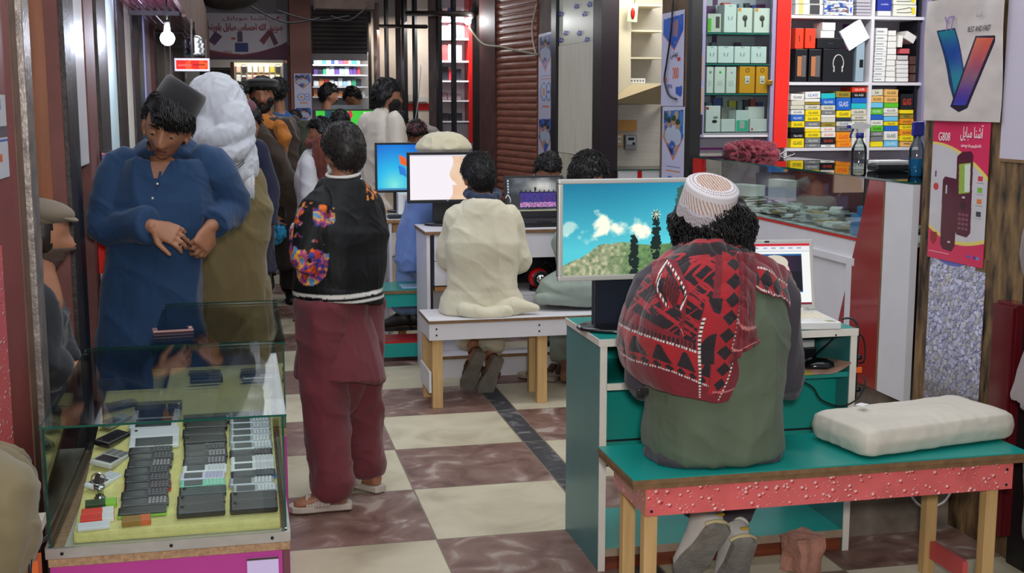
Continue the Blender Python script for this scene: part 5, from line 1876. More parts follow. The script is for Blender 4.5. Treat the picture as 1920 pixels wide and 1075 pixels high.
P(MB().span(sx(1719), sx(1724), SY0 + .02, yb, sz(279), 2.34), 'dark_strip', mat('black_mirror_strip', (30, 28, 36), .15), shl)
P(MB().span(sx(1727), sx(1741), SY0 - .02, yb, sz(236), 2.34), 'lilac_stile', lilac, shl)
for v in (60, 100, 200, 240):
 P(MB().span(xm - .075, xm - .0105, yb - .004, yb + .0005, sz(150), sz(40)), 'purple_strip', purplepan, shl) if v == 60 else None
P(MB().span(xm - .05, xm - .0105, yb - .004, yb + .0005, sz(275), sz(165)), 'purple_strip', purplepan, shl)
rp = thing('red_strip_post', 'tall bright red strip between the glass cabinet and the shelving', 'post', (sx(1463), SY0, ZS))  # plain glossy red strip, neither a sign nor glowing
P(MB().span(sx(1451), sx(1476), SY0 - .025, SY0 + .01, sz(276), 2.34), 'red_strip', brightred, rp)
P(MB().span(sx(1443), sx(1450), SY0 - .015, SY0 + .02, sz(276), 2.34), 'edge', lilac, rp)
gc = thing('glass_cabinet', 'wall glass cabinet with lilac frame showing earphone boxes', 'cabinet', (sx(1320), SY0, sz(257)))
gx0, gx1 = sx(1319), sx(1443)
P(MB().span(sx(1309), gx0, SY0 - .02, yb, sz(256), 2.34), 'stile', lilac, gc)
P(MB().span(gx0, gx1, SY0, yb, sz(257, 1385), sz(249, 1385)), 'bottom', white, gc)
for v in (63, 121, 177):
 P(pane(MB(), gx0, gx1, SY0 + .008, yb - .01, sz(v, 1385) - .004, sz(v, 1385) + .004, 'z'), 'glass_shelf', [clear2, mat('teal_glass_edge', (40, 120, 110), .1)], gc)
P(pane(MB(), gx0, gx1, SY0 - .004, SY0, sz(250), 2.34, 'y'), 'glass_door', [glass('cabinet_glass', (240, 246, 244), .35), gedge], gc)
P(MB().span(gx0, gx1, yb, yb + .01, sz(257), 2.34), 'back_board', mat('pale_back_board', (196, 196, 206), .6), gc)
P(MB().span(gx0 + .14, gx0 + .17, yb - .004, yb - .0005, sz(250), 2.34), 'purple_strip', purplepan, gc)
t_ = at(1443, 155, SY0)
P(MB().box((t_.x - .006, SY0 - .015, t_.z), (.03, .02, .03), None, 0, .004), 'brass_lock', mat('brass', (196, 150, 60), .25, metal=.9), gc)
bx = thing('wall_panel', 'lavender wall board with purple trims below the glass cabinet', 'panel', (sx(1310), yb, sz(300)))
P(MB().span(sx(1305), sx(1447), yb - .005, yb + .004, CT + .0, sz(257) - .002), 'board', mat('lavender_white_board', (196, 190, 208), .5), bx)
P(MB().span(sx(1305), sx(1400), yb - .010, yb - .0055, sz(280) - .006, sz(280) + .006), 'purple_strip', magenta, bx)
# boxed goods: rows of a table in picture units on the shelf's front plane
def good(u0, v0, u1, v1, rgb, label, group, name='box', cat='box', depth=.12, back=.012, rot=0, word=None, wc=(20, 20, 24), ws=.55, pic=None, gloss=.35, dz=0.0):
 a, b = at(u0, v1, SY0 + back), at(u1, v0, SY0 + back)
 uz = 1385 if u1 < 1450 else 1550
 a.z, b.z = sz(v1, uz, SY0 + back), sz(v0, uz, SY0 + back)
 w_, h_ = b.x - a.x - .0016, b.z - a.z - .0014
 t = thing(name, label, cat, ((a.x + b.x) / 2, SY0 + back, a.z + .0007 + dz + h_ / 2), 0, group)
 t.rotation_euler = (0, R(rot), 0)
 key = 'goods_%d_%d_%d' % tuple(rgb)
 MB().box((0, depth / 2, 0), (w_, depth, h_), None, 0, .0025).build('carton', mat(key, rgb, gloss), t)
 if word:
  text(word, h_ * ws, mat('ink_%d_%d_%d' % tuple(wc), wc, .5), t, (0, -.0004, -h_ * .03), extrude=.0004, sx=min(1.25, .78 * w_ / (h_ * ws * .66 * max(1, len(word)))))
 if pic:
  pic(t, w_, h_)
 return t
K, Yl, Wt, Cr, Gy, Or, Bl, Rd, Gn, Sk, Tl, Dn, Ol, Tn = (22, 22, 26), (240, 214, 20), (228, 226, 220), (206, 202, 184), (120, 122, 124), (236, 146, 24), (34, 96, 190), (226, 60, 30), (90, 190, 40), (110, 190, 230), (34, 180, 190), (44, 60, 74), (150, 130, 40), (226, 176, 100)
NM = {K: 'black', Yl: 'yellow', Wt: 'white', Cr: 'cream', Gy: 'grey', Or: 'orange', Bl: 'blue', Rd: 'red', Gn: 'green', Sk: 'sky blue', Tl: 'turquoise', Dn: 'slate', Ol: 'olive', Tn: 'tan'}
cols = {
 'leftmost': (22, 205, [(855, 945, Yl, K), (785, 853, K, Wt), (712, 783, K, None), (625, 708, Yl, K), (540, 622, Bl, Wt), (470, 536, Wt, K), (415, 466, Cr, None), (350, 412, Cr, None), (258, 346, Wt, K)]),
 'second': (212, 420, [(925, 990, Gy, Wt), (848, 922, Gy, Wt), (772, 845, Yl, K), (730, 770, Yl, None), (700, 728, Wt, None), (632, 698, Gy, Wt), (552, 629, Yl, K), (474, 549, Yl, K), (405, 471, Cr, K), (368, 402, Ol, None), (322, 366, Wt, None), (228, 318, Wt, Bl)]),
 'third': (428, 620, [(935, 985, Wt, K), (845, 932, K, Rd), (770, 842, Wt, Rd), (702, 767, Wt, Rd), (645, 699, Ol, K), (575, 642, Cr, None), (540, 572, Wt, None), (485, 537, Gy, Wt), (410, 482, Cr, K), (325, 406, Bl, Wt), (250, 322, Tl, None)]),
 'fourth': (630, 830, [(905, 980, Or, Rd), (765, 902, Or, Rd), (695, 762, Gy, K), (625, 692, Cr, Bl), (580, 622, Dn, None), (480, 577, Yl, K), (310, 477, Bl, Wt), (225, 307, Ol, K)]),
 'fifth': (838, 1040, [(845, 930, Wt, K), (765, 842, Cr, K), (690, 762, Cr, K), (612, 687, Cr, K), (545, 609, Cr, K), (462, 542, Cr, K), (385, 459, Tl, None), (312, 382, Bl, None), (238, 309, K, Wt), (160, 235, Rd, Wt)]),
 'sixth': (1090, 1262, [(905, 965, Yl, None), (835, 902, Gy, None), (770, 832, Gy, Wt), (690, 767, Gn, K), (612, 687, Wt, K), (540, 609, Bl, None), (450, 537, Gn, Wt), (375, 447, Sk, None), (285, 372, Tn, K), (195, 282, Cr, K)]),
 'seventh': (1275, 1465, [(890, 960, Sk, Wt), (765, 887, Wt, K), (692, 762, Bl, None), (632, 689, Yl, K), (565, 629, Sk, None), (520, 562, Cr, None), (448, 517, Wt, K), (382, 445, Gn, None), (290, 379, Tn, K), (195, 287, Tn, K)]),
 'eighth': (1485, 1668, [(902, 945, Tn, K), (822, 899, Yl, K), (750, 819, Or, K), (672, 747, Yl, K), (598, 669, Or, K), (530, 595, Ol, K), (475, 527, Yl, None), (255, 472, K, Rd)]),
}
rnd = random.Random(14)
cnt = {}
base_v = (279 - 3.2)
for cname, (x0, x1, rows) in cols.items():
 fix = None
 prev_top = None
 for k, (y0, y1, c, wc) in enumerate(rows):
  v1 = 140 + y1 / 7.165
  v0 = 140 + y0 / 7.165
  if k == 0:
   v1 = 276.2
  else:
   v1 = prev_top - .12
  prev_top = v0
  du = rnd.uniform(-.8, .8)
  num = 'bottom' if k == 0 else ('top' if k == len(rows) - 1 else ORD[k] + ' from the bottom')
  wtxt = 'GLASS'
  if c == Ol and wc:
   wtxt = '2552' if cname == 'eighth' else 'GLASS'
  if cname == 'sixth' and k == 9:
   wtxt = 'S4'
  if cname == 'eighth' and k == 0:
   wtxt = 'MI0S'
  if cname == 'eighth' and k == 7:
   wtxt = 'GLASS'
  cs = {'leftmost': 'leftmost', 'second': 'second', 'third': 'third', 'fourth': 'fourth', 'fifth': 'fifth', 'sixth': 'sixth', 'seventh': 'seventh', 'eighth': 'rightmost'}[cname]
  good(1480 + x0 / 7.165 + du, v0, 1480 + x1 / 7.165 + du, v1, c, '%s screen-glass box, %s in the %s stack of the lowest shelf' % (NM[c], num, cs), 'screen-glass boxes on the lowest shelf', name='glass_box', word=wtxt if wc else None, wc=wc or K, rot=0 if k < len(rows) - 1 else rnd.uniform(-3, 3), depth=.15, back=.01 + rnd.uniform(0, .008))
# middle shelf
def headphone(t, w_, h_):
 a = [V((.034 * math.sin(q) * (1 if abs(math.sin(q)) < .99 else 1), -.0012, .010 + .052 * math.cos(q))) for q in np.linspace(-2.2, 2.2, 25)]
 MB().tube(a, .0030, 8).build('printed_headband', silverp, t)
 mb = MB()
 for sd in (-1, 1):
  mb.box((sd * .027, -.001, -.022), (.008, .002, .036), (0, 0, 0), 0, .0008)
 mb.build('printed_earpads', silverp, t)
def window(t, w_, h_):
 MB().box((-.012, -.0008, -.006), (w_ * .36, .002, h_ * .62), None, 0, .0005).build('tan_headset', mat('tan_leather', (176, 110, 70), .5), t)
 MB().box((w_ * .22, -.0006, -.006), (w_ * .36, .0016, h_ * .66), None, 0, .0005).build('grey_window', mat('grey_film', (96, 92, 92), .15, coat=.4), t)
def slot(t, w_, h_):
 MB().box((0, -.0006, 0), (.004, .0014, h_ * .3)).build('slot', blackp, t)
G = 'boxes on the middle shelf'
sh2 = 153
good(1490, 92.5, 1514.5, sh2, K, 'black headset box with a window, at the left end of the middle shelf', G, pic=window, depth=.16)
good(1515.5, 92.5, 1541, sh2, K, 'second black windowed headset box on the middle shelf', G, pic=window, depth=.16)
good(1542, 91.5, 1601, sh2, (30, 30, 34), 'large black box printed with a headphone outline', G, pic=headphone, gloss=.2, depth=.17)
good(1603.5, 78, 1622, sh2, (146, 166, 180), 'tall blue-grey box standing beside the headphone box', G, pic=lambda t, w_, h_: MB().box((.008, -.0006, -.01), (w_ * .45, .0014, h_ * .2)).build('label', glossblack, t))
good(1490.5, 53.5, 1507.5, 92.2, Rd, 'left of two red boxes on the black headset boxes', G, pic=slot)
good(1509, 53.5, 1530, 91.2, Rd, 'torn-topped red box, right of the red pair', G, pic=slot)
good(1532, 71.5, 1583, 91, K, 'long black box under two white cartons', G, pic=lambda t, w_, h_: MB().box((0, -.0005, 0), (.03, .0012, .003)).build('print', mat('dim_print', (70, 70, 74), .4), t))
good(1538.5, 57.5, 1565, 71.3, Wt, 'lower of two white cartons on the long black box', G)
good(1541.5, 42, 1567, 57.3, Wt, 'upper of two white cartons on the long black box', G)
good(1580, 43.5, 1626, 86, (232, 234, 238), 'white carton propped aslant over the shelf', G, rot=-31, back=.006, depth=.02)
G = 'white cartons in the right bay'
ys = [1075, 1028, 955, 892, 818, 750, 685, 618, 545, 462, 365]
for k in range(10):
 wd = (1130 + k * 4.0, 1285 + k * 4.4)
 v1_ = sh2 if k == 0 else ys[k] / 7.165
 good(1480 + wd[0] / 7.165, ys[k + 1] / 7.165, 1480 + wd[1] / 7.165, v1_, (226, 226, 226), 'white earphone carton, %s in the left stack of the right bay' % ('bottom' if k == 0 else ORD[k] + ' from the bottom'), G, name='carton', pic=lambda t, w_, h_: MB().box((-.01, -.0004, 0), (w_ * .6, .001, h_ * .22)).build('print', mat('faint_grey_print', (150, 154, 160), .5), t))
ys = [1075, 1030, 950, 880, 800, 725, 640, 545, 470, 395]
for k in range(9):
 wd = (1292 + k * 4.6, 1425 + (k > 3) * 14)
 v1_ = sh2 if k == 0 else ys[k] / 7.165
 good(1480 + wd[0] / 7.165, ys[k + 1] / 7.165 + .3, 1480 + wd[1] / 7.165, v1_, (230, 228, 224), 'plain white carton, %s in the second stack of the right bay' % ('bottom' if k == 0 else ORD[k] + ' from the bottom'), G, name='carton', back=.02)
for k in range(5):
 good(1681, 112 + k * 8.2, 1703.5, 120 + k * 8.2 if k < 4 else sh2, (222, 218, 216), 'thin white carton, %s from the top of the right-hand pile' % ORD[k], G, name='carton', back=.02)
good(1683.5, 102.5, 1703, 111.6, (190, 186, 186), 'grey-white carton on top of the thin white pile', G, name='carton')
good(1684, 64.5, 1693.5, 87.5, Wt, 'upright white carton leaning in the right bay', G, name='carton', rot=4, dz=.0)
good(1696, 60, 1718, 76, (220, 218, 214), 'tilted white carton at the right end of the bay', G, name='carton', rot=28, back=.03)
for k in range(3):
 good(1705, 104 + k * 17, 1718.5, 120 + k * 16.5 if k < 2 else sh2, (84, 52, 46), 'brown plastic blister pack, %s from the top at the bay end' % ORD[k], G, name='blister_pack', back=.03, gloss=.1)
good(1687, 89.5, 1706, 99.5, (196, 84, 90), 'small red blister pack in the right bay', G, name='blister_pack', back=.025)
# top shelf
G = 'packs on the top shelf'
def cablepic(t, w_, h_):
 for sd in (-1, 1):
  MB().tube([(-w_ * .36, -.001, sd * .008 - .004), (0, -.0012, sd * .012), (w_ * .22, -.0012, sd * .014 + .004), (w_ * .3, -.0012, sd * .006)], .0018, 6, k=4).build('printed_cable', blackp, t)
def yellowend(t, w_, h_):
 MB().box((w_ * .36, -.0006, 0), (w_ * .12, .0016, h_ * .6)).build('label', mat('goods_240_214_20', Yl, .4), t)
 cablepic(t, w_, h_)
def darkmid(t, w_, h_):
 MB().box((w_ * .20, -.0006, 0), (w_ * .36, .0016, h_ * .9)).build('dark_print', mat('dark_cable_print', (60, 60, 62), .4), t)
 MB().box((-w_ * .30, -.0007, 0), (w_ * .18, .0016, h_ * .96)).build('tan_label', mat('tan_label', (226, 196, 120), .5), t)
def bluepic(t, w_, h_):
 pt = Paint(1, 1, 40, 24, (206, 216, 226))
 pt.put(pt.noise(7, 3) > .52, (40, 80, 170))
 pt.put(pt.noise(9, 8) > .62, (150, 110, 90))
 pt.rect(.86, 0, 1, 1, (214, 220, 230))
 pt.ell(.93, .5, .035, .3, (40, 90, 200))
 flat_grid(pt, (-w_ / 2, -.0006, h_ / 2), (w_, 0, 0), (0, 0, -h_), printg_m, 'print', t, thick=.0003)
 cablepic(t, w_, h_)
good(1491, 8.5, 1543.5, 28.4, (226, 226, 222), 'lower cable pack with a tan label, left end of the top shelf', G, pic=darkmid)
good(1491, -13, 1543.5, 8.3, (226, 226, 222), 'upper cable pack with a tan label, left end of the top shelf', G, pic=darkmid)
good(1545, 7.5, 1600, 28.4, (206, 216, 226), 'lower blue printed charger-cable pack on the top shelf', G, pic=bluepic)
good(1545, -14, 1600, 7.3, (206, 216, 226), 'upper blue printed charger-cable pack on the top shelf', G, pic=bluepic)
for k in range(5):
 good(1606, 24.2 - 6.2 * k - 1.2, 1636 - 3, 28.4 - 6.2 * k if k == 0 else 30.2 - 6.2 * k - 1.4, (178, 174, 184), 'lilac-grey flat carton, %s from the bottom of its pile on the top shelf' % ORD[k], G)
good(1645.5, 18.5, 1671, 28.4, (226, 226, 230), 'small white carton under the blue box on the top shelf', G)
good(1645, -8, 1673, 18.3, (44, 58, 158), 'blue box on the top shelf', G, word='mobile', wc=(200, 206, 230), ws=.2)
good(1674.5, 6.5, 1719, 28.4, (228, 228, 214), 'lower yellow-ended cable pack on the top shelf', G, pic=yellowend)
good(1674.5, -14, 1719, 6.2, (228, 228, 214), 'upper yellow-ended cable pack on the top shelf', G, pic=yellowend)
# earphone boxes in the glass cabinet (picture units of the cabinet's own close view)
def bud(dark):
 m = mat('bud_dark', (72, 66, 60), .4) if dark else mat('bud_pale', (150, 160, 170), .4)
 def f(t, w_, h_):
  MB().sphere((0, -.001, .012), (.016, .003, .018), 16, 10).build('printed_earbud', m, t)
  MB().box((.003, -.001, -.018), (.010, .003, .042), None, 0, .001).build('printed_stem', m, t)
  if dark:
   MB().box((-w_ * .36, -.0006, h_ * .42), (w_ * .2, .0014, h_ * .14)).build('orange_tag', mat('orange_tag', (240, 160, 80), .5), t)
 return f
def twobuds(t, w_, h_):
 for sd in (-1, 1):
  MB().box((sd * .010, -.0006, .0), (.006, .0015, .022), (0, sd * .2, 0), 0, .0005).build('printed_earbud', mat('bud_pale', (150, 160, 170), .4), t)
 MB().box((0, -.0005, h_ * .44), (w_ * .26, .0012, .004)).build('print', mat('faint_grey_print', (150, 154, 160), .5), t)
def charger(t, w_, h_):
 for sd in (-1, 1):
  MB().sphere((sd * .008, -.001, .012), (.009, .0025, .012), 12, 8).build('printed_earbud', whitep, t)
 MB().box((0, -.001, -.010), (.028, .003, .024), None, 0, .001).build('printed_case', whitep, t)
 MB().box((.001, -.0026, -.009), (.016, .001, .008)).build('printed_display', mat('grey_display', (90, 96, 86), .4), t)
 a = [V((.011 * math.cos(q), -.0008, h_ * .36 + .011 * math.sin(q))) for q in np.linspace(0, 2 * PI, 21)]
 MB().tube(a, .0016, 6).build('printed_ring', blackp, t)
G = 'earphone boxes in the glass cabinet'
s6 = lambda x: 1310 + x / 7.167
t6 = lambda y: y / 7.167
good(s6(118), t6(188), s6(306), 61.2, (206, 210, 198), 'grey and green box with a bluetooth headset, left on the top glass shelf', G, pic=lambda t, w_, h_: (MB().box((w_ * .24, -.0008, .004), (w_ * .28, .003, h_ * .62), None, 0, .001).build('printed_headset', mat('bud_dark', (72, 66, 60), .4), t), MB().box((-w_ * .36, -.0006, -h_ * .1), (w_ * .24, .0014, h_ * .7)).build('green_panel', mat('goods_90_190_40', Gn, .4), t)))
good(s6(338), t6(58), s6(512), 61.2, (226, 232, 230), 'tall white earbud box on the top glass shelf', G, pic=twobuds)
good(s6(516), t6(102), s6(726), 61.2, (230, 232, 224), 'white box with one brown earbud and an orange tag', G, pic=bud(True))
good(s6(740), t6(102), s6(962), 61.2, (230, 232, 224), 'white box with one brown earbud at the right of the top glass shelf', G, pic=bud(True))
for k, (a, b_) in enumerate(((104, 252), (258, 474), (478, 696), (700, 916))):
 good(s6(a), t6(622), s6(b_), t6(850), (222, 232, 230), 'white twin-earbud box, %s from the left on the second glass shelf' % ORD[k], G, pic=twobuds)
for k, (a, b_, c) in enumerate(((104, 268, (150, 154, 156)), (272, 425, (72, 200, 70)), (430, 570, (200, 204, 206)))):
 good(s6(a) - 0, 125.5, s6(b_) - 7 * k * 0, 175, (224, 228, 220), 'narrow white box, %s from the left on the third glass shelf' % ORD[k], G, pic=(lambda cc: lambda t, w_, h_: (MB().sphere((.002, -.001, h_ * .3), (.008, .002, .008), 12, 8).build('printed_dot', mat('dot_%d_%d_%d' % cc, cc, .4), t), MB().box((0, -.0006, -h_ * .12), (w_ * .5, .0014, h_ * .2), None, 0, .0004).build('printed_case', mat('pale_print', (206, 208, 206), .5), t)))(c), back=.016) if False else good([1324.2, 1339.2, 1361.2][k], 125.5, [1338.2, 1360.2, 1381][k], 175, (224, 228, 220), 'narrow white box, %s from the left on the third glass shelf' % ORD[k], G, pic=(lambda cc: lambda t, w_, h_: (MB().sphere((.002, -.001, h_ * .3), (.008, .002, .008), 12, 8).build('printed_dot', mat('dot_%d_%d_%d' % cc, cc, .4), t), MB().box((0, -.0006, -h_ * .12), (w_ * .5, .0014, h_ * .2), None, 0, .0004).build('printed_case', mat('pale_print', (206, 208, 206), .5), t)))(c), back=.016)
good(1386, 124.5, 1416, 175, (232, 160, 24), 'left orange-yellow earbud box on the third glass shelf', G, pic=charger)
good(1417, 124.5, 1441, 175, (232, 160, 24), 'right orange-yellow earbud box on the third glass shelf', G, pic=charger)
b5 = lambda x: 1310 + x / 5.656
c5 = lambda y: 110 + y / 5.656
good(b5(72), c5(498), b5(235), 247.3, (228, 230, 228), 'white box with a black charging case, left on the lowest glass shelf', G, pic=lambda t, w_, h_: (MB().sphere((w_ * .1, -.001, -h_ * .1), (.016, .003, .010), 16, 8).build('printed_case', blackp, t), MB().sphere((w_ * .16, -.0012, h_ * .06), (.016, .003, .008), 16, 8).build('printed_lid', mat('grey_lid', (150, 146, 140), .4), t), MB().box((-w_ * .4, -.0006, h_ * .4), (w_ * .16, .0014, h_ * .1)).build('red_tag', redp, t)))
good(b5(238), c5(640), b5(388), 247.3, (224, 228, 226), 'low white box beside the charging-case box', G)
good(b5(392), c5(546), b5(530), 247.3, (216, 226, 224), 'white and green earbud box on the lowest glass shelf', G, pic=lambda t, w_, h_: (MB().box((0, -.0006, -h_ * .22), (w_ * .92, .0014, h_ * .5)).build('green_panel', mat('mint_print', (60, 190, 150), .4), t), MB().box((0, -.0012, -h_ * .18), (w_ * .4, .002, h_ * .34), None, 0, .0008).build('printed_case', silverp, t)))
good(b5(542), c5(640), b5(728), 247.3, (226, 228, 224), 'front white box with a red dot, right on the lowest glass shelf', G, back=.012, depth=.05, pic=lambda t, w_, h_: MB().sphere((-w_ * .38, -.001, -h_ * .3), (.006, .002, .006), 12, 8).build('red_dot', redp, t))
good(b5(520), c5(508), b5(700), 247.3, (222, 224, 220), 'taller white box behind the red-dotted box', G, back=.08, depth=.05)
good(1352, 200, 1378, 247.3, (150, 144, 136), 'grey earphone pack behind the low white box', G, back=.14, depth=.05)
rnd = random.Random(31)
for k, (va, vb, nn) in enumerate(((98, 119, 'second'), (186, 246, 'lowest'), (8, 60, 'top'))):
 u = 1323
 q = 0
 while u < 1432:
  w_ = rnd.uniform(9, 17)
  c = rnd.choice([(120, 130, 150), (90, 40, 90), (200, 206, 210), (60, 60, 70), (210, 90, 80), (70, 80, 150), (150, 170, 170), (210, 200, 60)])
  good(u, va + rnd.uniform(-22 if k == 0 else -4, 6), u + w_, {0: 119.5, 1: 247.3, 2: 61}[k], c, 'small pack, %s from the left in the back row of the %s glass shelf' % (ORD[q], nn), 'back-row packs in the cabinet', back=.17, depth=.05, name='pack')
  u += w_ + 1.5
  q += 1
for k, (v0, v1, c) in enumerate(((-4, 26, (200, 220, 90)), (30, 60, (96, 96, 110)), (62, 100, (40, 40, 46)), (104, 150, (176, 140, 60)), (164, 210, (186, 146, 90)), (214, 252, (36, 34, 44)))):
 good(1313 + .5, v0, 1318, v1, c, 'narrow hanging pack, %s from the top beside the cabinet stile' % ORD[k], 'packs beside the cabinet', back=-.045, depth=.01, name='pack')
# the people
skinA = mat('warm_brown_skin', (164, 112, 84), .5, var=.08, vscale=30, sss=.08)
skinB = mat('light_brown_skin', (186, 134, 104), .5, var=.08, vscale=30, sss=.08)
lipm = mat('brown_pink_lips', (150, 86, 78), .45)
irism = mat('dark_brown_iris', (30, 18, 12), .15)
hairm = mat('black_hair', (18, 16, 17), .42, var=.3, vscale=40, spec=.4)
hair2 = mat('dark_brown_hair', (28, 20, 18), .45, var=.3, vscale=40)
beardm = mat('black_beard', (20, 17, 16), .7, var=.3, vscale=60)
def cloth(name, rgb, var=.10, sheen=.15, bump=.22, bscale=20, rough=.88, attr=False):
 return mat(name, rgb, rough, var=var, vscale=5, sheen=sheen, bump=bump, bscale=bscale, attr=attr, stretch=(1.3, 1.3, .35))
def scalp(line=.30, t=.016, back=-.55, side=-.12):
 def f(X, Y, Z):
  low = np.where(Y > .25, line, np.where(Y > -.25, side + (line - side) * sstep(-.0, .25, Y), back + (side - back) * sstep(-.6, -.2, Y)))
  return t * sstep(0, .12, Z - low)
 return f
def ring_cloth(mb, c, M, r, tube, n=30, sx=1.0, sy=1.0, wob=0.0, seed=0):
 pts = []
 rnd = random.Random(seed)
 ph = rnd.uniform(0, 6)
 for k in range(n + 1):
  a = 2 * PI * k / n
  pts.append(M @ V((r * sx * math.cos(a), r * sy * math.sin(a), wob * math.sin(2 * a + ph))) + V(c))
 mb.tube(pts, tube, 12)
def strip_cloth(name, rows, col_fn, m, root, loc, nu=40, nv=60, thick=.004, fold=.004, k=22, seed=0, fringe=0):
 A_ = np.array([[tuple(p) for p in r] for r in rows])
 def up(a, n, axis):
  L = a.shape[axis]
  t = np.linspace(0, L - 1, n)
  i = np.clip(np.floor(t).astype(int), 0, L - 2)
  f = t - i
  g = lambda q: np.take(a, np.clip(q, 0, L - 1), axis)
  sh = [1] * a.ndim
  sh[axis] = n
  f = f.reshape(sh)
  p0, p1, p2, p3 = g(i - 1), g(i), g(i + 1), g(i + 2)
  return .5 * (2 * p1 + (p2 - p0) * f + (2 * p0 - 5 * p1 + 4 * p2 - p3) * f ** 2 + (-p0 + 3 * p1 - 3 * p2 + p3) * f ** 3)
 G = up(up(A_, nv, 0), nu, 1)
 du, dv = np.gradient(G, axis=1), np.gradient(G, axis=0)
 N = np.cross(du, dv)
 N /= np.maximum(np.linalg.norm(N, axis=-1, keepdims=True), 1e-9)
 f = fold_fn(fold, k, .5, seed)(G.reshape(-1, 3), None).reshape(nv, nu)
 G = G + N * f[..., None]
 U, W = np.meshgrid(np.linspace(0, 1, nu), np.linspace(0, 1, nv))
 me = grid_mesh(name, G - np.array(tuple(loc)), col_fn(U, W) / 255.0, m, smooth=True, thick=thick)
 o = link(name, me, root)
 return o, G
flatcol = lambda c: (lambda U, W: np.zeros(U.shape + (3,)) + np.array(c))
def sandal(root, loc, an, toe, m, sole, s=1.0, up=(0, 0, 1), straps=((.04, .062), (.085, .055)), heel=False):
 an, f, up = V(an) - V(loc), V(toe).normalized(), V(up).normalized()
 up = (up - f * up.dot(f)).normalized()
 lat = f.cross(up)
 mb = MB()
 outl = [(-.078, .020), (-.070, .034), (-.03, .036), (.03, .037), (.09, .048), (.14, .050), (.175, .038), (.188, .015)]
 pts = outl + [(t, -w_) for t, w_ in outl[::-1]]
 n = len(pts)
 lay = []
 for z, g in ((-.098, .96), (-.094, 1.0), (-.076, 1.0), (-.073, .97)):
  lay.append([an + f * t * s + lat * w_ * g * s + up * z * s for t, w_ in pts])
 mb.rings(lay, smooth=False)
 o = mb.build('sole', sole, root)
 mb = MB()
 for t, w_ in straps:
  for dt in (-.012, 0, .012):
   q = [an + f * (t + dt) * s + lat * (w_ * .80 * math.cos(a)) * s + up * (-.078 + w_ * .86 * math.sin(a)) * s for a in np.linspace(0, PI, 13)]
   mb.tube(q, .0075 * s, 6)
 if heel:
  q = [an + f * (-.045 * math.sin(a) - .015) * s + lat * (.036 * math.cos(a)) * s + up * -.02 * s for a in np.linspace(0, PI, 13)]
  mb.tube(q, .006 * s, 6)
 mb.build('straps', m, root)
 return o
yF = by0 + .20
J = sit_joints(at(1335, 850, yF).x, yF, BZ + .01, 1.70, 0, 2)
J['hip'] = at(1335, 838, yF)
J['hip'].z = BZ + .085
J['waist'] = at(1338, 740, yF - .02)
J['chest'] = at(1336, 620, yF - .01)
J['neck'] = at(1332, 472, yF + .06)
J['shL'], J['shR'] = at(1228, 528, yF + .05), at(1447, 532, yF + .04)
J['elL'], J['elR'] = at(1212, 712, yF + .06), at(1470, 712, yF + .08)
J['wrL'], J['wrR'] = at(1240, 690, yF + .16), at(1455, 690, yF + .16)
J['hpL'], J['hpR'] = at(1285, 845, yF), at(1390, 845, yF)
J['knL'], J['knR'] = at(1290, 800, yF + .27), at(1400, 800, yF + .27)
for q in ('hpL', 'hpR', 'knL', 'knR'):
 J[q].z = BZ + .102
J['anL'], J['anR'] = at(1318, 978, yF + .12), at(1374, 1006, yF + .16)
J['toeL'], J['toeR'] = V((-.26, .52, -.78)), V((.0, .50, -.80))
J['upL'] = J['upR'] = V((0, .80, .55))
J['hdL'], J['hdR'] = V((.2, 1, .0)), V((-.1, 1, .1))
FMloc = V((J['hip'].x, yF, 0))
HM = frame_head(at(1333, 412, yF + .10), 4, 12, 0, .96)
root, HL, s = figure('person', 'person seated on the front bench in red patterned scarf, olive vest and embroidered cap', FMloc, J, HM, skinA, vox=.007)
kdark = cloth('dark_plum_grey_cotton', (66, 60, 68))
mb = MB()
for n in ('L', 'R'):
 sleeve(mb, J, n, 1.0, .078, .068, .052, .9)
mb.rings(torso_rings(J, .018))
mb.shift(FMloc)
remesh('kurta', mb, .008, kdark, root, fold=fold_fn(.012, 9, .4, 2))
mb = MB()
mb.rings([ringpts(V((J['hip'].x - .004, yF - .015, BZ + z)), V((1, 0, 0)), V((0, 1, 0)), a, b, 32, 2.6) for z, a, b in ((.003, .200, .140), (.02, .206, .146), (.038, .190, .135))])
mb.shift(FMloc)
remesh('kurta_hem', mb, .007, kdark, root, fold=fold_fn(.014, 12, .8, 7))
mb = MB()
for n in ('L', 'R'):
 mb.tube([J['hp' + n], J['hp' + n].lerp(J['kn' + n], .5), J['kn' + n], J['kn' + n].lerp(J['an' + n], .5), J['an' + n] + V((0, .02, .06)), J['an' + n] + V((0, .0, .03))], [.10, .092, .076, .068, .068, .066], 20, k=3)
mb.shift(FMloc)
remesh('trousers', mb, .009, kdark, root, fold=fold_fn(.012, 10, .6, 5))
vest = cloth('olive_canvas', (92, 104, 84), .12, .1, .2, 22)
mb = MB()
rg = torso_rings(J, .037, a=(.104, .104, .110, .120, .096, .046), b=(.074, .066, .070, .070, .058, .042))
lo = at(1337, 856, by0 + .05)
sk = [ringpts((J['hip'].x, yF - .03, lo.z + z), V((1, 0, 0)), V((0, 1, 0)), a, b, 32, 2.5) for z, a, b in ((0, .224, .160), (.04, .222, .160), (.08, .214, .156))]
sk = [q for q in sk if q[0].z < rg[0][0].z - .03]
mb.rings(sk + rg)
mb.shift(FMloc)
remesh('vest', mb, .007, vest, root, smooth=7, fold=fold_fn(.009, 10, .4, 12))
mb = MB()
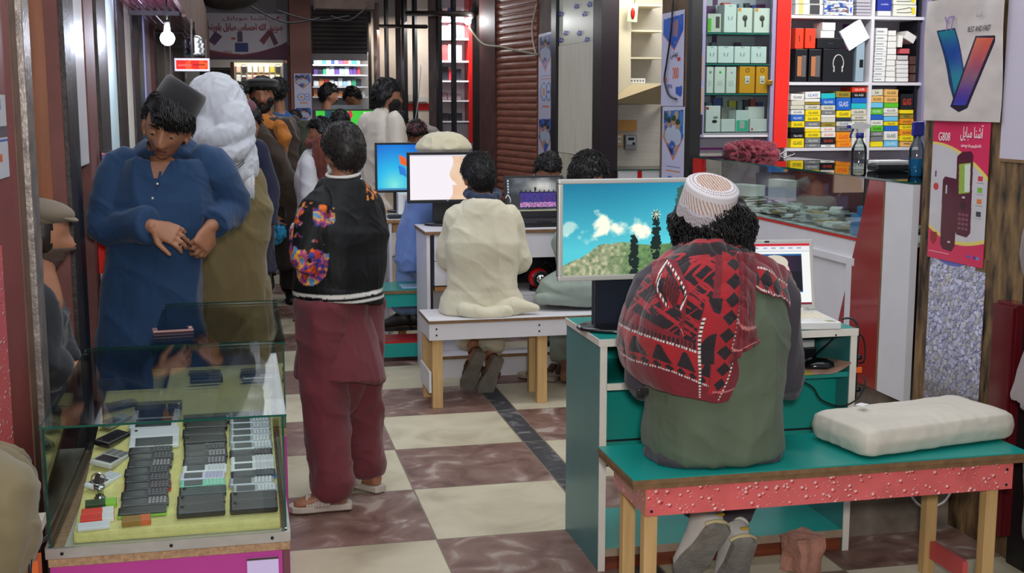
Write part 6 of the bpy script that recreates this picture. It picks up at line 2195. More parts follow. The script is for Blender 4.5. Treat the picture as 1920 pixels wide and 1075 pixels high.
for sd, (ua, va, ub, vb) in ((-1, (1216, 728, 1196, 742)), (1, (1462, 712, 1448, 700))):
 a, b_ = at(ua, va, yF - .115), at(ub, vb, yF - .10)
 mb.box(((a + b_) / 2) - FMloc, (.034, .012, .020), None, 0, .004)
 mb.build('strap_buckle', blackp, root)
 mb = MB()
scarf_m = cloth('woven_red_scarf', None, .10, .25, .25, 40, attr=True)
RED, BLK, CRM, WHT = np.array([166, 26, 36.]), np.array([32, 22, 28.]), np.array([122, 26, 38.]), np.array([226, 214, 208.])
def scarf_paint(U, W):
 c = np.zeros(U.shape + (3,)) + CRM
 def put(mask, col):
  c[mask] = col
 field = (U > .12) & (U < .62) & (W < .66 - .52 * (.62 - U))
 n = fbm(U * 9, W * 9, 3, 4)
 a_, b_ = U * .8 + W * .75, W * .9 - U * .6
 th = (fbm(a_ * 60, b_ * 7, 31, 2) > .655) | (fbm(a_ * 7, b_ * 64, 37, 2) > .665)
 fl = np.where((n > .80) | (th & (fbm(U * 7, W * 7, 8, 3) > .36)), 1.0, 0.0)
 c[field] = (BLK * (1 - fl[..., None]) + np.array([168, 30, 42]) * fl[..., None])[field]
 top = (W < .16)
 fl2 = (fbm(U * 5, W * 26, 13, 3) > .47)[..., None]
 c[top] = (BLK * 1.0 * fl2 + np.array([168, 28, 40]) * (1 - fl2))[top]
 def band(tt, dd, on):
  inb = on & (np.abs(dd) < .5)
  put(inb, RED)
  cell = (tt * 1.0) % 1.0
  bell = inb & (dd < .36) & (dd > -.20) & (np.abs(cell - .5) < .36 * (1 - ((dd + .20) / .60)) + .06)
  put(bell, BLK)
  c2 = (tt * 2.0) % 1.0
  dia = inb & (np.abs(c2 - .5) * .9 + np.abs(dd + .36) * 2.6 < .36)
  put(dia, BLK)
  for e in (-.50, .50):
   put(on & (np.abs(dd - e) < .035) & ((tt * 9) % 1 < .62), WHT)
   put(on & (np.abs(dd - e) < .035) & ((tt * 9) % 1 >= .62), BLK)
  put(on & (dd > .55) & (dd < .72) & ((tt * 6) % 1 < .55), BLK)
 on = (U < .66) & (W > .36)
 dd = ((.57 + .33 * U) - W) / .17
 band(U * 8.5, dd, on & (W < .97))
 on = (U > .665) & (U < .80) & (W > .14) & (W < .93)
 put(on, RED)
 cell = (W * 11) % 1
 put(on & (np.abs(cell - .5) * 1.1 + np.abs((U - .745) / .05) * .5 < .5), BLK)
 cell = (W * 3.2 + .3) % 1
 put((U > .585) & (U < .67) & (W > .40) & (W < .74), RED)
 put((U > .585) & (U < .68) & (W > .40) & (W < .74) & (((U - .68) / .08) ** 2 + ((cell - .5) / .34) ** 2 < 1), BLK)
 for e in (.60, .80):
  on2 = (np.abs(U - e) < .008) & (W > (.5 if e < .7 else .14)) & (W < .97)
  put(on2 & ((W * 46) % 1 < .6), WHT)
  put(on2 & ((W * 46) % 1 >= .6), BLK)
 put((np.abs(W - .91) < .006) & (U > .7), np.array([190, 110, 110.]))
 return c
Q = lambda u, v, dy: at(u, v, yF + dy)
rows = [
 [Q(1270, 468, .19), Q(1276, 458, .12), Q(1300, 452, -.02), Q(1335, 449, -.05), Q(1368, 452, -.02), Q(1398, 462, .04)],
 [Q(1206, 510, .20), Q(1218, 500, .08), Q(1272, 492, -.08), Q(1335, 488, -.115), Q(1388, 488, -.09), Q(1416, 488, -.04)],
 [Q(1172, 575, .20), Q(1182, 560, .06), Q(1250, 560, -.15), Q(1328, 560, -.172), Q(1388, 560, -.155), Q(1414, 560, -.12)],
 [Q(1160, 632, .18), Q(1167, 628, .03), Q(1232, 630, -.165), Q(1312, 632, -.188), Q(1376, 632, -.176), Q(1408, 630, -.15)],
 [Q(1166, 680, .14), Q(1180, 690, -.0), Q(1242, 694, -.165), Q(1312, 702, -.190), Q(1366, 700, -.182), Q(1390, 690, -.165)],
 [Q(1180, 700, .10), Q(1204, 716, -.03), Q(1258, 738, -.160), Q(1312, 750, -.185), Q(1345, 756, -.188), Q(1366, 752, -.180)],
]
strip_cloth('scarf', rows, scarf_paint, scarf_m, root, FMloc, 260, 320, .005, .0045, 15, 3)
def band_paint(U, W):
 c = np.zeros(U.shape + (3,)) + CRM
 on = (W > .45) & (W < .92)
 c[on] = RED
 cell = (U * 6) % 1
 c[on & (np.abs(cell - .5) + np.abs((W - .68) / .25) * .5 < .5)] = BLK
 for e in (.45, .92):
  c[(np.abs(W - e) < .03) & ((U * 30) % 1 < .6)] = WHT
 return c
rows = [[Q(1384, 464, .0), Q(1412, 474, -.01), Q(1450, 488, .0), Q(1482, 512, .06), Q(1496, 545, .14)],
  [Q(1390, 490, -.085), Q(1414, 504, -.085), Q(1447, 518, -.075), Q(1478, 542, -.01), Q(1498, 580, .09)],
  [Q(1402, 520, -.125), Q(1420, 542, -.13), Q(1446, 556, -.115), Q(1474, 566, -.05), Q(1497, 622, .06)]]
strip_cloth('scarf_shoulder', rows, band_paint, scarf_m, root, FMloc, 120, 80, .005, .005, 18, 5)
rows = [[Q(1380, 478, -.075), Q(1396, 476, -.10), Q(1418, 482, -.075)],
  [Q(1386, 560, -.165), Q(1398, 558, -.182), Q(1416, 560, -.15)],
  [Q(1378, 640, -.19), Q(1396, 640, -.200), Q(1418, 624, -.17)],
  [Q(1366, 690, -.195), Q(1392, 662, -.195), Q(1430, 642, -.16)]]
def plain_paint(U, W):
 c = np.zeros(U.shape + (3,)) + CRM
 c *= (.9 + .15 * np.sin(U * 22))[..., None]
 for e in (.55, .80):
  c[np.abs(W - e - .1 * (U - .5)) < .012] = np.array([196, 120, 116])
 return c
strip_cloth('scarf_tail', rows, plain_paint, scarf_m, root, FMloc, 50, 90, .005, .006, 26, 8)
def flap_paint(U, W):
 c = np.zeros(U.shape + (3,)) + CRM
 d = np.abs(U - .5) / .5 + np.abs(W - .42) / .44
 c[d < 1.0] = RED
 c[(d < .95) & (fbm(U * 6, W * 8, 4, 2) > .5)] = BLK
 e = (np.abs(d - .86) < .09)
 st = ((U * 9 + W * 13) % 1 < .55)
 c[e & st] = WHT
 c[e & ~st] = BLK
 c[d < .5] = RED * .7
 c[(d < .5) & (((U * 12) % 1 < .5) ^ ((W * 12) % 1 < .5))] = BLK
 c[(np.abs(W - .80 - .2 * (U - .5)) < .014)] = np.array([200, 130, 126])
 return c
rows = [[Q(1222, 492, -.02), Q(1250, 486, -.075), Q(1268, 488, -.10)], [Q(1226, 530, -.125), Q(1256, 528, -.155), Q(1288, 540, -.172)], [Q(1246, 590, -.168), Q(1268, 592, -.180), Q(1284, 596, -.186)], [Q(1262, 628, -.180), Q(1275, 632, -.19), Q(1280, 640, -.193)]]
strip_cloth('scarf_flap', rows, flap_paint, scarf_m, root, FMloc, 70, 100, .004, .003, 26, 9)
shell(HL, s, lambda X, Y, Z: .034 * sstep(.55, .1, Y - .12) * sstep(-.99, -.7, Z) * (.12 + .88 * sstep(.66, .30, Z)) * (1 + .55 * sstep(.35, -.4, Z)), 'hair', hairm, root, .42, 26, 3, tuft=(2600, .046, .0036, .9, .018, lambda X, Y, Z: Z < .22))
capm = mat('embroidered_cap_cloth', None, .8, attr=True, bump=.35, bscale=500, sheen=.2)
cc = at(1330, 372, yF + .030)
CMx = Matrix.Translation(cc - FMloc) @ Euler((R(24), R(3), R(4))).to_matrix().to_4x4()
na, nvp = 260, 90
A2, T2 = np.meshgrid(np.linspace(0, 2 * PI, na), np.linspace(0, 1, nvp))
rim = .012 * np.abs(np.sin(A2 * 3.5 + .55)) ** .6
side = T2 < .62
f1 = np.clip(T2 / .62, 0, 1)
f2 = np.clip((T2 - .62) / .38, 0, 1)
zlo = -.048 - rim * 1.6
zz_ = np.where(side, zlo + (0.042 - zlo) * f1, .042 + .010 * np.sin(np.clip(f2, 0, .25) / .25 * PI / 2))
rr_ = np.where(side, .0865 - .006 * f1, .0805 * (1 - f2) ** .95)
Pc = np.stack([rr_ * np.cos(A2), rr_ * 1.04 * np.sin(A2), zz_], -1)
col = np.zeros(A2.shape + (3,)) + np.array([222, 216, 220])
BR = np.array([120, 76, 60])
dots = ((A2 * 40 / PI) % 1 < .5) ^ ((T2 * 34) % 1 < .5)
col[side & dots & (f1 < .34)] = np.array([110, 92, 100])
col[side & (f1 > .40) & (f1 < .84) & (((A2 * 22 / PI + f1 * 5) % 1) < .42)] = np.array([186, 150, 132])
col[side & (f1 > .36) & (f1 < .40)] = np.array([200, 196, 214])
col[(~side) & (f2 > .10) & (f2 < .26) & ((A2 * 30 / PI) % 1 < .5) & (((f2 * 40) % 1) < .6)] = BR
inner_ = (~side) & (f2 > .34)
gx, gy = rr_ * np.cos(A2), rr_ * np.sin(A2)
st_ = (gx * 105) % 1 < .5
col[inner_] = np.array([222, 194, 176])
col[inner_ & st_ & (((gy * 130 + ((gx * 105) // 1) * .5) % 1) < .78)] = BR
Pw = xf(CMx, Pc.reshape(-1, 3)).reshape(Pc.shape)
link('cap', grid_mesh('cap', Pw, col / 255.0, capm, smooth=True, thick=-.002), root)
wsh = mat('white_leather', (216, 212, 206), .5, var=.08, vscale=20)
grs = mat('worn_grey_rubber', (150, 146, 138), .8, var=.25, vscale=24, bump=.3, bscale=90)
tns = mat('cream_midsole', (214, 196, 150), .6)
for n in ('L', 'R'):
 sh = shoe(root, FMloc, J['an' + n], J['toe' + n], wsh, grs, 1.0, J['up' + n], high=.012)
 an, f_, u_ = J['an' + n] - FMloc, J['toe' + n].normalized(), J['up' + n].normalized()
 u_ = (u_ - f_ * u_.dot(f_)).normalized()
 la = f_.cross(u_)
 for q in range(3):
  pts = [an + f_ * (-.072 - .006 * q + .03 * abs(math.cos(a))) + la * .040 * math.cos(a) + u_ * (.055 - .018 * q - .014 * math.sin(a)) for a in np.linspace(PI * 1.05, -PI * .05, 14)]
 pts = [an + f_ * (-.079 + .02 * abs(math.cos(a)) ** 2) + la * .043 * math.cos(a) + u_ * (-.060) for a in np.linspace(PI, 0, 14)]
 MB().tube(pts, .0075, 8).build('midsole', tns, sh)
 for q in range(3):
  pts = [an + f_ * (-.050 + .016 * q) + la * .040 * math.cos(a) * (1 - .05 * q) + u_ * (.022 + .012 * q + .014 * math.sin(a) - .02) - f_ * .026 * math.sin(a) for a in np.linspace(PI, 0, 14)]
  MB().tube(pts, .006, 8).build('heel_ridge', wsh, sh)
 MB().box(an - f_ * .077 - u_ * .030 + la * .012, (.03, .008, .010), None, 0, .003).build('yellow_tab', mat('mustard_patch', (196, 156, 40), .5), sh)
J = stand_joints(at(640, 600, 4.8).x, 4.80, 1.50, 40)
J['head'] = at(643, 286, 4.82)
J['neck'] = at(643, 338, 4.80)
J['shL'], J['shR'] = at(594, 382, 4.70), at(694, 382, 4.90)
J['chest'] = at(640, 430, 4.80)
J['waist'] = at(636, 510, 4.80)
J['hip'] = at(634, 575, 4.80)
J['elL'], J['wrL'] = at(574, 492, 4.67), at(562, 428, 4.80)
J['elR'], J['wrR'] = at(704, 452, 4.97), at(640, 455, 5.02)
J['hdL'], J['hdR'] = V((.35, .6, .3)), V((-1, .2, .1))
J['hpL'], J['hpR'] = at(612, 590, 4.74), at(664, 590, 4.86)
J['knL'], J['knR'] = at(612, 800, 4.74), at(678, 795, 4.92)
J['anL'], J['anR'] = at(625, 925, 4.71), at(693, 893, 4.93)
J['anL'].z, J['anR'].z = .098, .098
J['toeL'], J['toeR'] = V((-1, .02, 0)), V((-.62, .8, 0))
JB = V((J['hip'].x, 4.80, 0))
HM = frame_head(J['head'], 22, 6, 0, .92)
root, HL, s = figure('person', 'person standing with back turned in a black bomber jacket with floral sleeve and maroon trousers', JB, J, HM, skinA, s=.90, vox=.006)
shell(HL, .92, scalp(.30, .016, -.66, -.10), 'hair', hair2, root, .12, 46, 5, tuft=(2600, .028, .0020, 1.0, .003, None))
mar = cloth('maroon_cotton', (108, 44, 52), .08)
jl = [np.array(tuple(J[k] - JB)) for k in ('shL', 'elL', 'wrL')]
zh0 = at(634, 571, 4.72).z
zh1 = at(634, 540, 4.72).z
def segd(P, a, b):
 t = np.clip(((P - a) @ (b - a)) / ((b - a) @ (b - a)), 0, 1)
 return np.linalg.norm(P - a - t[:, None] * (b - a), axis=1), t
def jacket_col(P, N):
 c = np.zeros((len(P), 3)) + np.array([15, 16, 19])
 z = P[:, 2]
 for a, b in ((.20, .38), (.58, .76)):
  m = (z > zh0 + (zh1 - zh0) * a) & (z < zh0 + (zh1 - zh0) * b)
  c[m] = np.array([226, 224, 218])
 d1, t1 = segd(P, jl[0], jl[1])
 d2, t2 = segd(P, jl[1], jl[2])
 arm = ((d1 < .092) & (t1 > .02) & (P[:, 0] < jl[0][0] + .062)) | (d2 < .085)
 n1 = fb3(P * 17, 3, 3)
 n2 = fb3(P * 38 + 9, 5, 2)
 n3 = fb3(P * 48 + 4, 6, 2)
 t1 = t1 + .30 * (n3 - .5)
 t2 = t2 + .3 * (n3 - .5)
 spot = arm & (n1 > .43) & (((t1 > .05) & (t1 < .58)) | (t2 > .0) & (d2 < d1) | (t1 > .8))
 pal = np.array([[232, 112, 40], [196, 60, 50], [60, 66, 150], [206, 90, 130], [240, 180, 70], [90, 140, 190]])
 idx = np.clip(((n2 - .25) / .5 * 6).astype(int), 0, 5)
 c[spot] = pal[idx][spot] * (.55 + .8 * n3[spot][:, None])
 ed = arm & (t1 > .0) & (t1 < .12) & (P[:, 0] < jl[0][0] + .01) & (n3 > .52)
 c[ed] = np.array([224, 130, 50])
 sh = (np.abs(P[:, 0] - (J['shR'].x - JB.x)) < .03) & (z > J['shR'].z + .028) & (n3 > .5)
 c[sh] = np.array([224, 130, 50])
 ck = (d2 < .08) & (t2 > .86) & (((t2 * 22) % 1) < .5)
 c[ck] = np.array([220, 220, 214])
 return np.clip(c, 0, 255)
jm = mat('black_satin_jersey', None, .6, attr=True, bump=.1, bscale=60, spec=.3)
jk = dict(J)
jk['hip'] = at(634, 516, 4.80)
kameez(root, JB, jk, .90, jm, zh0, 'bomber_jacket', .030, -.004, .0055, fold=lambda P, N: fold_fn(.010, 9, .45, 21)(P, N) * (.12 + .88 * sstep(zh0 + .01, zh0 + .12, P[:, 2])), slevkw=dict(r0=.078, r1=.068, r2=.054), color=jacket_col, smooth=2, dep=1.15)
mb = MB()
for q, (dz, r_) in enumerate(((0, .0095), (.012, .009), (.024, .009))):
 mb = MB()
 ring_cloth(mb, J['neck'] - JB + V((.0, -.004, .000 + dz)), Euler((R(10), R(-4), 0)).to_matrix(), .066 - .002 * q, r_ * .8, 32, 1, .92)
 mb.build('collar_rib', mat('white_rib' if q != 1 else 'black_rib', (222, 220, 214) if q != 1 else (24, 24, 28), .8), root)
lh = (J['hpR'] - J['hpL']).normalized()
ff = V((0, 0, 1)).cross(lh)
zk = at(640, 706, 4.80).z
mb = MB()
mb.rings([ringpts((J['hip'].x + dx, 4.80, z), lh, ff, a, b, 36, 2.6) for z, a, b, dx in ((zk - .006, .176, .154, .004), (zk + .05, .170, .148, .003), (zk + .15, .150, .126, .002), (zh0 - .02, .122, .098, 0), (zh0 + .06, .10, .08, 0))])
mb.shift(JB)
def slit(P, N):
 return fold_fn(.010, 7, .12, 31)(P, N) - .012 * np.exp(-((P[:, 0] - (-.118)) / .012) ** 2) * (P[:, 1] < 0)
remesh('kameez', mb, .0065, mar, root, fold=slit)
shalwar(root, JB, J, .90, mar, vox=.0075, r=(.118, .104, .092, .076), fold=fold_fn(.016, 9, .55, 17), bot=.0)
bei = mat('beige_rubber', (196, 186, 172), .6, var=.06)
for n in ('L', 'R'):
 sandal(root, JB, J['an' + n], J['toe' + n], bei, bei, .92, straps=((.035, .052), (.065, .052), (.10, .050)))
J = stand_joints(at(300, 560, 4.85).x, 4.85, 1.63, 180)
J['neck'] = at(309, 303, 4.87)
J['head'] = at(313, 238, 4.79)
J['shR'], J['shL'] = at(222, 300, 4.88), at(392, 304, 4.88)
J['chest'] = at(300, 380, 4.86)
J['waist'] = at(288, 470, 4.86)
J['hip'] = at(284, 560, 4.86)
J['hpR'], J['hpL'] = at(246, 565, 4.86), at(322, 565, 4.86)
J['elR'], J['wrR'] = at(196, 428, 4.80), at(284, 424, 4.66)
J['elL'], J['wrL'] = at(430, 392, 4.92), at(396, 424, 4.76)
J['hdR'] = at(342, 446, 4.63) - J['wrR']
J['hdL'] = at(376, 462, 4.72) - J['wrL']
BBl = V((J['hip'].x, 4.85, 0))
HM = frame_head(J['head'], 180 - 10, 17, -13, 1.06)
root, HL, s = figure('person', 'person in a blue kameez and black round cap looking down behind the glass showcases', BBl, J, HM, skinA, s=1.03, headkw=dict(chin=1.25), vox=.0042, lips=lipm,
 handkw={'R': dict(nrm=V((.25, .7, -.6)), side=-1, curl=(.35, .55, .5), spread=.16, thumb=.1), 'L': dict(nrm=V((-.5, .8, .2)), side=1, curl=(.5, .8, .6))})
eyes(root, HL, 1.03, irism, skinA, closed=.80, browmat=hairm)
shell(HL, 1.04, scalp(.50, .020, -.60, .02), 'hair', hairm, root, .12, 40, 9, tuft=(1300, .034, .0022, .95, .004, lambda X, Y, Z: Y < .35))
mb = MB()
rnd = random.Random(4)
for k in range(900):
 x = rnd.uniform(-.062, .054)
 y = rnd.uniform(-.03, .062)
 sf = lambda a, b: .117 * math.sqrt(max(.05, 1 - (a / .079) ** 2 - (b / .1) ** 2))
 up = rnd.uniform(.010, .024)
 p0 = V((x, y, sf(x, y) + up * .6))
 p1 = V((x - .012, y + .030, sf(x, y + .02) + up))
 p2 = V((x - .024 + rnd.uniform(-.006, .006), max(y + .05, .098 - abs(x - .01) * .62), .054 + rnd.uniform(-.012, .02)))
 p3 = p2 + V((-.010, -.004 - abs(x) * .1, -rnd.uniform(.014, .036)))
 mb.tube([HL @ (q * 1.03) for q in (p0, p1, p2, p3)], [.0030, .0034, .0024, .0005], 5, k=3)
mb.build('fringe', hairm, root)
capb = cloth('charcoal_felt', (40, 40, 44), .2, .3, .3, 300)
mb = MB()
mb.lathe([(.001, -.040), (.088, -.040), (.091, -.036), (.088, .03), (.084, .044), (.076, .050), (.001, .046)], 40, (0, 0, 0), None, 0, .96, 1.06)
cap_ = mb.build('cap', capb, root)
cap_.matrix_local = HL @ Matrix.Translation((-.030, -.036, .116)) @ Euler((R(20), R(-22), 0)).to_matrix().to_4x4()
mb = MB()
rnd = random.Random(9)
for k in range(44):
 x = rnd.uniform(-.022, .022)
 z = -.0565 + rnd.uniform(-.003, .003) - abs(x) * .12
 y = .0985 - abs(x) * .36
 q = HL @ (V((x, y, z)) * 1.03)
 mb.tube([q, HL @ (V((x * 1.12, y + .0015, z - .0045)) * 1.03)], [.0005, .0002], 4)
mb.build('moustache', hairm, root)
blue = cloth('deep_blue_cotton', (24, 57, 94), .12, .12, .25, 18)
kz = kameez(root, BBl, J, .97, blue, .42, 'kameez', .026, .035, .0065, fold=fold_fn(.013, 7.5, .25, 41), slevkw=dict(r0=.084, r1=.078, r2=.062, to=.93), smooth=2)
bm = bmesh.new()
bm.from_mesh(kz.data)
vx, vz = at(294, 334, 4.72).x - BBl.x, at(294, 334, 4.72).z
cutf = [f for f in bm.faces if f.calc_center_median().y < .03 and f.calc_center_median().z > vz and abs(f.calc_center_median().x - vx - .10 * (f.calc_center_median().z - vz) * 2) < .012 + .42 * (f.calc_center_median().z - vz)]
bmesh.ops.delete(bm, geom=cutf, context='FACES')
for v_ in bm.verts:
 dz_ = v_.co.z - vz
 if v_.is_boundary and v_.co.y < .03 and dz_ > -.01:
  c_, hw = vx + .2 * max(0, dz_), .012 + .42 * max(0, dz_)
  sg = 1 if v_.co.x > c_ else -1
  if abs(abs(v_.co.x - c_) - hw) < .012:
   v_.co.x = c_ + sg * hw
bm.to_mesh(kz.data)
bm.free()
nk = J['neck'] - BBl
Mn = Euler((R(-14), R(8), 0)).to_matrix()
for nm, r_, tb, dz, m in (('undershirt', .060, .008, .030, mat('royal_blue_cotton', (40, 78, 196), .85)), ('collar', .070, .011, .028, blue)):
 mb = MB()
 ring_cloth(mb, nk + V((0, .004, dz - .012)), Mn, r_, tb, 36, 1.0, .95)
 mb.build(nm, m, root)
mb = MB()
pk = [at(301, 322, 4.74), at(296, 350, 4.728), at(289, 400, 4.722)]
for a_, b_ in zip(pk[:-1], pk[1:]):
 mb.tube([a_ - BBl, b_ - BBl], .006, 6)
mb.build('placket', blue, root)
for u, v in ((295, 345), (286, 372), (280, 412)):
 q = at(u, v, 4.712) - BBl
 MB().sphere(q, (.005, .003, .005), 10, 6).build('button', mat('pale_button', (196, 200, 206), .3), root)
J = stand_joints(at(420, 560, 5.5).x, 5.50, 1.70, 4)
J['neck'] = at(412, 300, 5.50)
J['head'] = at(406, 222, 5.52)
J['shL'], J['shR'] = at(366, 330, 5.50), at(466, 325, 5.48)
J['elR'], J['wrR'] = at(476, 402, 5.50), at(452, 414, 5.72)
J['elL'], J['wrL'] = at(358, 420, 5.55), at(380, 430, 5.75)
J['chest'], J['waist'], J['hip'] = at(418, 390, 5.5), at(420, 480, 5.5), at(420, 545, 5.5)
J['hpL'], J['hpR'] = at(392, 550, 5.5), at(448, 550, 5.5)
WS = V((J['hip'].x, 5.5, 0))
HM = frame_head(J['head'], 10, 10, 0, 1.0)
root, HL, s = figure('person', 'person with back turned in a white head shawl and olive kameez beside youth in blue', WS, J, HM, skinA, vox=.008)
olive = cloth('olive_khaki_cotton', (112, 98, 62), .1)
kameez(root, WS, J, 1.0, olive, .40, 'kameez', .020, .02, .0075, fold=fold_fn(.011, 7, .22, 51), slevkw=dict(r0=.072, r1=.068, r2=.058))
shalwar(root, WS, J, 1.0, olive, vox=.011, seed=3)
for n in ('L', 'R'):
 shoe(root, WS, J['an' + n], J['toe' + n], mat('dark_brown_leather', (50, 36, 30), .5), blackp, 1.0)
shawl = cloth('white_muslin', (188, 191, 199), .04, .1, .12, 30)
mb = MB()
hc = J['head']
mb.sphere(at(404, 208, 5.52), (.138, .15, .165), 28, 20)
mb.sphere(at(388, 258, 5.48), (.125, .14, .13), 28, 20)
mb.sphere(at(432, 235, 5.46), (.105, .13, .12), 24, 16)
mb.rings([ringpts(at(u, v, y), V((1, 0, 0)), V((0, 1, 0)), a, b, 28, 2.2) for u, v, y, a, b in ((404, 235, 5.50, .12, .13), (408, 268, 5.48, .155, .15), (412, 300, 5.47, .165, .155), (424, 326, 5.45, .135, .14), (432, 345, 5.44, .085, .10))])
mb.tube([at(352, 285, 5.42), at(390, 262, 5.32), at(430, 252, 5.33), at(462, 245, 5.42)], [.03, .045, .046, .03], 14, k=4, round_end=True)
mb.tube([at(350, 265, 5.42), at(400, 292, 5.31), at(446, 284, 5.33), at(470, 262, 5.44)], [.025, .036, .036, .022], 14, k=4, round_end=True)
mb.shift(WS)
remesh('head_shawl', mb, .0062, shawl, root, smooth=14, fold=lambda P, N: fold_fn(.0042, 34, .28, 61)(P @ np.array([[.75, 0, .66], [0, 1, 0], [-.66, 0, .75]]), N))
for dv in (0, 5):
 MB().tube([at(348, 296 - dv, 5.37) - WS, at(392, 322 - dv, 5.295) - WS, at(440, 318 - dv, 5.29) - WS, at(462, 300 - dv, 5.36) - WS], .0022, 6, k=5).build('dark_line', mat('dark_woven_line', (60, 62, 64), .9), root)
def tail_paint(U, W):
 c = np.zeros(U.shape + (3,)) + np.array([226, 228, 232])
 c[np.abs(U - .75) < .03] = np.array([90, 92, 94])
 return c
tailm = cloth('white_muslin_tail', None, .04, .2, .2, 260, attr=True)
rows = [[at(440, 292, 5.34), at(452, 288, 5.34), at(462, 288, 5.36)], [at(455, 325, 5.35), at(464, 322, 5.35), at(474, 326, 5.37)], [at(459, 352, 5.36), at(467, 350, 5.36), at(476, 352, 5.38)]]
strip_cloth('shawl_tail', rows, tail_paint, tailm, root, WS, 24, 50, .006, .006, 30, 3)
for k in range(9):
 u0 = 460 + k * 1.9
 MB().tube([at(u0, 350, 5.36) - WS, at(u0 + rnd.uniform(-1, 1), 362, 5.36) - WS, at(u0 + rnd.uniform(-1, 1.5), 374 + rnd.uniform(-3, 3), 5.365) - WS], [.004, .004, .002], 6, k=3).build('fringe_cord', shawl, root)
yC = 6.42
J = sit_joints(at(903, 560, yC).x, yC, WZ + .01, 1.62, 0, 3)
J['head'] = at(896, 331, yC + .06)
J['neck'] = at(905, 378, yC + .02)
J['shL'], J['shR'] = at(858, 404, yC + .01), at(956, 406, yC + .01)
J['chest'], J['waist'], J['hip'] = at(906, 455, yC - .01), at(905, 520, yC), at(904, 565, yC)
J['elL'], J['wrL'] = at(842, 486, yC + .10), at(866, 470, yC + .34)
J['elR'], J['wrR'] = at(972, 490, yC + .04), at(950, 490, yC + .30)
J['hpL'], J['hpR'] = at(880, 568, yC), at(928, 568, yC)
J['knL'], J['knR'] = at(878, 560, yC + .32), at(925, 560, yC + .32)
for q in ('hpL', 'hpR', 'knL', 'knR'):
 J[q].z = WZ + .10
J['anL'], J['anR'] = at(888, 664, yC + .17), at(920, 678, yC + .15)
J['toeL'], J['toeR'] = V((-.26, .38, -.9)), V((-.30, .28, -.9))
J['upL'] = J['upR'] = V((0, .9, .4))
CY = V((J['hip'].x, yC, 0))
HM = frame_head(J['head'], 12, 8, 0, .96)
root, HL, s = figure('person', 'person in a cream kameez seated with back turned on the white bench', CY, J, HM, skinA, s=.95, vox=.0065)
shell(HL, .96, scalp(.30, .019, -.72, -.16), 'hair', hairm, root, .15, 40, 15, tuft=(1900, .034, .0022, .95, .006, None))
cream = cloth('cream_cotton', (208, 201, 176), .05)
mb = MB()
mb.rings([ringpts((J['hip'].x + dx, yC + .01, z), V((1, 0, 0)), V((0, 1, 0)), a, b, 32, 2.6) for z, a, b, dx in ((WZ + .004, .232, .150, .005), (WZ + .05, .222, .155, .002), (WZ + .12, .196, .145, 0))] + torso_rings(J, .026, a=(.104, .100, .104, .112, .078, .042)))
for n in ('L', 'R'):
 sleeve(mb, J, n, .95, .078, .070, .056)
mb.tube([at(930, 578, yC - .10), at(975, 575, yC - .13), at(1004, 578, yC - .15)], [.05, .040, .022], 14, k=4, round_end=True)
mb.tube([at(870, 580, yC - .13), at(905, 589, yC - .17), at(950, 586, yC - .17)], [.030, .034, .026], 14, k=4, round_end=True)
mb.shift(CY)
remesh('kameez', mb, .0068, cream, root, fold=fold_fn(.011, 8.5, .4, 71))
mb = MB()
ring_cloth(mb, at(905, 366, yC + .02) - CY, Euler((R(8), 0, 0)).to_matrix(), .072, .024, 30, 1.0, .95, .006, 3)
remesh('neck_scarf', mb, .006, cloth('navy_checked_cotton', (44, 54, 78), .3), root, fold=fold_fn(.008, 26, .4, 5))
mb = MB()
ring_cloth(mb, at(906, 384, yC + .01) - CY, Euler((R(6), 0, 0)).to_matrix(), .078, .010, 30, 1.05, .9)
mb.build('collar', cream, root)
mb = MB()
for n in ('L', 'R'):
 mb.tube([J['hp' + n], J['kn' + n], J['kn' + n].lerp(J['an' + n], .45) + V((0, .05, 0)), J['an' + n] + V((0, .03, .05))], [.09, .088, .082, .072], 18, k=3)
mb.shift(CY)
remesh('shalwar', mb, .009, cream, root, fold=fold_fn(.012, 11, .6, 77))
grsole = mat('grey_worn_sole', (128, 122, 112), .85, var=.22, vscale=24, bump=.35, bscale=120)
brst = mat('brown_leather_strap', (78, 54, 40), .6)
for n in ('L', 'R'):
 sandal(root, CY, J['an' + n], J['toe' + n], brst, grsole, .98, J['up' + n], heel=True)
yM = 6.50
J = sit_joints(at(1090, 560, yM).x, yM, WZ + .01, 1.62, -35, 16)
J['head'] = at(1103, 330, yM + .16)
J['neck'] = at(1106, 378, yM + .10)
J['shL'], J['shR'] = at(1076, 405, yM + .14), at(1150, 402, yM + .04)
J['elL'], J['wrL'] = at(1082, 480, yM + .24), at(1110, 480, yM + .4)
J['elR'], J['wrR'] = at(1160, 480, yM + .1), at(1150, 480, yM + .34)
J['chest'], J['waist'], J['hip'] = at(1108, 450, yM + .06), at(1106, 510, yM), at(1100, 560, yM)
J['hip'].z = WZ + .085
J['hpL'], J['hpR'] = at(1070, 565, yM), at(1120, 565, yM - .02)
J['knL'], J['knR'] = at(1062, 545, yM + .34), at(1150, 555, yM + .25)
for q in ('hpL', 'hpR', 'knL', 'knR'):
 J[q].z = WZ + .10
J['anL'], J['anR'] = at(1062, 690, 6.66), at(1115, 690, 6.64)
MY = V((J['hip'].x, yM, 0))
HM = frame_head(J['head'], -58, 24, 0, .96)
root, HL, s = figure('person', 'person with black hair and a pale green face mask bent behind the big silver monitor', MY, J, HM, skinA, s=.95, vox=.008)
shell(HL, .96, scalp(.34, .026, -.62, -.06), 'hair', hairm, root, .22, 40, 25, tuft=(1300, .036, .003, .9, .012, None))
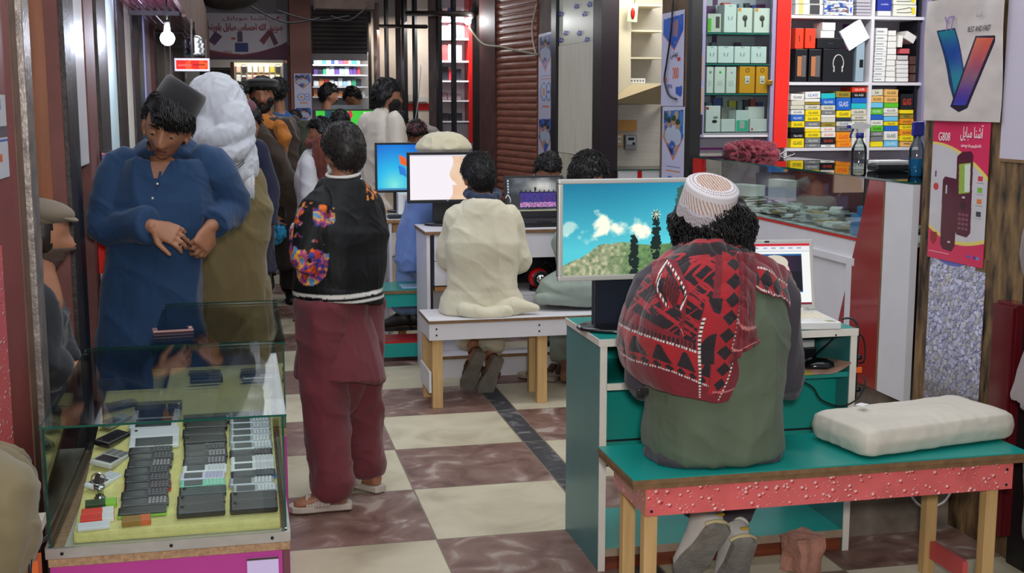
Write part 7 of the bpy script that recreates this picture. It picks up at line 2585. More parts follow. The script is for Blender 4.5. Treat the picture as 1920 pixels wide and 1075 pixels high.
shell(HL, .96, lambda X, Y, Z: .006 * sstep(.15, .3, Y) * sstep(-.10, -.2, Z) * sstep(-.92, -.82, Z), 'face_mask', cloth('pale_green_mask', (176, 206, 200), .03), root, .05)
ggr = cloth('grey_green_cotton', (146, 158, 148), .08)
mb = MB()
mb.rings(torso_rings(J, .026))
for n in ('L', 'R'):
 sleeve(mb, J, n, .95, .078, .072, .056)
mb.rings([ringpts(at(1086, v, yM - .02), V((1, 0, 0)), V((0, 1, 0)), a, b, 30, 2.3) for v, a, b in ((562, .225, .16), (548, .235, .17), (530, .205, .16), (512, .12, .12))])
mb.tube([at(1010, 560, yM - .10), at(1060, 562, yM - .15), at(1110, 562, yM - .15)], [.022, .030, .03], 12, k=4, round_end=True)
mb.tube([at(1062, 575, yM + .26), at(1072, 610, yM + .24), at(1090, 640, yM + .20)], [.10, .095, .07], 16, k=4, round_end=True)
for n in ('L', 'R'):
 mb.tube([J['kn' + n] + V((0, 0, .02)), J['kn' + n].lerp(J['an' + n], .5), J['an' + n] + V((0, 0, .05))], [.085, .09, .085], 16, k=3)
mb.shift(MY)
remesh('kameez', mb, .008, ggr, root, fold=fold_fn(.013, 8, .5, 81))
for k, (u, v, a, lab) in enumerate(((1062, 708, 62, 'brown leather sandal under the right end of the white bench'), (1022, 714, 74, 'brown sandal half hidden behind the leg of the white bench'))):
 p = atz(u, v, 0)
 t = thing('sandal', lab, 'sandal', (p.x, p.y, 0))
 d_ = V((math.cos(R(180 - a * .3)), math.sin(R(a)), 0))
 sandal(t, V((0, 0, 0)), V((0, 0, .100)), d_, brst, mat('beige_sandal_sole', (160, 148, 130), .7), .95, straps=((.03, .062), (.09, .052)), heel=True)
# people further down the passage
def bystander(label, x, y, h, yaw, rgb, hem=.38, head=(0, 8, 0), hair=True, hat=None, hatm=None, beard=False, leg=None, lean=0, arm=.14, zs=None, headpx=None, skin=None, hands=('L', 'R'), edit=None, seed=0, attr=None, shoem=None):
 J = stand_joints(x, y, h, yaw, lean, arm) if zs is None else sit_joints(x, y, zs, h, yaw, lean)
 if edit:
  edit(J)
 if headpx:
  d_ = V(headpx) - J['head']
  J['head'] = V(headpx)
  J['neck'] = J['neck'] + d_ * .7
 loc = V((x, y, 0))
 s0 = h / 1.7
 HM = frame_head(J['head'], yaw + head[0], head[1], head[2], s0)
 root, HL, s = figure('person', label, loc, J, HM, skin or skinA, vox=.011, hands=hands)
 if hair:
  shell(HL, s0, scalp(.34, .020, -.66, -.10), 'hair', hairm, root, .25, 40, seed, tuft=(350, .034, .0045, .9, .010, None))
 if beard:
  shell(HL, s0, lambda X, Y, Z: .022 * np.maximum(sstep(0, .12, -.66 + .50 * sstep(.30, .74, np.abs(X)) - Z) * (1 - (np.abs(X) < .2) * (Z > -.70)), .45 * (np.abs(X) < .34) * sstep(.07, .03, np.abs(Z + .525 + .3 * X * X))) * sstep(-.12, .12, Y), 'beard', beardm, root, .3, 60, seed)
 m = cloth('cotton_%d_%d_%d' % tuple(rgb), rgb, .1, bump=0)
 if zs is None:
  kameez(root, loc, J, s0, m, hem, 'kameez', .020, .03, .012, seed=seed)
  shalwar(root, loc, J, s0, cloth('cotton_%d_%d_%d' % tuple(leg or rgb), leg or rgb, .1, bump=0), vox=.014, seed=seed)
  for n in ('L', 'R'):
   shoe(root, loc, J['an' + n], J['toe' + n], shoem or mat('black_leather', (30, 28, 28), .45), blackp, s0)
 else:
  mb = MB()
  mb.rings([ringpts((J['hip'].x, J['hip'].y, zs + z), (J['hpR'] - J['hpL']).normalized(), J['fwd'], a, b, 28, 2.4) for z, a, b in ((.004, .20, .16), (.06, .19, .15), (.12, .17, .13))] + torso_rings(J, .024))
  for n in ('L', 'R'):
   sleeve(mb, J, n, s0)
  mb.shift(loc)
  remesh('kameez', mb, .011, m, root, fold=fold_fn(.012, 8, .4, seed))
  mb = MB()
  for n in ('L', 'R'):
   mb.tube([J['hp' + n] + V((0, 0, .03)), J['kn' + n] + V((0, 0, .03)), J['kn' + n].lerp(J['an' + n], .5), J['an' + n] + V((0, 0, .05))], [.09, .09, .085, .075], 16, k=3)
  mb.shift(loc)
  remesh('shalwar', mb, .012, m, root, fold=fold_fn(.012, 9, .5, seed))
  for n in ('L', 'R'):
   shoe(root, loc, J['an' + n], J['toe' + n], mat('black_leather', (30, 28, 28), .45), blackp, s0)
 if hat:
  mb = MB()
  if hat == 'pakol':
   mb.lathe([(.001, .035), (.10, .034), (.125, .022), (.128, .008), (.10, .0), (.092, .0)], 32, (0, 0, 0), None, 0, .95, 1.05)
   ring_cloth(mb, V((0, 0, -.006)), Matrix.Identity(3), .098, .022, 32, .95, 1.05)
  elif hat == 'flat':
   mb.sphere((0, .002, -.008), (.088, .116, .046), 28, 14, Euler((R(-10), 0, 0)).to_matrix())
   mb.sphere((0, .085, -.032), (.062, .044, .010), 20, 8, Euler((R(-20), 0, 0)).to_matrix())
   mb.lathe([(.001, -.045), (.086, -.045), (.090, -.02), (.08, .0), (.001, .0)], 28, (0, -.012, 0), None, 0, .95, 1.08)
  else:
   mb.sphere((0, -.01, -.02), (.092, .112, .075), 28, 14)
  o = mb.build('cap', hatm, root)
  o.matrix_local = HL @ Matrix.Translation((0, -.008, .084 * s0)) @ Euler((R(6), 0, 0)).to_matrix().to_4x4() @ Matrix.Scale(s0, 4)
 return root, HL, J, loc
# bearded man with the flat wool cap, ochre scarf and brown blanket, carrying a bag
Yp = 9.95
def ed(J):
 J['elL'], J['wrL'] = at(572, 282, 9.9), at(571, 326, 9.85)
 J['hdL'] = V((-.1, -.1, -1))
 J['elR'], J['wrR'] = at(482, 352, 9.85), at(509, 398, 9.72)
 J['hdR'] = V((.5, -.1, -.9))
xp = at(520, 560, Yp).x
r, HL, J, L = bystander('person with a beard, round wool cap, ochre scarf and brown blanket walking towards the camera', xp, Yp, 1.76, 176, (42, 34, 31), .30, (0, 4, 0), True, 'pakol', cloth('dark_grey_wool', (54, 56, 54), .2, .3), True, (34, 28, 28), headpx=at(492, 178, 9.9), edit=ed, seed=3)
mb = MB()
ring_cloth(mb, at(500, 236, 9.88) - L, Euler((R(-10), R(8), 0)).to_matrix(), .115, .050, 28, 1.25, .95, .012, 2)
mb.tube([at(520, 232, 9.76) - L, at(533, 258, 9.72) - L, at(530, 290, 9.73) - L], [.04, .045, .02], 12, k=4, round_end=True)
remesh('scarf', mb, .009, cloth('ochre_wool', (190, 116, 44), .12), r, fold=fold_fn(.014, 16, .6, 5))
MB().sphere(at(497, 226, 9.80) - L, (.055, .03, .03), 14, 8).build('undershirt', mat('white_shirt', (214, 212, 206), .8), r)
mb = MB()
mb.rings([ringpts(at(u, v, 9.92) - L, V((1, 0, 0)), V((0, 1, 0)), a, .17, 26, 2.3) for u, v, a in ((512, 225, .16), (508, 245, .22), (514, 285, .20), (528, 330, .17), (535, 380, .13))])
mb.tube([at(478, 250, 9.80) - L, at(470, 300, 9.75) - L, at(478, 345, 9.76) - L], [.075, .07, .05], 14, k=4, round_end=True)
mb.tube([at(490, 250, 9.74) - L, at(520, 300, 9.70) - L, at(545, 360, 9.74) - L, at(556, 430, 9.80) - L], [.06, .075, .07, .05], 14, k=4, round_end=True)
remesh('blanket', mb, .011, cloth('dark_brown_wool', (66, 52, 42), .15, .3), r, fold=fold_fn(.022, 9, .4, 9))
mb = MB()
mb.tube([J['shL'] - L, J['elL'] - L, J['wrL'] - L], [.085, .08, .062], 16, k=4)
remesh('coat_sleeve', mb, .010, cloth('dark_olive_coat', (52, 58, 40), .15), r, fold=fold_fn(.012, 12, .4, 2))
pb = at(519, 436, 9.70)
t = thing('plastic_bag', 'small knotted blue plastic bag hanging from the hand of the man in the brown blanket', 'bag', (pb.x, pb.y, pb.z))
mb = MB()
mb.sphere((0, 0, -.01), (.062, .05, .075), 20, 14)
mb.tube([(0, 0, .05), (-.01, 0, .09), (-.015, 0, .13)], [.03, .012, .02], 10, k=4)
remesh('bag', mb, .006, mat('sheer_blue_plastic', (40, 150, 200), .15, coat=.5, var=.3, vscale=18), t, fold=fold_fn(.016, 24, .7, 4))
sneak = mat('white_sneaker', (214, 212, 206), .5)
bystander('person in a maroon ribbed cap and striped dark shirt bending forward behind the white counter', at(452, 230, 8.5).x, 8.55, 1.60, 150, (34, 36, 58), .45, (-30, 38, 0), True, 'round', cloth('maroon_knit', (108, 60, 66), .15), False, (34, 36, 50), lean=12, headpx=at(461, 226, 8.3), seed=11)
bystander('person in a grey peaked cap at the back near the far shop sign', at(436, 190, 10.9).x, 10.9, 1.66, 190, (86, 84, 88), .45, (20, 4, 0), True, 'flat', cloth('pale_grey_cap', (130, 132, 134), .1), False, (60, 60, 70), headpx=at(437, 181, 10.9), seed=12, shoem=sneak)
bystander('person with a short dark beard glancing sideways behind the man in the wool cap', at(462, 190, 11.6).x, 11.6, 1.72, 200, (70, 66, 66), .45, (30, 2, 0), True, 'round', cloth('dark_knit_cap', (48, 44, 44), .2), True, headpx=at(461, 183, 11.6), seed=13)
bystander('person in a bright blue shirt with back turned near the far pillar', at(532, 230, 12.2).x, 12.2, 1.68, -8, (34, 92, 164), .5, (-10, 0, 0), True, headpx=at(523, 172, 12.2), leg=(40, 50, 80), seed=14)
bystander('child in dark clothes standing with back turned by the far pillar poster', at(560, 300, 12.6).x, 12.6, 1.30, 5, (44, 36, 38), .35, (0, 0, 0), True, headpx=at(553, 226, 12.6), seed=15)
r, HL, J, L = bystander('person in white with long red-brown scarf, in profile beyond the bomber jacket', at(592, 400, 9.1).x, 9.1, 1.44, 68, (206, 204, 206), .35, (10, 0, 0), True, headpx=at(600, 249, 9.1), seed=16)
mb = MB()
mb.tube([at(600, 268, 8.95) - L, at(602, 300, 8.93) - L, at(603, 335, 8.95) - L], [.05, .055, .02], 12, k=4, round_end=True)
ring_cloth(mb, at(602, 268, 9.08) - L, Matrix.Identity(3), .085, .03, 24)
remesh('scarf', mb, .009, cloth('red_brown_wool', (112, 54, 40), .25), r, fold=fold_fn(.01, 22, .3, 2))
bystander('person with dark hair standing in front of the big green screen', at(640, 260, 10.8).x, 10.8, 1.50, 20, (88, 54, 42), .4, (0, 0, 0), True, headpx=at(637, 232, 10.8), seed=17)
bystander('person in navy seen in profile in the far shop', at(614, 215, 14.2).x, 14.2, 1.66, -80, (34, 40, 62), .5, (0, 8, 0), True, headpx=at(617, 178, 14.2), seed=18)
bystander('person in dark clothes bowing over the far shop counter', at(668, 210, 15.12).x, 15.12, 1.62, 70, (46, 46, 52), .5, (0, 40, 0), True, lean=8, headpx=at(661, 182, 15.02), seed=19)
r, HL, J, L = bystander('person in a long cream-white kameez standing and looking away to the right, bearded', at(720, 400, 9.6).x, 9.6, 1.80, -66, (222, 212, 198), .42, (-12, 0, 0), True, None, None, True, (196, 176, 150), headpx=at(727, 182, 9.6), seed=20)
bystander('person in grey mostly hidden behind the man in the cream-white kameez', at(702, 300, 12.7).x, 12.7, 1.56, 0, (96, 98, 104), .4, headpx=at(709, 206, 12.7), seed=21)
bystander('person with black hair seated low behind the blue-screened monitor', at(746, 300, 12.1).x, 12.1, 1.62, 175, (150, 156, 160), head=(0, 18, 0), zs=.45, headpx=at(748, 233, 12.0), seed=22)
r, HL, J, L = bystander('person in a maroon cap and grey shawl bowed behind the blue-screened monitor', at(784, 300, 10.5).x, 10.5, 1.62, 170, (120, 112, 106), head=(0, 30, 0), hat='round', hatm=cloth('maroon_knit', (108, 60, 66), .15), zs=.45, headpx=at(781, 254, 10.3), seed=23)
mb = MB()
mb.tube([at(794, 240, 10.4) - L, at(808, 262, 10.35) - L, at(802, 300, 10.3) - L], [.05, .09, .08], 14, k=4, round_end=True)
remesh('shawl', mb, .011, cloth('grey_wool_shawl', (150, 140, 132), .1), r, fold=fold_fn(.012, 14, .5, 3))
# seated man with the broad cream wool cap, in light blue
def ed2(J):
 for n, u in (('L', 752), ('R', 772)):
  J['kn' + n] = at(u + 24, 505, 7.96)
  J['an' + n] = at(u, 594, 8.02)
  J['toe' + n] = V((-.9, .3, -.05))
 J['knL'].z = J['knR'].z = .50
bluec = (120, 146, 190)
r, HL, J, L = bystander('person in light blue and a broad cream wool cap seated behind the pale monitor', at(838, 500, 7.66).x, 7.66, 1.66, 0, bluec, head=(10, 10, 0), zs=.452, headpx=at(828, 300, 7.72), edit=ed2, seed=24)
mb = MB()
mb.lathe([(.001, .066), (.07, .064), (.115, .048), (.150, .020), (.172, -.014), (.176, -.034), (.150, -.052), (.10, -.058), (.001, -.058)], 40, (0, 0, 0), None, 0, 1, .95)
cw = cloth('cream_wool_felt', (206, 196, 164), .06, .3)
cm_ = at(831, 268, 7.70) - L
mb.v = [tuple(V(p) + cm_) for p in mb.v]
remesh('cap', mb, .007, cw, r, fold=fold_fn(.005, 14, 1, 4))
mb = MB()
mb.tube([at(800, 385, 7.60) - L, at(782, 430, 7.56) - L, at(776, 480, 7.54) - L, at(775, 508, 7.53) - L], [.07, .10, .105, .09], 18, k=4)
remesh('kurta_panel', mb, .009, cloth('mid_blue_cotton', (96, 122, 176), .1), r, fold=fold_fn(.014, 12, .3, 8))
mb = MB().span(at(752, 520, 7.52).x, at(800, 520, 7.52).x, 7.47, 7.62, .4515, .462, bev=.004)
mb.shift(L)
mb.build('kurta_hem', cloth('pale_blue_cotton', (146, 182, 206), .06), r)
bystander('person with black hair sitting behind the black laptop, only the crown showing', at(1030, 360, 8.3).x, 8.3, 1.62, 180, (110, 110, 116), head=(0, 26, 0), zs=.45, headpx=at(1028, 322, 8.0), seed=25)
SEATS.append((-.86, -.60, 4.0, 4.32, .448))
# seated man in the flat cap, between the red posts
def ed3(J):
 J['shR'], J['shL'] = at(64, 565, 3.98), at(76, 545, 4.30)
 J['elR'], J['wrR'] = at(76, 668, 3.94), at(108, 700, 4.02)
 J['elL'], J['wrL'] = at(94, 640, 4.30), at(124, 690, 4.22)
 J['neck'] = at(72, 532, 4.14)
 J['hip'] = V((-.70, 4.16, .545))
 J['hdR'] = V((1, .2, -.1))
 J['hdL'] = V((1, -.4, -.2))
 for n, sd in (('R', -.1), ('L', .1)):
  J['hp' + n] = V((-.70, 4.16 + sd, .555))
  J['kn' + n] = V((-.46, 4.14 + sd, .56))
  J['an' + n] = V((-.47, 4.14 + sd, .12))
r, HL, J, L = bystander('person in a grey-brown flat cap and black jacket sitting in profile behind the red post', -.70, 4.16, 1.64, -84, (28, 30, 38), head=(0, 4, 0), hair=False, hat='flat', hatm=cloth('grey_brown_tweed', (120, 106, 90), .2, .1), zs=.45, headpx=at(74, 440, 4.14), edit=ed3, seed=26)
shell(HL, 1.64 / 1.7, lambda X, Y, Z: .006 * sstep(-.5, -.42, Z) * sstep(.5, .42, Z) * sstep(.45, .25, Y), 'hair', hair2, r, .2, 50)
shell(HL, 1.64 / 1.7, lambda X, Y, Z: .003 * sstep(-.34, -.45, Z) * sstep(.0, .2, Y), 'stubble', mat('grey_stubble', (84, 66, 58), .8), r, .3, 70)
t = thing('stool', 'low stool under the man in the flat cap', 'stool', (-.70, 4.16, 0))
MB().span(-.16, .1, -.16, .16, .40, .448, bev=.01).build('seat', pine2, t)
for a, b_ in ((-.13, -.13), (-.13, .13), (.07, -.13), (.07, .13)):
 MB().span(a - .02, a + .02, b_ - .02, b_ + .02, 0, .399).build('leg', pine2, t)
# seated figure in olive, mostly outside the frame
def ed4(J):
 J['knR'], J['knL'] = at(-6, 958, 2.68), at(-16, 930, 2.90)
 J['anR'], J['anL'] = at(-120, 1180, 2.64), at(-116, 1150, 2.86)
 J['hpR'], J['hpL'] = at(-230, 930, 2.66), at(-210, 905, 2.90)
 J['hip'] = at(-220, 915, 2.78)
 J['waist'], J['chest'], J['neck'], J['head'] = [J['hip'] + V((-.02, 0, q)) for q in (.14, .32, .52, .68)]
 J['shR'], J['shL'] = J['neck'] + V((0, -.18, -.05)), J['neck'] + V((0, .18, -.05))
 for n, sd in (('R', -.22), ('L', .22)):
  J['el' + n] = J['sh' + n] + V((-.02, sd * .1, -.28))
  J['wr' + n] = J['el' + n] + V((.14, 0, -.12))
zo = at(-220, 915, 2.78).z
r, HL, J, L = bystander('person in olive trousers seated beside the near showcase, only the bent knee in view', at(-220, 915, 2.78).x, 2.78, 1.66, -88, (116, 104, 76), zs=zo - .08, edit=ed4, seed=27)
mb = MB()
for n, yy in (('R', 2.74), ('L', 2.98)):
 mb.tube([J['hp' + n], J['kn' + n] + V((-.05, 0, -.0)), J['kn' + n] + V((-.02, 0, -.09)), J['an' + n] + V((-.03, 0, .05))], [.085, .082, .085, .07], 18, k=4)
mb.tube([at(-130, 915, 2.8), at(-40, 915, 2.8), at(8, 950, 2.8), at(-8, 1010, 2.79)], [.09, .085, .075, .04], 18, k=4, round_end=True)
mb.shift(L)
remesh('shalwar_folds', mb, .008, cloth('olive_brown_cotton', (116, 104, 76), .1), r, fold=fold_fn(.016, 11, .8, 33))
# grey trousers at the other edge of the frame
J = stand_joints(at(2044, 700, 3.34).x, 3.34, 1.72, -90)
J['hpL'] = J['hpL'] + V((0, -.02, 0))
GL = V((J['hip'].x, 3.34, 0))
root, HL, s = figure('person', 'person in loose grey trousers with bare ankles standing at the end of the front bench', GL, J, frame_head(J['head'], -90, 0, 0, 1), skinA, vox=.010)
gr = cloth('mauve_grey_cotton', (136, 122, 122), .08)
kameez(root, GL, J, 1, gr, .62, 'kameez', .026, .05, .010, seed=8)
shalwar(root, GL, J, 1, gr, vox=.010, r=(.14, .13, .12, .105), seed=8, bot=.10)
for n in ('L', 'R'):
 sandal(root, GL, J['an' + n], J['toe' + n], blackp, blackp, 1.0)
# cushion on the front bench
c0, c1, c2 = atz(1608, 862, BZ), atz(1893, 822, BZ), atz(1512, 822, BZ)
ux, wy = (c1 - c0), (c2 - c0)
cw_, cd_ = ux.length, .30
cm = c0 + ux * .5 + V((-ux.y, ux.x, 0)).normalized() * cd_ * .5 + V((.012, -.03, 0))
t = thing('cushion', 'off-white stitched cushion lying on the front bench', 'cushion', (cm.x, cm.y, BZ), math.atan2(ux.y, ux.x))
mb = MB().box((0, 0, .050), (cw_, cd_, .100), None, 0, .046)
mb.sphere((.02, -.01, .066), (cw_ * .45, cd_ * .42, .042), 30, 16)
o = remesh('cover', mb, .006, cloth('off_white_cotton', (210, 202, 188), .06, .1, .14, 26), t, smooth=6, fold=lambda P, N: fold_fn(.0014, 22, 1, 3)(P, N))
MB().box((-cw_ * .26, cd_ * .2, .118), (.035, .03, .004), (0, 0, .4), 0, .001).build('care_tag', mat('white_tag', (232, 232, 232), .5), t)
# posters
def xposter(name, label, u0, v0, u1, v1, w, h, pt, X, tilt=0.0, group=None, cat='poster', m=None, wave=0.0):
 a, b = atx(u0, (v0 + v1) / 2, X), atx(u1, (v0 + v1) / 2, X)
 zt, zb = atx((u0 + u1) / 2, v0, X).z, atx((u0 + u1) / 2, v1, X).z
 t = thing(name, label, cat, (X, a.y, zb), 0, group)
 W_, H_ = a.y - b.y, zt - zb
 U, S = pt.u / pt.w, pt.v / pt.h
 Pm = np.stack([-.002 - wave * (np.sin(U * 7 + S * 5) * .5 + .5) - 0 * U, -U * W_ + tilt * (S - .5), H_ * (1 - S)], -1)
 link('print', grid_mesh('print', Pm, pt.c, m or printg_m, smooth=wave > 0, thick=.0012), t)
 return t, W_, H_
RX = Euler((PI / 2, 0, -PI / 2)).to_matrix()
XP = XR + .010
def xtext(s_, size, m, t, W_, H_, fu, fv, sx=1.0, off=-.006, shear=0.0, **kw):
 return text(s_, size, m, t, (off, -fu * W_, H_ * (1 - fv)), RX, sx=sx, shear=shear, extrude=.0004, **kw)
pt = Paint(1, 2.4, 130, 300, (120, 122, 150))
rs = np.random.RandomState(2)
for _ in range(2600):
 x, y = rs.rand(), rs.rand() * 2.4
 a, b_ = rs.uniform(.018, .032), rs.uniform(.022, .045)
 k = rs.uniform(.84, 1.12) * (1 - .25 * sstep(1.3, 2.4, y)) * (.9 + .1 * rs.rand())
 col = np.array([206, 206, 234]) * k if rs.rand() > .3 + .3 * (y > 1.5) else np.array([200, 196, 196]) * k
 ro = rs.uniform(-.6, .6)
 pt.ell(x + .006, y + .008, a * 1.1, b_ * 1.1, (112, 112, 146), ro)
 pt.ell(x, y, a, b_, tuple(np.clip(col, 0, 255)), ro)
pt.put((pt.v > 1.9) * pt.noise(7, 4) * .5, (88, 78, 66))
pt.put((pt.v < .18) & (pt.noise(5, 9) > .5), (110, 92, 60))
pt.put((((pt.u - .4) / .3) ** 2 + ((pt.v - .05) / .14) ** 2 < 1), (96, 104, 190))
xposter('poster', 'torn lilac pebble-patterned print on the foot of the near pillar', 1738, 474, 1842, 800, 1, 2.4, pt, XP)
pt = Paint(1, 2.3, 220, 480, (206, 200, 206))
u, v = pt.u, pt.v
pt.c = pt.c * (.94 + .08 * pt.noise(4, 3)[..., None])
pt.put(v < .40 + .55 * u ** 2 * .9, (214, 48, 92))
pt.put((v > .36 + .50 * u ** 2) & (v < .40 + .55 * u ** 2), (226, 206, 110))
pt.put(v > 1.72 + .34 * np.sin(u * 2.6 + .4) * .6 + .16 * u, (214, 48, 92))
pt.put((v > 1.66 + .34 * np.sin(u * 2.6 + .4) * .6 + .16 * u) & (v < 1.72 + .34 * np.sin(u * 2.6 + .4) * .6 + .16 * u), (226, 206, 110))
MRN, MRD = (84, 24, 48), (58, 16, 34)
pt.poly([(.46, .58), (.54, .50), (.70, .48), (.74, .54), (.76, 1.78), (.70, 1.86), (.52, 1.84), (.47, 1.76)], MRN)
pt.poly([(.50, .70), (.70, .66), (.71, 1.14), (.52, 1.18)], (150, 176, 70))
pt.put(pt.pmask([(.60, .70), (.70, .68), (.71, 1.12), (.62, 1.14)]), (212, 222, 206))
pt.ell(.61, 1.36, .05, .07, MRD)
for i in range(4):
 for j in range(3):
  pt.rect(.53 + j * .066, 1.48 + i * .075, .58 + j * .066, 1.525 + i * .075, (126, 70, 92))
pt.poly([(.22, .98), (.26, .92), (.46, .94), (.49, 1.0), (.50, 2.04), (.44, 2.14), (.28, 2.12), (.23, 2.04)], MRN)
pt.rect(.28, 1.06, .31, 1.20, (190, 186, 190))
for yy, cc in ((.86, (206, 60, 70)), (1.04, (120, 180, 60)), (1.22, (216, 120, 60)), (1.42, (60, 60, 70))):
 pt.rect(.84, yy, .92, yy + .08, cc)
 pt.rect(.82, yy + .105, .94, yy + .115, (150, 140, 150))
pt.ell(.10, 1.10, .05, .06, (200, 60, 66))
pt.rect(.07, .84, .10, .94, (110, 50, 120))
pt.poly([(.04, 1.86), (.16, 1.86), (.16, 2.0), (.10, 2.08), (.04, 2.0)], (150, 30, 36))
pt.rect(.02, 2.18, .40, 2.19, (236, 190, 206))
for q, cc in enumerate(((60, 90, 190), (190, 60, 130), (50, 70, 160), (70, 150, 210))):
 pt.rect(.72 + q * .055, 2.14, .765 + q * .055, 2.18, cc)
t, W_, H_ = xposter('poster', 'crimson poster of two maroon phones marked G808 on the near pillar', 1746, 226, 1852, 494, 1, 2.3, pt, XP - .003)
wm = mat('white_ink', (232, 226, 230), .5)
xtext('G808', H_ * .085, wm, t, W_, H_, .22, .12, .8)
xtext(arabic('آشنا مبایل'), H_ * .105, wm, t, W_, H_, .70, .085, .62)
xtext(arabic('با آشنا مبایل بهترین ها را تجربه نمایید'), H_ * .026, wm, t, W_, H_, .70, .172, .6)
xtext('asna', H_ * .028, wm, t, W_, H_, .62, .53, .7)
xtext('asna', H_ * .028, wm, t, W_, H_, .40, .86, .7)
xtext('TERLINK', H_ * .055, mat('maroon_ink', (110, 30, 40), .5), t, W_, H_, .62, -.012, .75, off=-.004)
pt = Paint(1, 1.75, 240, 400, (206, 196, 192))
pt.c = pt.c * (.90 + .16 * pt.noise(5, 13)[..., None])
pt.poly([(.16, .44), (.38, .42), (.66, 1.42), (.58, 1.52), (.46, 1.50), (.34, 1.20)], (20, 54, 96))
pt.put(pt.pmask([(.18, .46), (.37, .44), (.62, 1.38), (.46, 1.42)]), np.stack([26 + 0 * pt.u, 70 + 60 * np.sin(pt.v * 4) ** 2, 130 + 50 * pt.u], -1))
pt.poly([(.66, .56), (.92, .58), (.92, .66), (.62, 1.56), (.52, 1.62), (.40, 1.54)], (40, 30, 50))
g_ = np.clip((pt.v - .56) / 1.0, 0, 1)
n_ = pt.noise(5, 5)
pt.put(pt.pmask([(.68, .59), (.90, .61), (.60, 1.52), (.43, 1.52)]), np.stack([214 - 170 * g_ ** 1.4, 110 - 40 * g_ + 60 * (n_ - .5), 70 + 100 * g_ ** 1.2], -1))
t, W_, H_ = xposter('poster', 'curling poster of two crossed smartphones, marked Y7, at the top of the near pillar', 1738, -6, 1884, 228, 1, 1.75, pt, XP - .008, wave=.012)
xtext('Y7', H_ * .17, mat('violet_ink', (140, 110, 170), .5), t, W_, H_, .34, .21, .8, off=-.017)
xtext('BEST AND FAST', H_ * .062, mat('dark_ink', (50, 44, 50), .5), t, W_, H_, .72, .27, .70, off=-.017, shear=.15)
xtext(arabic('آشنا'), H_ * .05, mat('grey_ink', (150, 140, 144), .5), t, W_, H_, .72, .16, 1.0, off=-.017)
struct('wall_step', MB().span(2.135, XR - .02, 3.99, 4.5, 0, .36), concrete)
t = thing('crate', 'white-edged wooden crate corner below the near showcase', 'crate', (-.475, 2.72, 0))
MB().span(-.03, .0, -.05, .10, 0, .66).build('post', woodw, t)
MB().span(-.03, .03, -.05, .10, .661, .685).build('edge_board', woodw, t)
MB().span(.003, .028, -.03, .02, .0, .62).build('orange_strip', mat('orange_strip', (206, 96, 40), .5), t)
cable('black cables hanging by the crate under the near showcase', [at(90, 1005, 2.74), at(62, 1035, 2.68), at(56, 1078, 2.66), at(60, 1180, 2.66)], .004)
# the telecom strip poster, repeated down three pillars
def strip_paint(unit=1.0, reps=2, nu=60, nv=260):
 H_ = 3.2 * reps
 pt = Paint(1, H_, nu, nv, (198, 196, 220))
 for r_ in range(reps):
  o_ = r_ * 3.2
  shield = [(.06, o_ + .12), (.94, o_ + .08), (.95, o_ + .8), (.52, o_ + 1.42), (.05, o_ + .82)]
  pt.poly([(a, b_ + .05) for a, b_ in shield], (206, 112, 60))
  pt.poly(shield, (44, 92, 178))
  m = pt.pmask(shield)
  n_ = fbm(pt.u * 3.2, pt.v * 3.2, 5 + r_, 3)
  pt.put(m & (n_ > .55), (176, 140, 128))
  pt.put(m & (n_ < .36), (28, 44, 96))
  for cx, cy in ((.30, .46), (.52, .40), (.70, .50)):
   pt.ell(cx, o_ + cy, .10, .14, (176, 130, 112))
   pt.ell(cx, o_ + cy - .09, .10, .08, (30, 28, 40))
   pt.put(m & (((pt.u - cx) / .16) ** 2 + ((pt.v - o_ - cy - .32) / .22) ** 2 < 1), (180, 186, 206))
  pt.rect(.80, o_ + .12, .92, o_ + .5, (70, 110, 190))
  for yy in (1.62, 1.74):
   pt.rect(.2, o_ + yy, .85, o_ + yy + .03, (120, 126, 170) if yy < 1.7 else (206, 130, 90))
  for cx, rx in ((.40, .24), (.74, .17)):
   pt.ell(cx, o_ + 2.25, rx, .36, (84, 124, 196))
   pt.ell(cx, o_ + 2.25, rx - .05, .30, (198, 202, 226))
  pt.rect(.34, o_ + 2.1, .46, o_ + 2.4, (214, 150, 70))
  pt.rect(.66, o_ + 2.2, .82, o_ + 2.3, (90, 120, 190))
  pt.rect(.3, o_ + 2.78, .75, o_ + 2.86, (206, 120, 84))
 return pt
t, W_, H_ = xposter('poster', 'telecom strip poster on the pillar left of the glass cabinet, under the 200 poster', 1241.5, 200, 1283, 420, 1, 3.2, strip_paint(reps=1), XR - .003)
pt = Paint(1, 3.4, 60, 150, (198, 196, 220))
pt.poly([(.08, .25), (.93, .18), (.95, .75), (.58, 1.42), (.06, .80)], (206, 112, 60))
pt.poly([(.06, .22), (.95, .15), (.96, .7), (.58, 1.36), (.05, .76)], (40, 92, 186))
pt.put(pt.pmask([(.5, .3), (.72, .3), (.70, 1.2), (.5, 1.1)]) & (pt.noise(4, 2) > .45), (150, 110, 120))
pt.rect(.78, .2, .95, .5, (60, 100, 190))
pt.rect(.72, 1.66, .86, 1.80, (206, 60, 50))
pt.poly([(.66, 2.72), (.95, 2.68), (.95, 2.98), (.9, 3.08), (.68, 2.96)], (50, 90, 180))
t, W_, H_ = xposter('poster', 'telecom poster with the number 200 on the pillar left of the glass cabinet', 1241.5, 22, 1283, 199, 1, 3.4, pt, XR - .003)
xtext(arabic('دوستی'), H_ * .10, mat('dark_ink', (50, 44, 50), .5), t, W_, H_, .60, .445, .8)
xtext('200', H_ * .17, mat('orange_ink', (216, 110, 60), .5), t, W_, H_, .66, .655, .75)
xtext(arabic('پښتو'), H_ * .08, mat('orange_ink', (216, 110, 60), .5), t, W_, H_, .22, .70, .7)
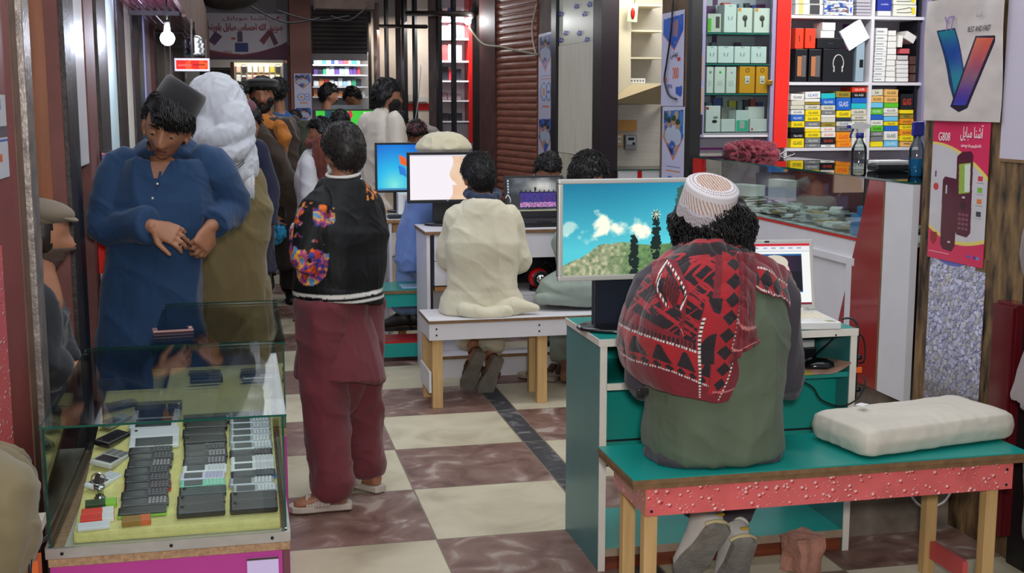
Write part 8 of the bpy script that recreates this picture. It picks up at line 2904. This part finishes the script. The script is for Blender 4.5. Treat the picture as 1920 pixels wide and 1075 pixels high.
xtext('*222*71#', H_ * .06, mat('violet_blue_ink', (90, 90, 150), .5), t, W_, H_, .40, .79, .7)
cable('dark cable with a red tie looping down the telecom poster', [atx(1262, 0, XR - .02), atx(1258, 60, XR - .02), atx(1250, 118, XR - .02), atx(1246, 150, XR - .02), atx(1254, 178, XR - .02), atx(1268, 186, XR - .02)], .006)
xposter('poster', 'telecom strip poster on the pillar beside the red-brown shutter', 1010, 62, 1036, 372, 1, 6.4, strip_paint(reps=2), XR - .003)
a, b_ = at(551, 138, YF - .26), at(586, 262, YF - .26)
t = thing('poster', 'telecom strip poster on the far pinkish pillar', 'poster', (a.x, YF - .26, b_.z))
flat_grid(strip_paint(reps=2, nu=36, nv=120), (0, 0, a.z - b_.z), (b_.x - a.x, 0, 0), (0, 0, b_.z - a.z), print_m, 'print', t, thick=.002)
pt = Paint(1, 9, 16, 140, (214, 214, 220))
pt.put((pt.v > 3.4) & (pt.v < 4.6), (90, 90, 100))
pt.rect(0, 4.8, 1, 5.1, (60, 110, 190))
pt.rect(0, 6.4, .6, 7.2, (230, 110, 50))
pt.rect(0, .4, .7, 1.6, (60, 100, 190))
def lposter(name, label, u0, v0, u1, v1, pt):
 X = XL + .003
 a, b_ = atx(u0, (v0 + v1) / 2, X), atx(u1, (v0 + v1) / 2, X)
 zt, zb = atx(u1, v0, X).z, atx(u1, v1, X).z
 t = thing(name, label, 'poster', (X, a.y, zb))
 flat_grid(pt, (0, 0, zt - zb), (0, b_.y - a.y, 0), (0, 0, zb - zt), printg_m, 'print', t, thick=.001)
lposter('poster', 'white paper strip with blue and orange marks on the first red post', -20, 178, 13, 332, pt)
lposter('board', 'pink water-drop board at the foot of the first red post', -24, 450, 19, 1010, drops_paint(.12, 1.0, 60, 420, 9))
# second shop: hood cabinet, meter, socket, wood block
Yc = YS2 - .004
def wall2(u0, v0, u1, v1, d, mb=None, m=0, bev=.0, dy=0):
 a, b_ = at(u0, v1, Yc - d), at(u1, v0, Yc - d)
 return (mb or MB()).span(a.x, b_.x, Yc - d, Yc - dy, a.z, b_.z, m, bev)
o0 = at(1180, 158, Yc)
t = thing('wall_cabinet', 'empty cream wall cabinet with open shelves and a slanting hood', 'cabinet', (o0.x, Yc, o0.z))
crm = mat('cream_melamine', (218, 208, 178), .45, var=.06, vscale=5)
p4 = [at(1139, -8, Yc - .36), at(1139, 193, Yc - .36), at(1181, 158, Yc - .30), at(1181, -8, Yc - .30)]
vs = [V(p) for p in p4] + [V(p) + V((.012, .012, 0)) for p in p4]
P(MB().add(vs, [[0, 1, 2, 3], [7, 6, 5, 4], [0, 4, 5, 1], [1, 5, 6, 2], [2, 6, 7, 3], [3, 7, 4, 0]]), 'side_panel', crm, t)
q4 = [at(1139, 194, Yc - .36), at(1182, 158.5, Yc - .30), at(1242, 158.5, Yc - .30), at(1242, 196, Yc - .02)]
P(MB().add([V(p) for p in q4] + [V(p) + V((0, .01, .01)) for p in q4], [[0, 1, 2, 3], [7, 6, 5, 4], [0, 4, 5, 1], [1, 5, 6, 2], [2, 6, 7, 3], [3, 7, 4, 0]]), 'hood', mat('tan_hood_board', (190, 170, 130), .6), t)
for v in (8, 56, 107, 156):
 a = at(1182, v, Yc - .30)
 P(MB().span(a.x, at(1244, v, Yc - .30).x, Yc - .30, Yc - .05, a.z - .012, a.z), 'shelf', crm, t)
P(MB().span(at(1182, 8, Yc - .05).x, at(1246, 8, Yc - .05).x, Yc - .048, Yc - .04, at(1182, 158, Yc - .3).z, 2.6), 'back_board', mat('grey_cream_board', (196, 190, 176), .6), t)
P(MB().span(at(1181, 8, Yc - .30).x - .012, at(1184, 8, Yc - .30).x, Yc - .302, Yc - .04, at(1182, 158, Yc - .3).z, 2.6), 'upright', crm, t)
t = thing('hanging_pack', 'blister pack with a red toy hanging on the cream cabinet', 'pack', at(1186, 40, Yc - .37))
MB().box((0, 0, .06), (.075, .006, .13), (0, R(4), 0), 0, .002).build('card', mat('green_white_card', (196, 210, 176), .4, var=.2, vscale=30), t)
MB().sphere((0, -.006, .055), (.016, .012, .040), 14, 10).build('red_toy', redp, t)
MB().tube([(.01, 0, .125), (.012, -.01, .15), (0, .012, .17)], .002, 6, k=3).build('hanger', blackp, t)
t = thing('extension_strip', 'white extension strip lying on the lowest cabinet shelf', 'socket', (at(1200, 150, Yc - .28).x, Yc - .2, at(1200, 156, Yc - .30).z + .001))
MB().box((0, 0, .018), (.12, .05, .035), None, 0, .004).build('body', whitep, t)
mb = MB()
for q in range(5):
 mb.cyl((-.045 + q * .022, -.0245, .018), (-.045 + q * .022, -.027, .018), .007, n=10)
mb.build('sockets', mat('grey_socket', (120, 124, 132), .5), t)
t = thing('wood_block', 'varnished wooden block fixed to the whitewashed shop wall', 'block', at(1166, 246, Yc))
P(wall2(1139, 225, 1194, 246, .05), 'block', mat('orange_pine_block', (196, 144, 74), .4, var=.15, vscale=8), t)
t = thing('socket_board', 'beige switch and socket board with a white plug on the shop wall', 'socket', at(1150, 274, Yc))
P(wall2(1133, 251, 1169, 274, .04, bev=.003), 'board', mat('beige_plastic', (206, 180, 130), .45), t)
P(wall2(1139, 262, 1153, 271, .085, dy=.041, bev=.004), 'plug', whitep, t)
P(wall2(1158, 255, 1165, 259, .046, dy=.041), 'switch', whitep, t)
P(wall2(1158, 263, 1165, 268, .046, dy=.041), 'switch', whitep, t)
cable('white plug cable hanging below the socket board', [at(1146, 268, Yc - .09), at(1142, 285, Yc - .06), at(1136, 300, Yc - .03), at(1139, 312, Yc - .03)], .004, whitep)
t = thing('electric_meter', 'grey electric meter with a dark display on the shop wall', 'meter', at(1183, 281, Yc))
P(wall2(1173, 253, 1194, 281, .06, bev=.006), 'case', mat('grey_meter_plastic', (140, 140, 140), .4), t)
P(wall2(1175, 256, 1192, 271, .064, dy=.061), 'face', mat('pale_meter_face', (190, 194, 196), .4), t)
P(wall2(1178, 258, 1189, 263, .067, dy=.0645), 'display', blackp, t)
q = at(1188, 269, Yc - .066)
P(MB().cyl((q.x, Yc - .0645, q.z), (q.x, Yc - .07, q.z), .010, n=16), 'dial', blackp, t)
gz = at(1190, 318, Yc - .5).z
t = thing('display_counter', 'glass-topped counter below the meter in the second shop', 'counter', (at(1150, 318, Yc - .5).x, Yc - .5, ZS))
gx = at(1140, 318, Yc - .5).x
P(pane(MB(), XR + .07, gx + .75, Yc - .5, Yc - .03, gz - .008, gz, 'z'), 'glass_top', [glass('counter_glass', (228, 240, 238), 1.0), gedge], t)
P(MB().span(XR + .075, gx + .75, Yc - .48, Yc - .46, ZS, gz - .009), 'front_panel', white, t)
P(MB().span(at(1196, 325, Yc - .49).x, at(1204, 325, Yc - .49).x, Yc - .485, Yc - .4805, ZS, gz - .01), 'red_strip', redp, t)
struct('wall_plinth', MB().span(XR + .11, 4.6, Yc - .6, YS2, 0, ZS), concrete)
mb = MB()
for u, v in ((1080, 12), (1086, 62), (1060, 62), (1051, 26), (1096, 26), (1100, 74), (1051, 75), (1105, 8)):
 q = atx(u, v, XR - .002)
 for k in range(5):
  mb.sphere((q.x, q.y + .05 * math.cos(k * 1.3), q.z + .014 * math.sin(k * 1.3)), (.0015, .026, .008), 8, 6)
t = mb.build('sprig_print', mat('blue_print', (80, 90, 180), .4))
tag(t, 'blue sprigs printed on the cream glazed board above the white door panel', 'print')
# red-framed lit showcase and the far shops
Ys = atw(820, 188).y + .45
def far_at(u, v, y):
 return at(u, v, y)
t = thing('lit_showcase', 'red-framed lit showcase of phone accessories left of the red-brown shutter', 'showcase', (far_at(850, 250, Ys).x, Ys, far_at(850, 232, Ys).z))
def fspan(u0, v0, u1, v1, y0, y1):
 a, b_ = far_at(u0, v1, y0), far_at(u1, v0, y0)
 return MB().span(a.x, b_.x, y0, y1, a.z, b_.z)
P(fspan(822, -20, 827, 268, Ys, Ys + .3), 'frame_post', redp, t)
P(fspan(880, -20, 886, 268, Ys, Ys + .3), 'frame_post', redp, t)
P(fspan(827, -20, 880, 232, Ys + .28, Ys + .3), 'back_board', mat('bright_white_back', (230, 232, 238), .5), t)
for v in (116, 153, 190, 229, 74, 40):
 P(fspan(827, v - 2, 880, v + 1, Ys + .02, Ys + .279), 'shelf', white, t)
P(fspan(827, 232, 880, 268, Ys + .05, Ys + .3), 'base', mat('dim_white_base', (150, 146, 150), .5), t)
rnd = random.Random(77)
for v1, hs, cs, nm in ((71, 26, [(226, 228, 230), (200, 210, 214), (40, 44, 50)], 'top'), (113, 32, [(226, 226, 228), (210, 214, 220), (196, 60, 60)], 'second'), (150, 26, [(120, 116, 180), (40, 40, 46), (196, 50, 60), (206, 40, 50)], 'third'), (187, 14, [(150, 50, 56), (60, 56, 62), (130, 110, 112)], 'fourth'), (227, 16, [(44, 40, 44), (70, 56, 40), (40, 50, 46)], 'lowest'), (38, 26, [(206, 212, 216), (60, 90, 150)], 'uppermost')):
 u = 829
 k = 0
 while u < 864:
  w_ = rnd.uniform(9, 14)
  a, b_ = far_at(u, v1, Ys + .06), far_at(u + w_, v1 - hs * rnd.uniform(.75, 1), Ys + .06)
  c_ = rnd.choice(cs)
  o = MB().span(a.x, b_.x, Ys + .06, Ys + .2, a.z, b_.z, bev=.004).shift((a.x, Ys + .06, a.z)).build('accessory_box', mat('goods_%d_%d_%d' % c_, c_, .4))
  o.location = (a.x, Ys + .06, a.z)
  tag(o, 'accessory box, %s from the left on the %s shelf of the red-framed showcase' % (ORD[k], nm), 'box', 'boxes in the red-framed showcase')
  u += w_ + 1
  k += 1
lamp('AREA', 'showcase_tube', (far_at(852, 20, Ys).x, Ys - .12, 2.5), 30, (.95, .98, 1), .4, aim=(far_at(852, 150, Ys).x, Ys + .2, 1.6), size_y=.1)
q = atw(877, 40, .10)
t = thing('light_bulb', 'small glaring bulb on a dark batten beside the lit showcase', 'lamp', (q.x, q.y, q.z))
MB().sphere((0, 0, 0), .035, 16, 10).build('bulb', mat('glowing_white_bulb', (255, 255, 255), emit=14), t)
MB().box((.05, .02, .03), (.035, .03, .22), None, 0, .004).build('batten', blackp, t)
MB().tube([(.0, 0, .02), (.03, .01, .03), (.05, .02, .05)], .02, 10, k=3).build('holder', whitep, t)
lamp('POINT', 'small_bulb', q + V((-.05, -.05, 0)), 7, (.95, .98, 1), .04)
cable('slack pale cable across the red-brown shutter', [atw(880, 52, .12), atw(905, 82, .10), atw(940, 88, .06), atw(975, 96, .06), atx(1008, 102, XR - .02)], .010, mat('dirty_cable', (150, 142, 120), .7))
cable('white cable hanging on the edge of the red-brown shutter', [atx(1006, 8, XR - .02), atx(998, 50, XR - .03), atx(1000, 80, XR - .03), atx(1006, 104, XR - .02)], .008, mat('dirty_white_cable', (190, 184, 176), .7))
t = thing('iron_pipe', 'dark iron pipe fixed across the shop fronts above the bearded man', 'pipe', atw(765, 25, .1))
P(MB().tube([atw(764, 25, .06), atw(888, 26, .06)], .030, 12), 'pipe', darkst, t)
t = thing('iron_pipe', 'second, farther iron bar across the shop fronts', 'pipe', atw(690, 49, .1))
P(MB().tube([atw(712, 49, .05), atw(799, 50, .05)], .022, 10), 'pipe', darkst, t)
a = atw(757, 188)
Yw = a.y + .34
mb = fspan(760, 194, 805, 207, Yw, Yw + .004)
struct('trim_32', mb, redp)
t = thing('wall_sockets', 'white socket boxes with trailing wires above the red wall stripe', 'socket', far_at(780, 190, Yw - .05))
P(fspan(766, 178, 778, 190, Yw - .05, Yw - .004), 'grey_box', silverp, t)
P(fspan(779, 182, 801, 191, Yw - .04, Yw - .004), 'white_box', whitep, t)
cable('thin wire hanging past the bearded man', [atw(790, 120, .1), atw(786, 170, .1), atw(781, 210, .1), atw(777, 232, .1)], .005, whitep)
a = atw(700, 188)
struct('trim_33', fspan(712, 137, 741, 146, a.y + .28, a.y + .298), mat('lime_board', (170, 190, 70), .5))
struct('trim_34', fspan(717, 74, 741, 98, a.y + .28, a.y + .298), mat('pale_notice', (200, 206, 214), .5))
sy = YF - .04
a, b_ = at(372, 24, sy), at(539, 110, sy)
t = thing('shop_sign', 'white and crimson phone shop sign board with red lettering at the far end', 'sign', (a.x, sy, b_.z))
W_, H_ = b_.x - a.x, a.z - b_.z
pt = Paint(2, 1, 200, 110, (196, 188, 196))
u, v = pt.u, pt.v
pt.put(v > .78 - .16 * (u - 1.0) ** 2 + .13 + -.12 * (u > 1.0) * (u - 1.0), (120, 30, 46))
pt.put(v > .86 - .2 * (u - .9) ** 2 + .1 - .10 * (u > 1) * (u - 1), (90, 24, 60))
pt.rect(.86, .42, .98, .64, (70, 66, 84))
pt.rect(.80, .66, 1.10, .86, (40, 50, 110))
pt.put(pt.pmask([(1.36, .60), (1.55, .38), (1.65, .44), (1.46, .70)]), (120, 44, 60))
pt.put(pt.pmask([(1.55, .38), (1.65, .36), (1.80, .66), (1.70, .72)]), (88, 40, 56))
pt.put(pt.pmask([(.20, .62), (.36, .40), (.52, .52), (.34, .72)]), (80, 40, 80))
pt.rect(.72, .54, .82, .58, (190, 40, 50))
pt.rect(1.70, .40, 1.78, .43, (190, 40, 50))
pt.put(pt.pmask([(1.66, .14), (1.84, .04), (1.82, .12)]), (190, 40, 50))
flat_grid(pt, (0, 0, H_), (W_, 0, 0), (0, 0, -H_), print_m, 'board', t, thick=.02)
sm = mat('crimson_paint', (150, 40, 54), .6)
text(arabic('صدیق الله احساس مبایل پلورنخی'), H_ * .20, sm, t, (W_ * .50, -.024, H_ * .69), sx=.66, bold=.003)
text(arabic('آشنا موبایل'), H_ * .12, sm, t, (W_ * .52, -.024, H_ * .89), sx=1.8)
text(arabic('پرچون'), H_ * .10, sm, t, (W_ * .30, -.024, H_ * .16))
t = thing('water_tank', 'dark round tank slung under the ceiling in front of the far sign', 'tank', at(425, -6, 13.6))
MB().sphere((0, 0, .08), (.36, .30, .22), 32, 16).build('tank', mat('dark_tank', (58, 54, 50), .6, var=.3), t)
MB().tube([(.30, 0, .12), (.6, .1, .06), (1.0, .2, .10)], .012, 8, k=5).build('cable', blackp, t)
struct('trim_35', MB().span(at(590, 5, 13).x, at(700, 5, 13).x, 12.9, 13.2, at(640, 18, 13).z, 2.99), mat('dim_brown_beam', (84, 66, 58), .8, var=.3))
for k, (u0, v0, u1, v1) in enumerate(((520, 20, 655, 30), (470, 12, 600, 34), (620, 30, 690, 12))):
 cable('sagging dark wire under the far ceiling, %s of three' % ORD[k], [at(u0, v0, 12.6), at((u0 + u1) / 2, max(v0, v1) + 8, 12.6), at(u1, v1, 12.6)], .008)
struct('wall_far_shop', fspan(440, 118, 530, 262, YF + .5, YF + .52), mat('warm_lit_board', (216, 208, 180), .6))
struct('wall_far_shop', fspan(586, 98, 690, 262, YF + .62, YF + .64), mat('cool_lit_board', (186, 194, 206), .6))
rnd = random.Random(41)
for i in range(4):
 for j in range(8):
  u, v = 443 + j * 10.6, 121 + i * 19
  c_ = rnd.choice([(220, 200, 60), (206, 206, 200), (40, 36, 40), (210, 180, 160), (226, 226, 224), (190, 176, 60), (206, 70, 50)])
  a, b_ = at(u, v + 15, YF + .44), at(u + 8, v, YF + .44)
  o = MB().span(a.x, b_.x, YF + .44, YF + .47, a.z, b_.z, bev=.004).shift((a.x, YF + .44, a.z)).build('phone_case', mat('goods_%d_%d_%d' % c_, c_, .4))
  o.location = (a.x, YF + .44, a.z)
  tag(o, 'phone case hung in row %s, %s from the left, in the far lit shop' % (('one', 'two', 'three', 'four')[i], ORD[j]), 'phone case', 'phone cases in the far shop')
  MB().box(((b_.x - a.x) / 2, -.002, (b_.z - a.z) * .82), ((b_.x - a.x) * .9, .003, (b_.z - a.z) * .2)).build('header_card', mat('goods_%d_%d_%d' % (226, 226, 224), (226, 226, 224), .4), o)
t = thing('wall_shelf', 'lit wall shelves of boxed goods in the far shop right of the pillar', 'shelf', (at(587, 262, YF + .3).x, YF + .3, at(587, 262, YF + .3).z))
for v in (122, 141, 163, 182, 102):
 P(fspan(586, v - 1, 690, v + 1.5, YF + .3, YF + .6), 'shelf', white, t)
for i, v1 in enumerate((120.5, 139.5, 161.5, 180.5)):
 u, k = 588, 0
 while u < 676:
  w_ = rnd.uniform(5, 10)
  c_ = rnd.choice([(60, 120, 150), (206, 214, 220), (40, 60, 120), (226, 230, 232), (190, 60, 60), (206, 130, 80), (90, 60, 130), (60, 150, 110), (40, 44, 56), (150, 190, 210)])
  a, b_ = at(u, v1, YF + .33), at(u + w_, v1 - rnd.uniform(8, 15), YF + .33)
  o = MB().span(a.x, b_.x, YF + .33, YF + .5, a.z, b_.z, bev=.003).shift((a.x, YF + .33, a.z)).build('goods_box', mat('goods_%d_%d_%d' % c_, c_, .4))
  o.location = (a.x, YF + .33, a.z)
  tag(o, 'boxed goods, %s from the left on the %s shelf of the far shop' % (ORD[k] if k < 18 else 'last', ORD[i]), 'box', 'boxed goods in the far shop')
  u += w_ + .8
  k += 1
t = thing('display_counter', 'glass counter in the far shop before the two shopkeepers', 'counter', (at(640, 210, YF - .3).x, YF - .3, 0))
P(fspan(618, 197, 680, 205, YF - .3, YF - .1), 'glass_front', mat('pale_glass_front', (150, 160, 166), .2), t)
P(fspan(605, 205, 682, 330, YF - .3, YF - .1), 'front', mat('grey_front', (110, 112, 118), .5), t)
for u, e, c_ in ((485, 9, (1, .95, .82)), (636, 15, (.9, .96, 1))):
 q = at(u, 108, YF + .25)
 lamp('AREA', 'far_shop_tube', (q.x, YF + .12, q.z + .1), e, c_, .5, aim=(q.x, YF + .55, 1.5), size_y=.12)
a, b_ = at(592, 208, 11.2), at(700, 262, 11.2)
t = thing('television', 'large screen showing a bright green pitch at the far end of the desks', 'television', ((a.x + b_.x) / 2, 11.2, 0))
P(MB().span(a.x - .02, b_.x + .02, 11.2, 11.25, b_.z - .02, a.z + .015, bev=.005), 'bezel', blackp, t)
pt = Paint(1, .6, 100, 60, (66, 196, 60))
pt.c *= (.92 + .12 * pt.noise(6, 3)[..., None])
pt.poly([(.16, 0), (.30, 0), (.34, .3), (.14, .3)], (26, 74, 80))
pt.ell(.60, .08, .04, .09, (200, 50, 70))
pt.rect(.83, .03, .97, .09, (226, 240, 226))
flat_grid(pt, V((a.x, 11.198, a.z)) - V(t.location), (b_.x - a.x, 0, 0), (0, 0, b_.z - a.z), screen_m, 'screen', t, thick=.001)
P(MB().span(a.x, b_.x, 11.15, 11.4, 0, b_.z - .021), 'cabinet', mat('dark_cabinet', (44, 40, 42), .5), t)
t = thing('monitor', 'small cyan-lit monitor in front of the green screen', 'monitor', (at(690, 255, 10.2).x, 10.2, 0))
P(fspan(681, 242, 700, 268, 10.2, 10.23), 'bezel', blackp, t)
P(fspan(684, 245, 698, 265, 10.195, 10.1995), 'screen', mat('cyan_screen', (90, 190, 226), emit=.9), t)
P(MB().span(at(676, 268, 10.15).x, at(702, 268, 10.15).x, 10.15, 10.4, 0, at(690, 268, 10.2).z - .001), 'stand', mat('dark_cabinet', (44, 40, 42), .5), t)
# awning, bulb and red sign on the left
az = 2.10
p0, p1, p2 = atz(325, 0, az), atz(361, 62, az), atz(374, 84, az)
pur = mat('glossy_maroon_sheet', (120, 52, 66), .16, var=.2, vscale=6, spec=.7, stretch=(1, 6, 1))
t = thing('awning', 'glossy maroon sheet awning over the shop doors where the bulb hangs', 'awning', (XL, p0.y, az))
xe_ = (p0.x + p1.x) / 2
for k, (ya, yb_) in enumerate(((p0.y - .7, p0.y + .8), (p0.y + .83, p1.y), (p1.y + .12, p2.y + .6))):
 mb = MB()
 n_ = 14
 for q in range(n_):
  xa_, xb_ = XL + (xe_ - XL) * q / n_, XL + (xe_ - XL) * (q + 1) / n_
  z_ = az + .012 * (q % 2) + .02 * k
  mb.span(xa_, xb_, ya, yb_, z_, z_ + .01)
 P(mb, 'sheet', pur, t)
 P(MB().span(XL, xe_, yb_ - .02, yb_, az - .025 + .02 * k, az + .0), 'rib', darkst, t)
val = mat('brown_valance_board', (110, 86, 74), .7, var=.2, vscale=5)
t = thing('valance', 'row of brown boards hanging along the awning edge', 'valance', (xe_, p0.y, az))
for k, (ya, yb_, zt) in enumerate(((p0.y - .4, p0.y + .7, .55), (p0.y + .75, p1.y - .05, .52), (p1.y + .02, p1.y + 1.0, .46), (p1.y + 1.05, p2.y + 1.4, .42), (p2.y + 1.45, p2.y + 2.6, .36))):
 P(MB().span(xe_ + .01, xe_ + .035, ya, yb_, az - .02 - .012 * k, az + zt, bev=.006), 'board', val, t)
q = at(314, 72, 6.1)
t = thing('light_bulb', 'round glowing bulb hanging under the maroon awning', 'lamp', (q.x, q.y, q.z))
MB().sphere((0, 0, 0), .034, 20, 14).build('bulb', mat('glowing_blue_white_bulb', (226, 232, 255), emit=16), t)
MB().cyl((0, 0, .03), (0, 0, .075), .016, .013, 14).build('socket', whitep, t)
MB().tube([(0, 0, .075), (.004, 0, .12), (0, 0, az - q.z)], .004, 8).build('cord', blackp, t)
MB().lathe([(.001, 0), (.05, .004), (.035, .02), (.001, .024)], 20, (0, 0, az - q.z - .026)).build('ceiling_rose', blackp, t)
lamp('POINT', 'hanging_bulb', (q.x + .01, q.y - .06, q.z - .01), 9, (.78, .84, 1), .034)
t = thing('led_strip', 'curving white led strip along the top of the shop doors under the awning', 'lamp', atx(285, 25, XL + .05))
P(MB().tube([atx(250, -14, XL + .04), atx(268, 8, XL + .05), atx(286, 26, XL + .06), atx(300, 39, XL + .08), atx(316, 44, XL + .12)], .010, 8, k=5), 'strip', mat('glowing_violet_white_strip', (206, 206, 255), emit=5), t)
lamp('AREA', 'shop_tube', (XL + .12, 6.3, az - .16), 16, (.55, .6, 1), .08, aim=(XL + .30, 6.5, az), size_y=1.6)  # added lamp aimed up to brighten the awning sheet; no tube is built here
a, b_ = at(327, 134, 7.9), at(393, 109, 7.9)
t = thing('led_sign', 'red glowing sign box hanging under the awning', 'sign', ((a.x + b_.x) / 2, 7.9, a.z))
P(MB().span(a.x, b_.x, 7.9, 7.98, a.z, b_.z, bev=.004), 'case', silverp, t)
pt = Paint(1, .3, 60, 18, (236, 34, 14))
pt.put((pt.noise(5, 3) > .5) & (pt.u > .3), (250, 90, 16))
pt.rect(.06, .14, .48, .2, (246, 100, 90))
pt.rect(.55, .14, .9, .17, (150, 20, 10))
flat_grid(pt, V((a.x + .012, 7.898, b_.z - .014)) - V(t.location), (b_.x - a.x - .024, 0, 0), (0, 0, a.z - b_.z + .028), screen_m, 'lit_face', t, thick=.001)
P(MB().tube([((a.x + b_.x) / 2, 7.94, b_.z), ((a.x + b_.x) / 2, 7.94, az)], .008, 8), 'hanger', greyst, t)
t = thing('spiral_lamp', 'shiny spiral lamp shade above the red glowing sign', 'lamp', at(366, 106, 8.2))
MB().lathe([(.001, 0), (.06, 0), (.07, .02), (.055, .026), (.066, .05), (.05, .056), (.060, .08), (.044, .086), (.052, .11), (.03, .13), (.001, .135)], 28).build('shade', chrome, t)
P(MB().tube([V(t.location) + V((0, 0, .13)), V(t.location) + V((0, 0, max(.2, az - t.location.z)))], .006, 8), 'cord', blackp, t)
for k, u in enumerate((318, 347, 385)):
 cable('cord hanging from the awning, %s of three' % ORD[k], [at(u, 74, 8.6), at(u + 1, 110, 8.6), at(u + 2, 150, 8.6)], .006, greyst)
# right edge of the frame
Xe = XR + .02
y0, y1 = atx(1917, 190, Xe).y - .35, atx(1886, 190, Xe).y
t = thing('wall_board', 'pale lilac panel hanging by the next shop at the edge of the frame', 'panel', (Xe, y0, atx(1895, 300, Xe).z))
P(MB().span(Xe - .012, Xe, y0, y1, atx(1895, 298, Xe).z, 2.6), 'panel', mat('pale_lilac_board', (196, 188, 204), .5), t)
P(MB().span(Xe - .013, Xe + .001, y0, y1, atx(1895, 304, Xe).z, atx(1895, 298, Xe).z), 'bottom_edge', steelbl, t)
struct('trim_36', MB().span(Xe - .004, Xe + .003, atx(1893, 400, Xe).y, atx(1886, 400, Xe).y, .8, atx(1893, 304, Xe).z), magenta)
struct('trim_37', MB().span(Xe + .004, Xe + .012, y0 - .3, yn0 - .101, 0, 2.7), whitelam)
yb_ = atx(1866, 600, Xe - .05).y
t = thing('cupboard', 'dark maroon cupboard side behind the grey-trousered figure', 'cupboard', (Xe, yb_, 0))
P(MB().span(Xe - .06, Xe + .003, yb_ - .13, yb_ - .02, .1, atx(1875, 562, Xe - .05).z, bev=.004), 'side', mat('deep_maroon_gloss', (92, 18, 26), .2, coat=.5), t)
P(MB().span(Xe - .075, Xe - .061, yb_ - .13, yb_ - .02, .1, atx(1875, 562, Xe - .05).z - .01, bev=.003), 'door', mat('deep_maroon_gloss', (92, 18, 26), .2, coat=.5), t)
cable('white cable looping on the floor behind the front bench', [at(1600, 890, 3.94), at(1620, 878, 3.95), at(1660, 852, 3.955), at(1720, 945, 3.955), at(1765, 945, 3.955), at(1788, 915, 3.955)], .005, whitep)
lamp('AREA', 'shop_strip_light', (3.3, 5.9, 2.62), 26, (1, .98, .95), 1.4, aim=(3.2, 6.5, .9), size_y=.3)
lamp('AREA', 'shop_strip_light', (3.0, 8.2, 2.62), 12, (1, .96, .88), .8, aim=(2.9, 8.8, 1.2), size_y=.3)
for u, e, c_ in ((785, 6, (1, .93, .85)), (727, 12, (1, .82, .6)), (688, 12, (1, 1, 1))):
 q = atw(u, 60, -.16)
 lamp('AREA', 'inner_shop_lamp', (q.x, q.y - .1, 2.5), e, c_, .3, aim=(q.x + .05, q.y + .3, 1.4))
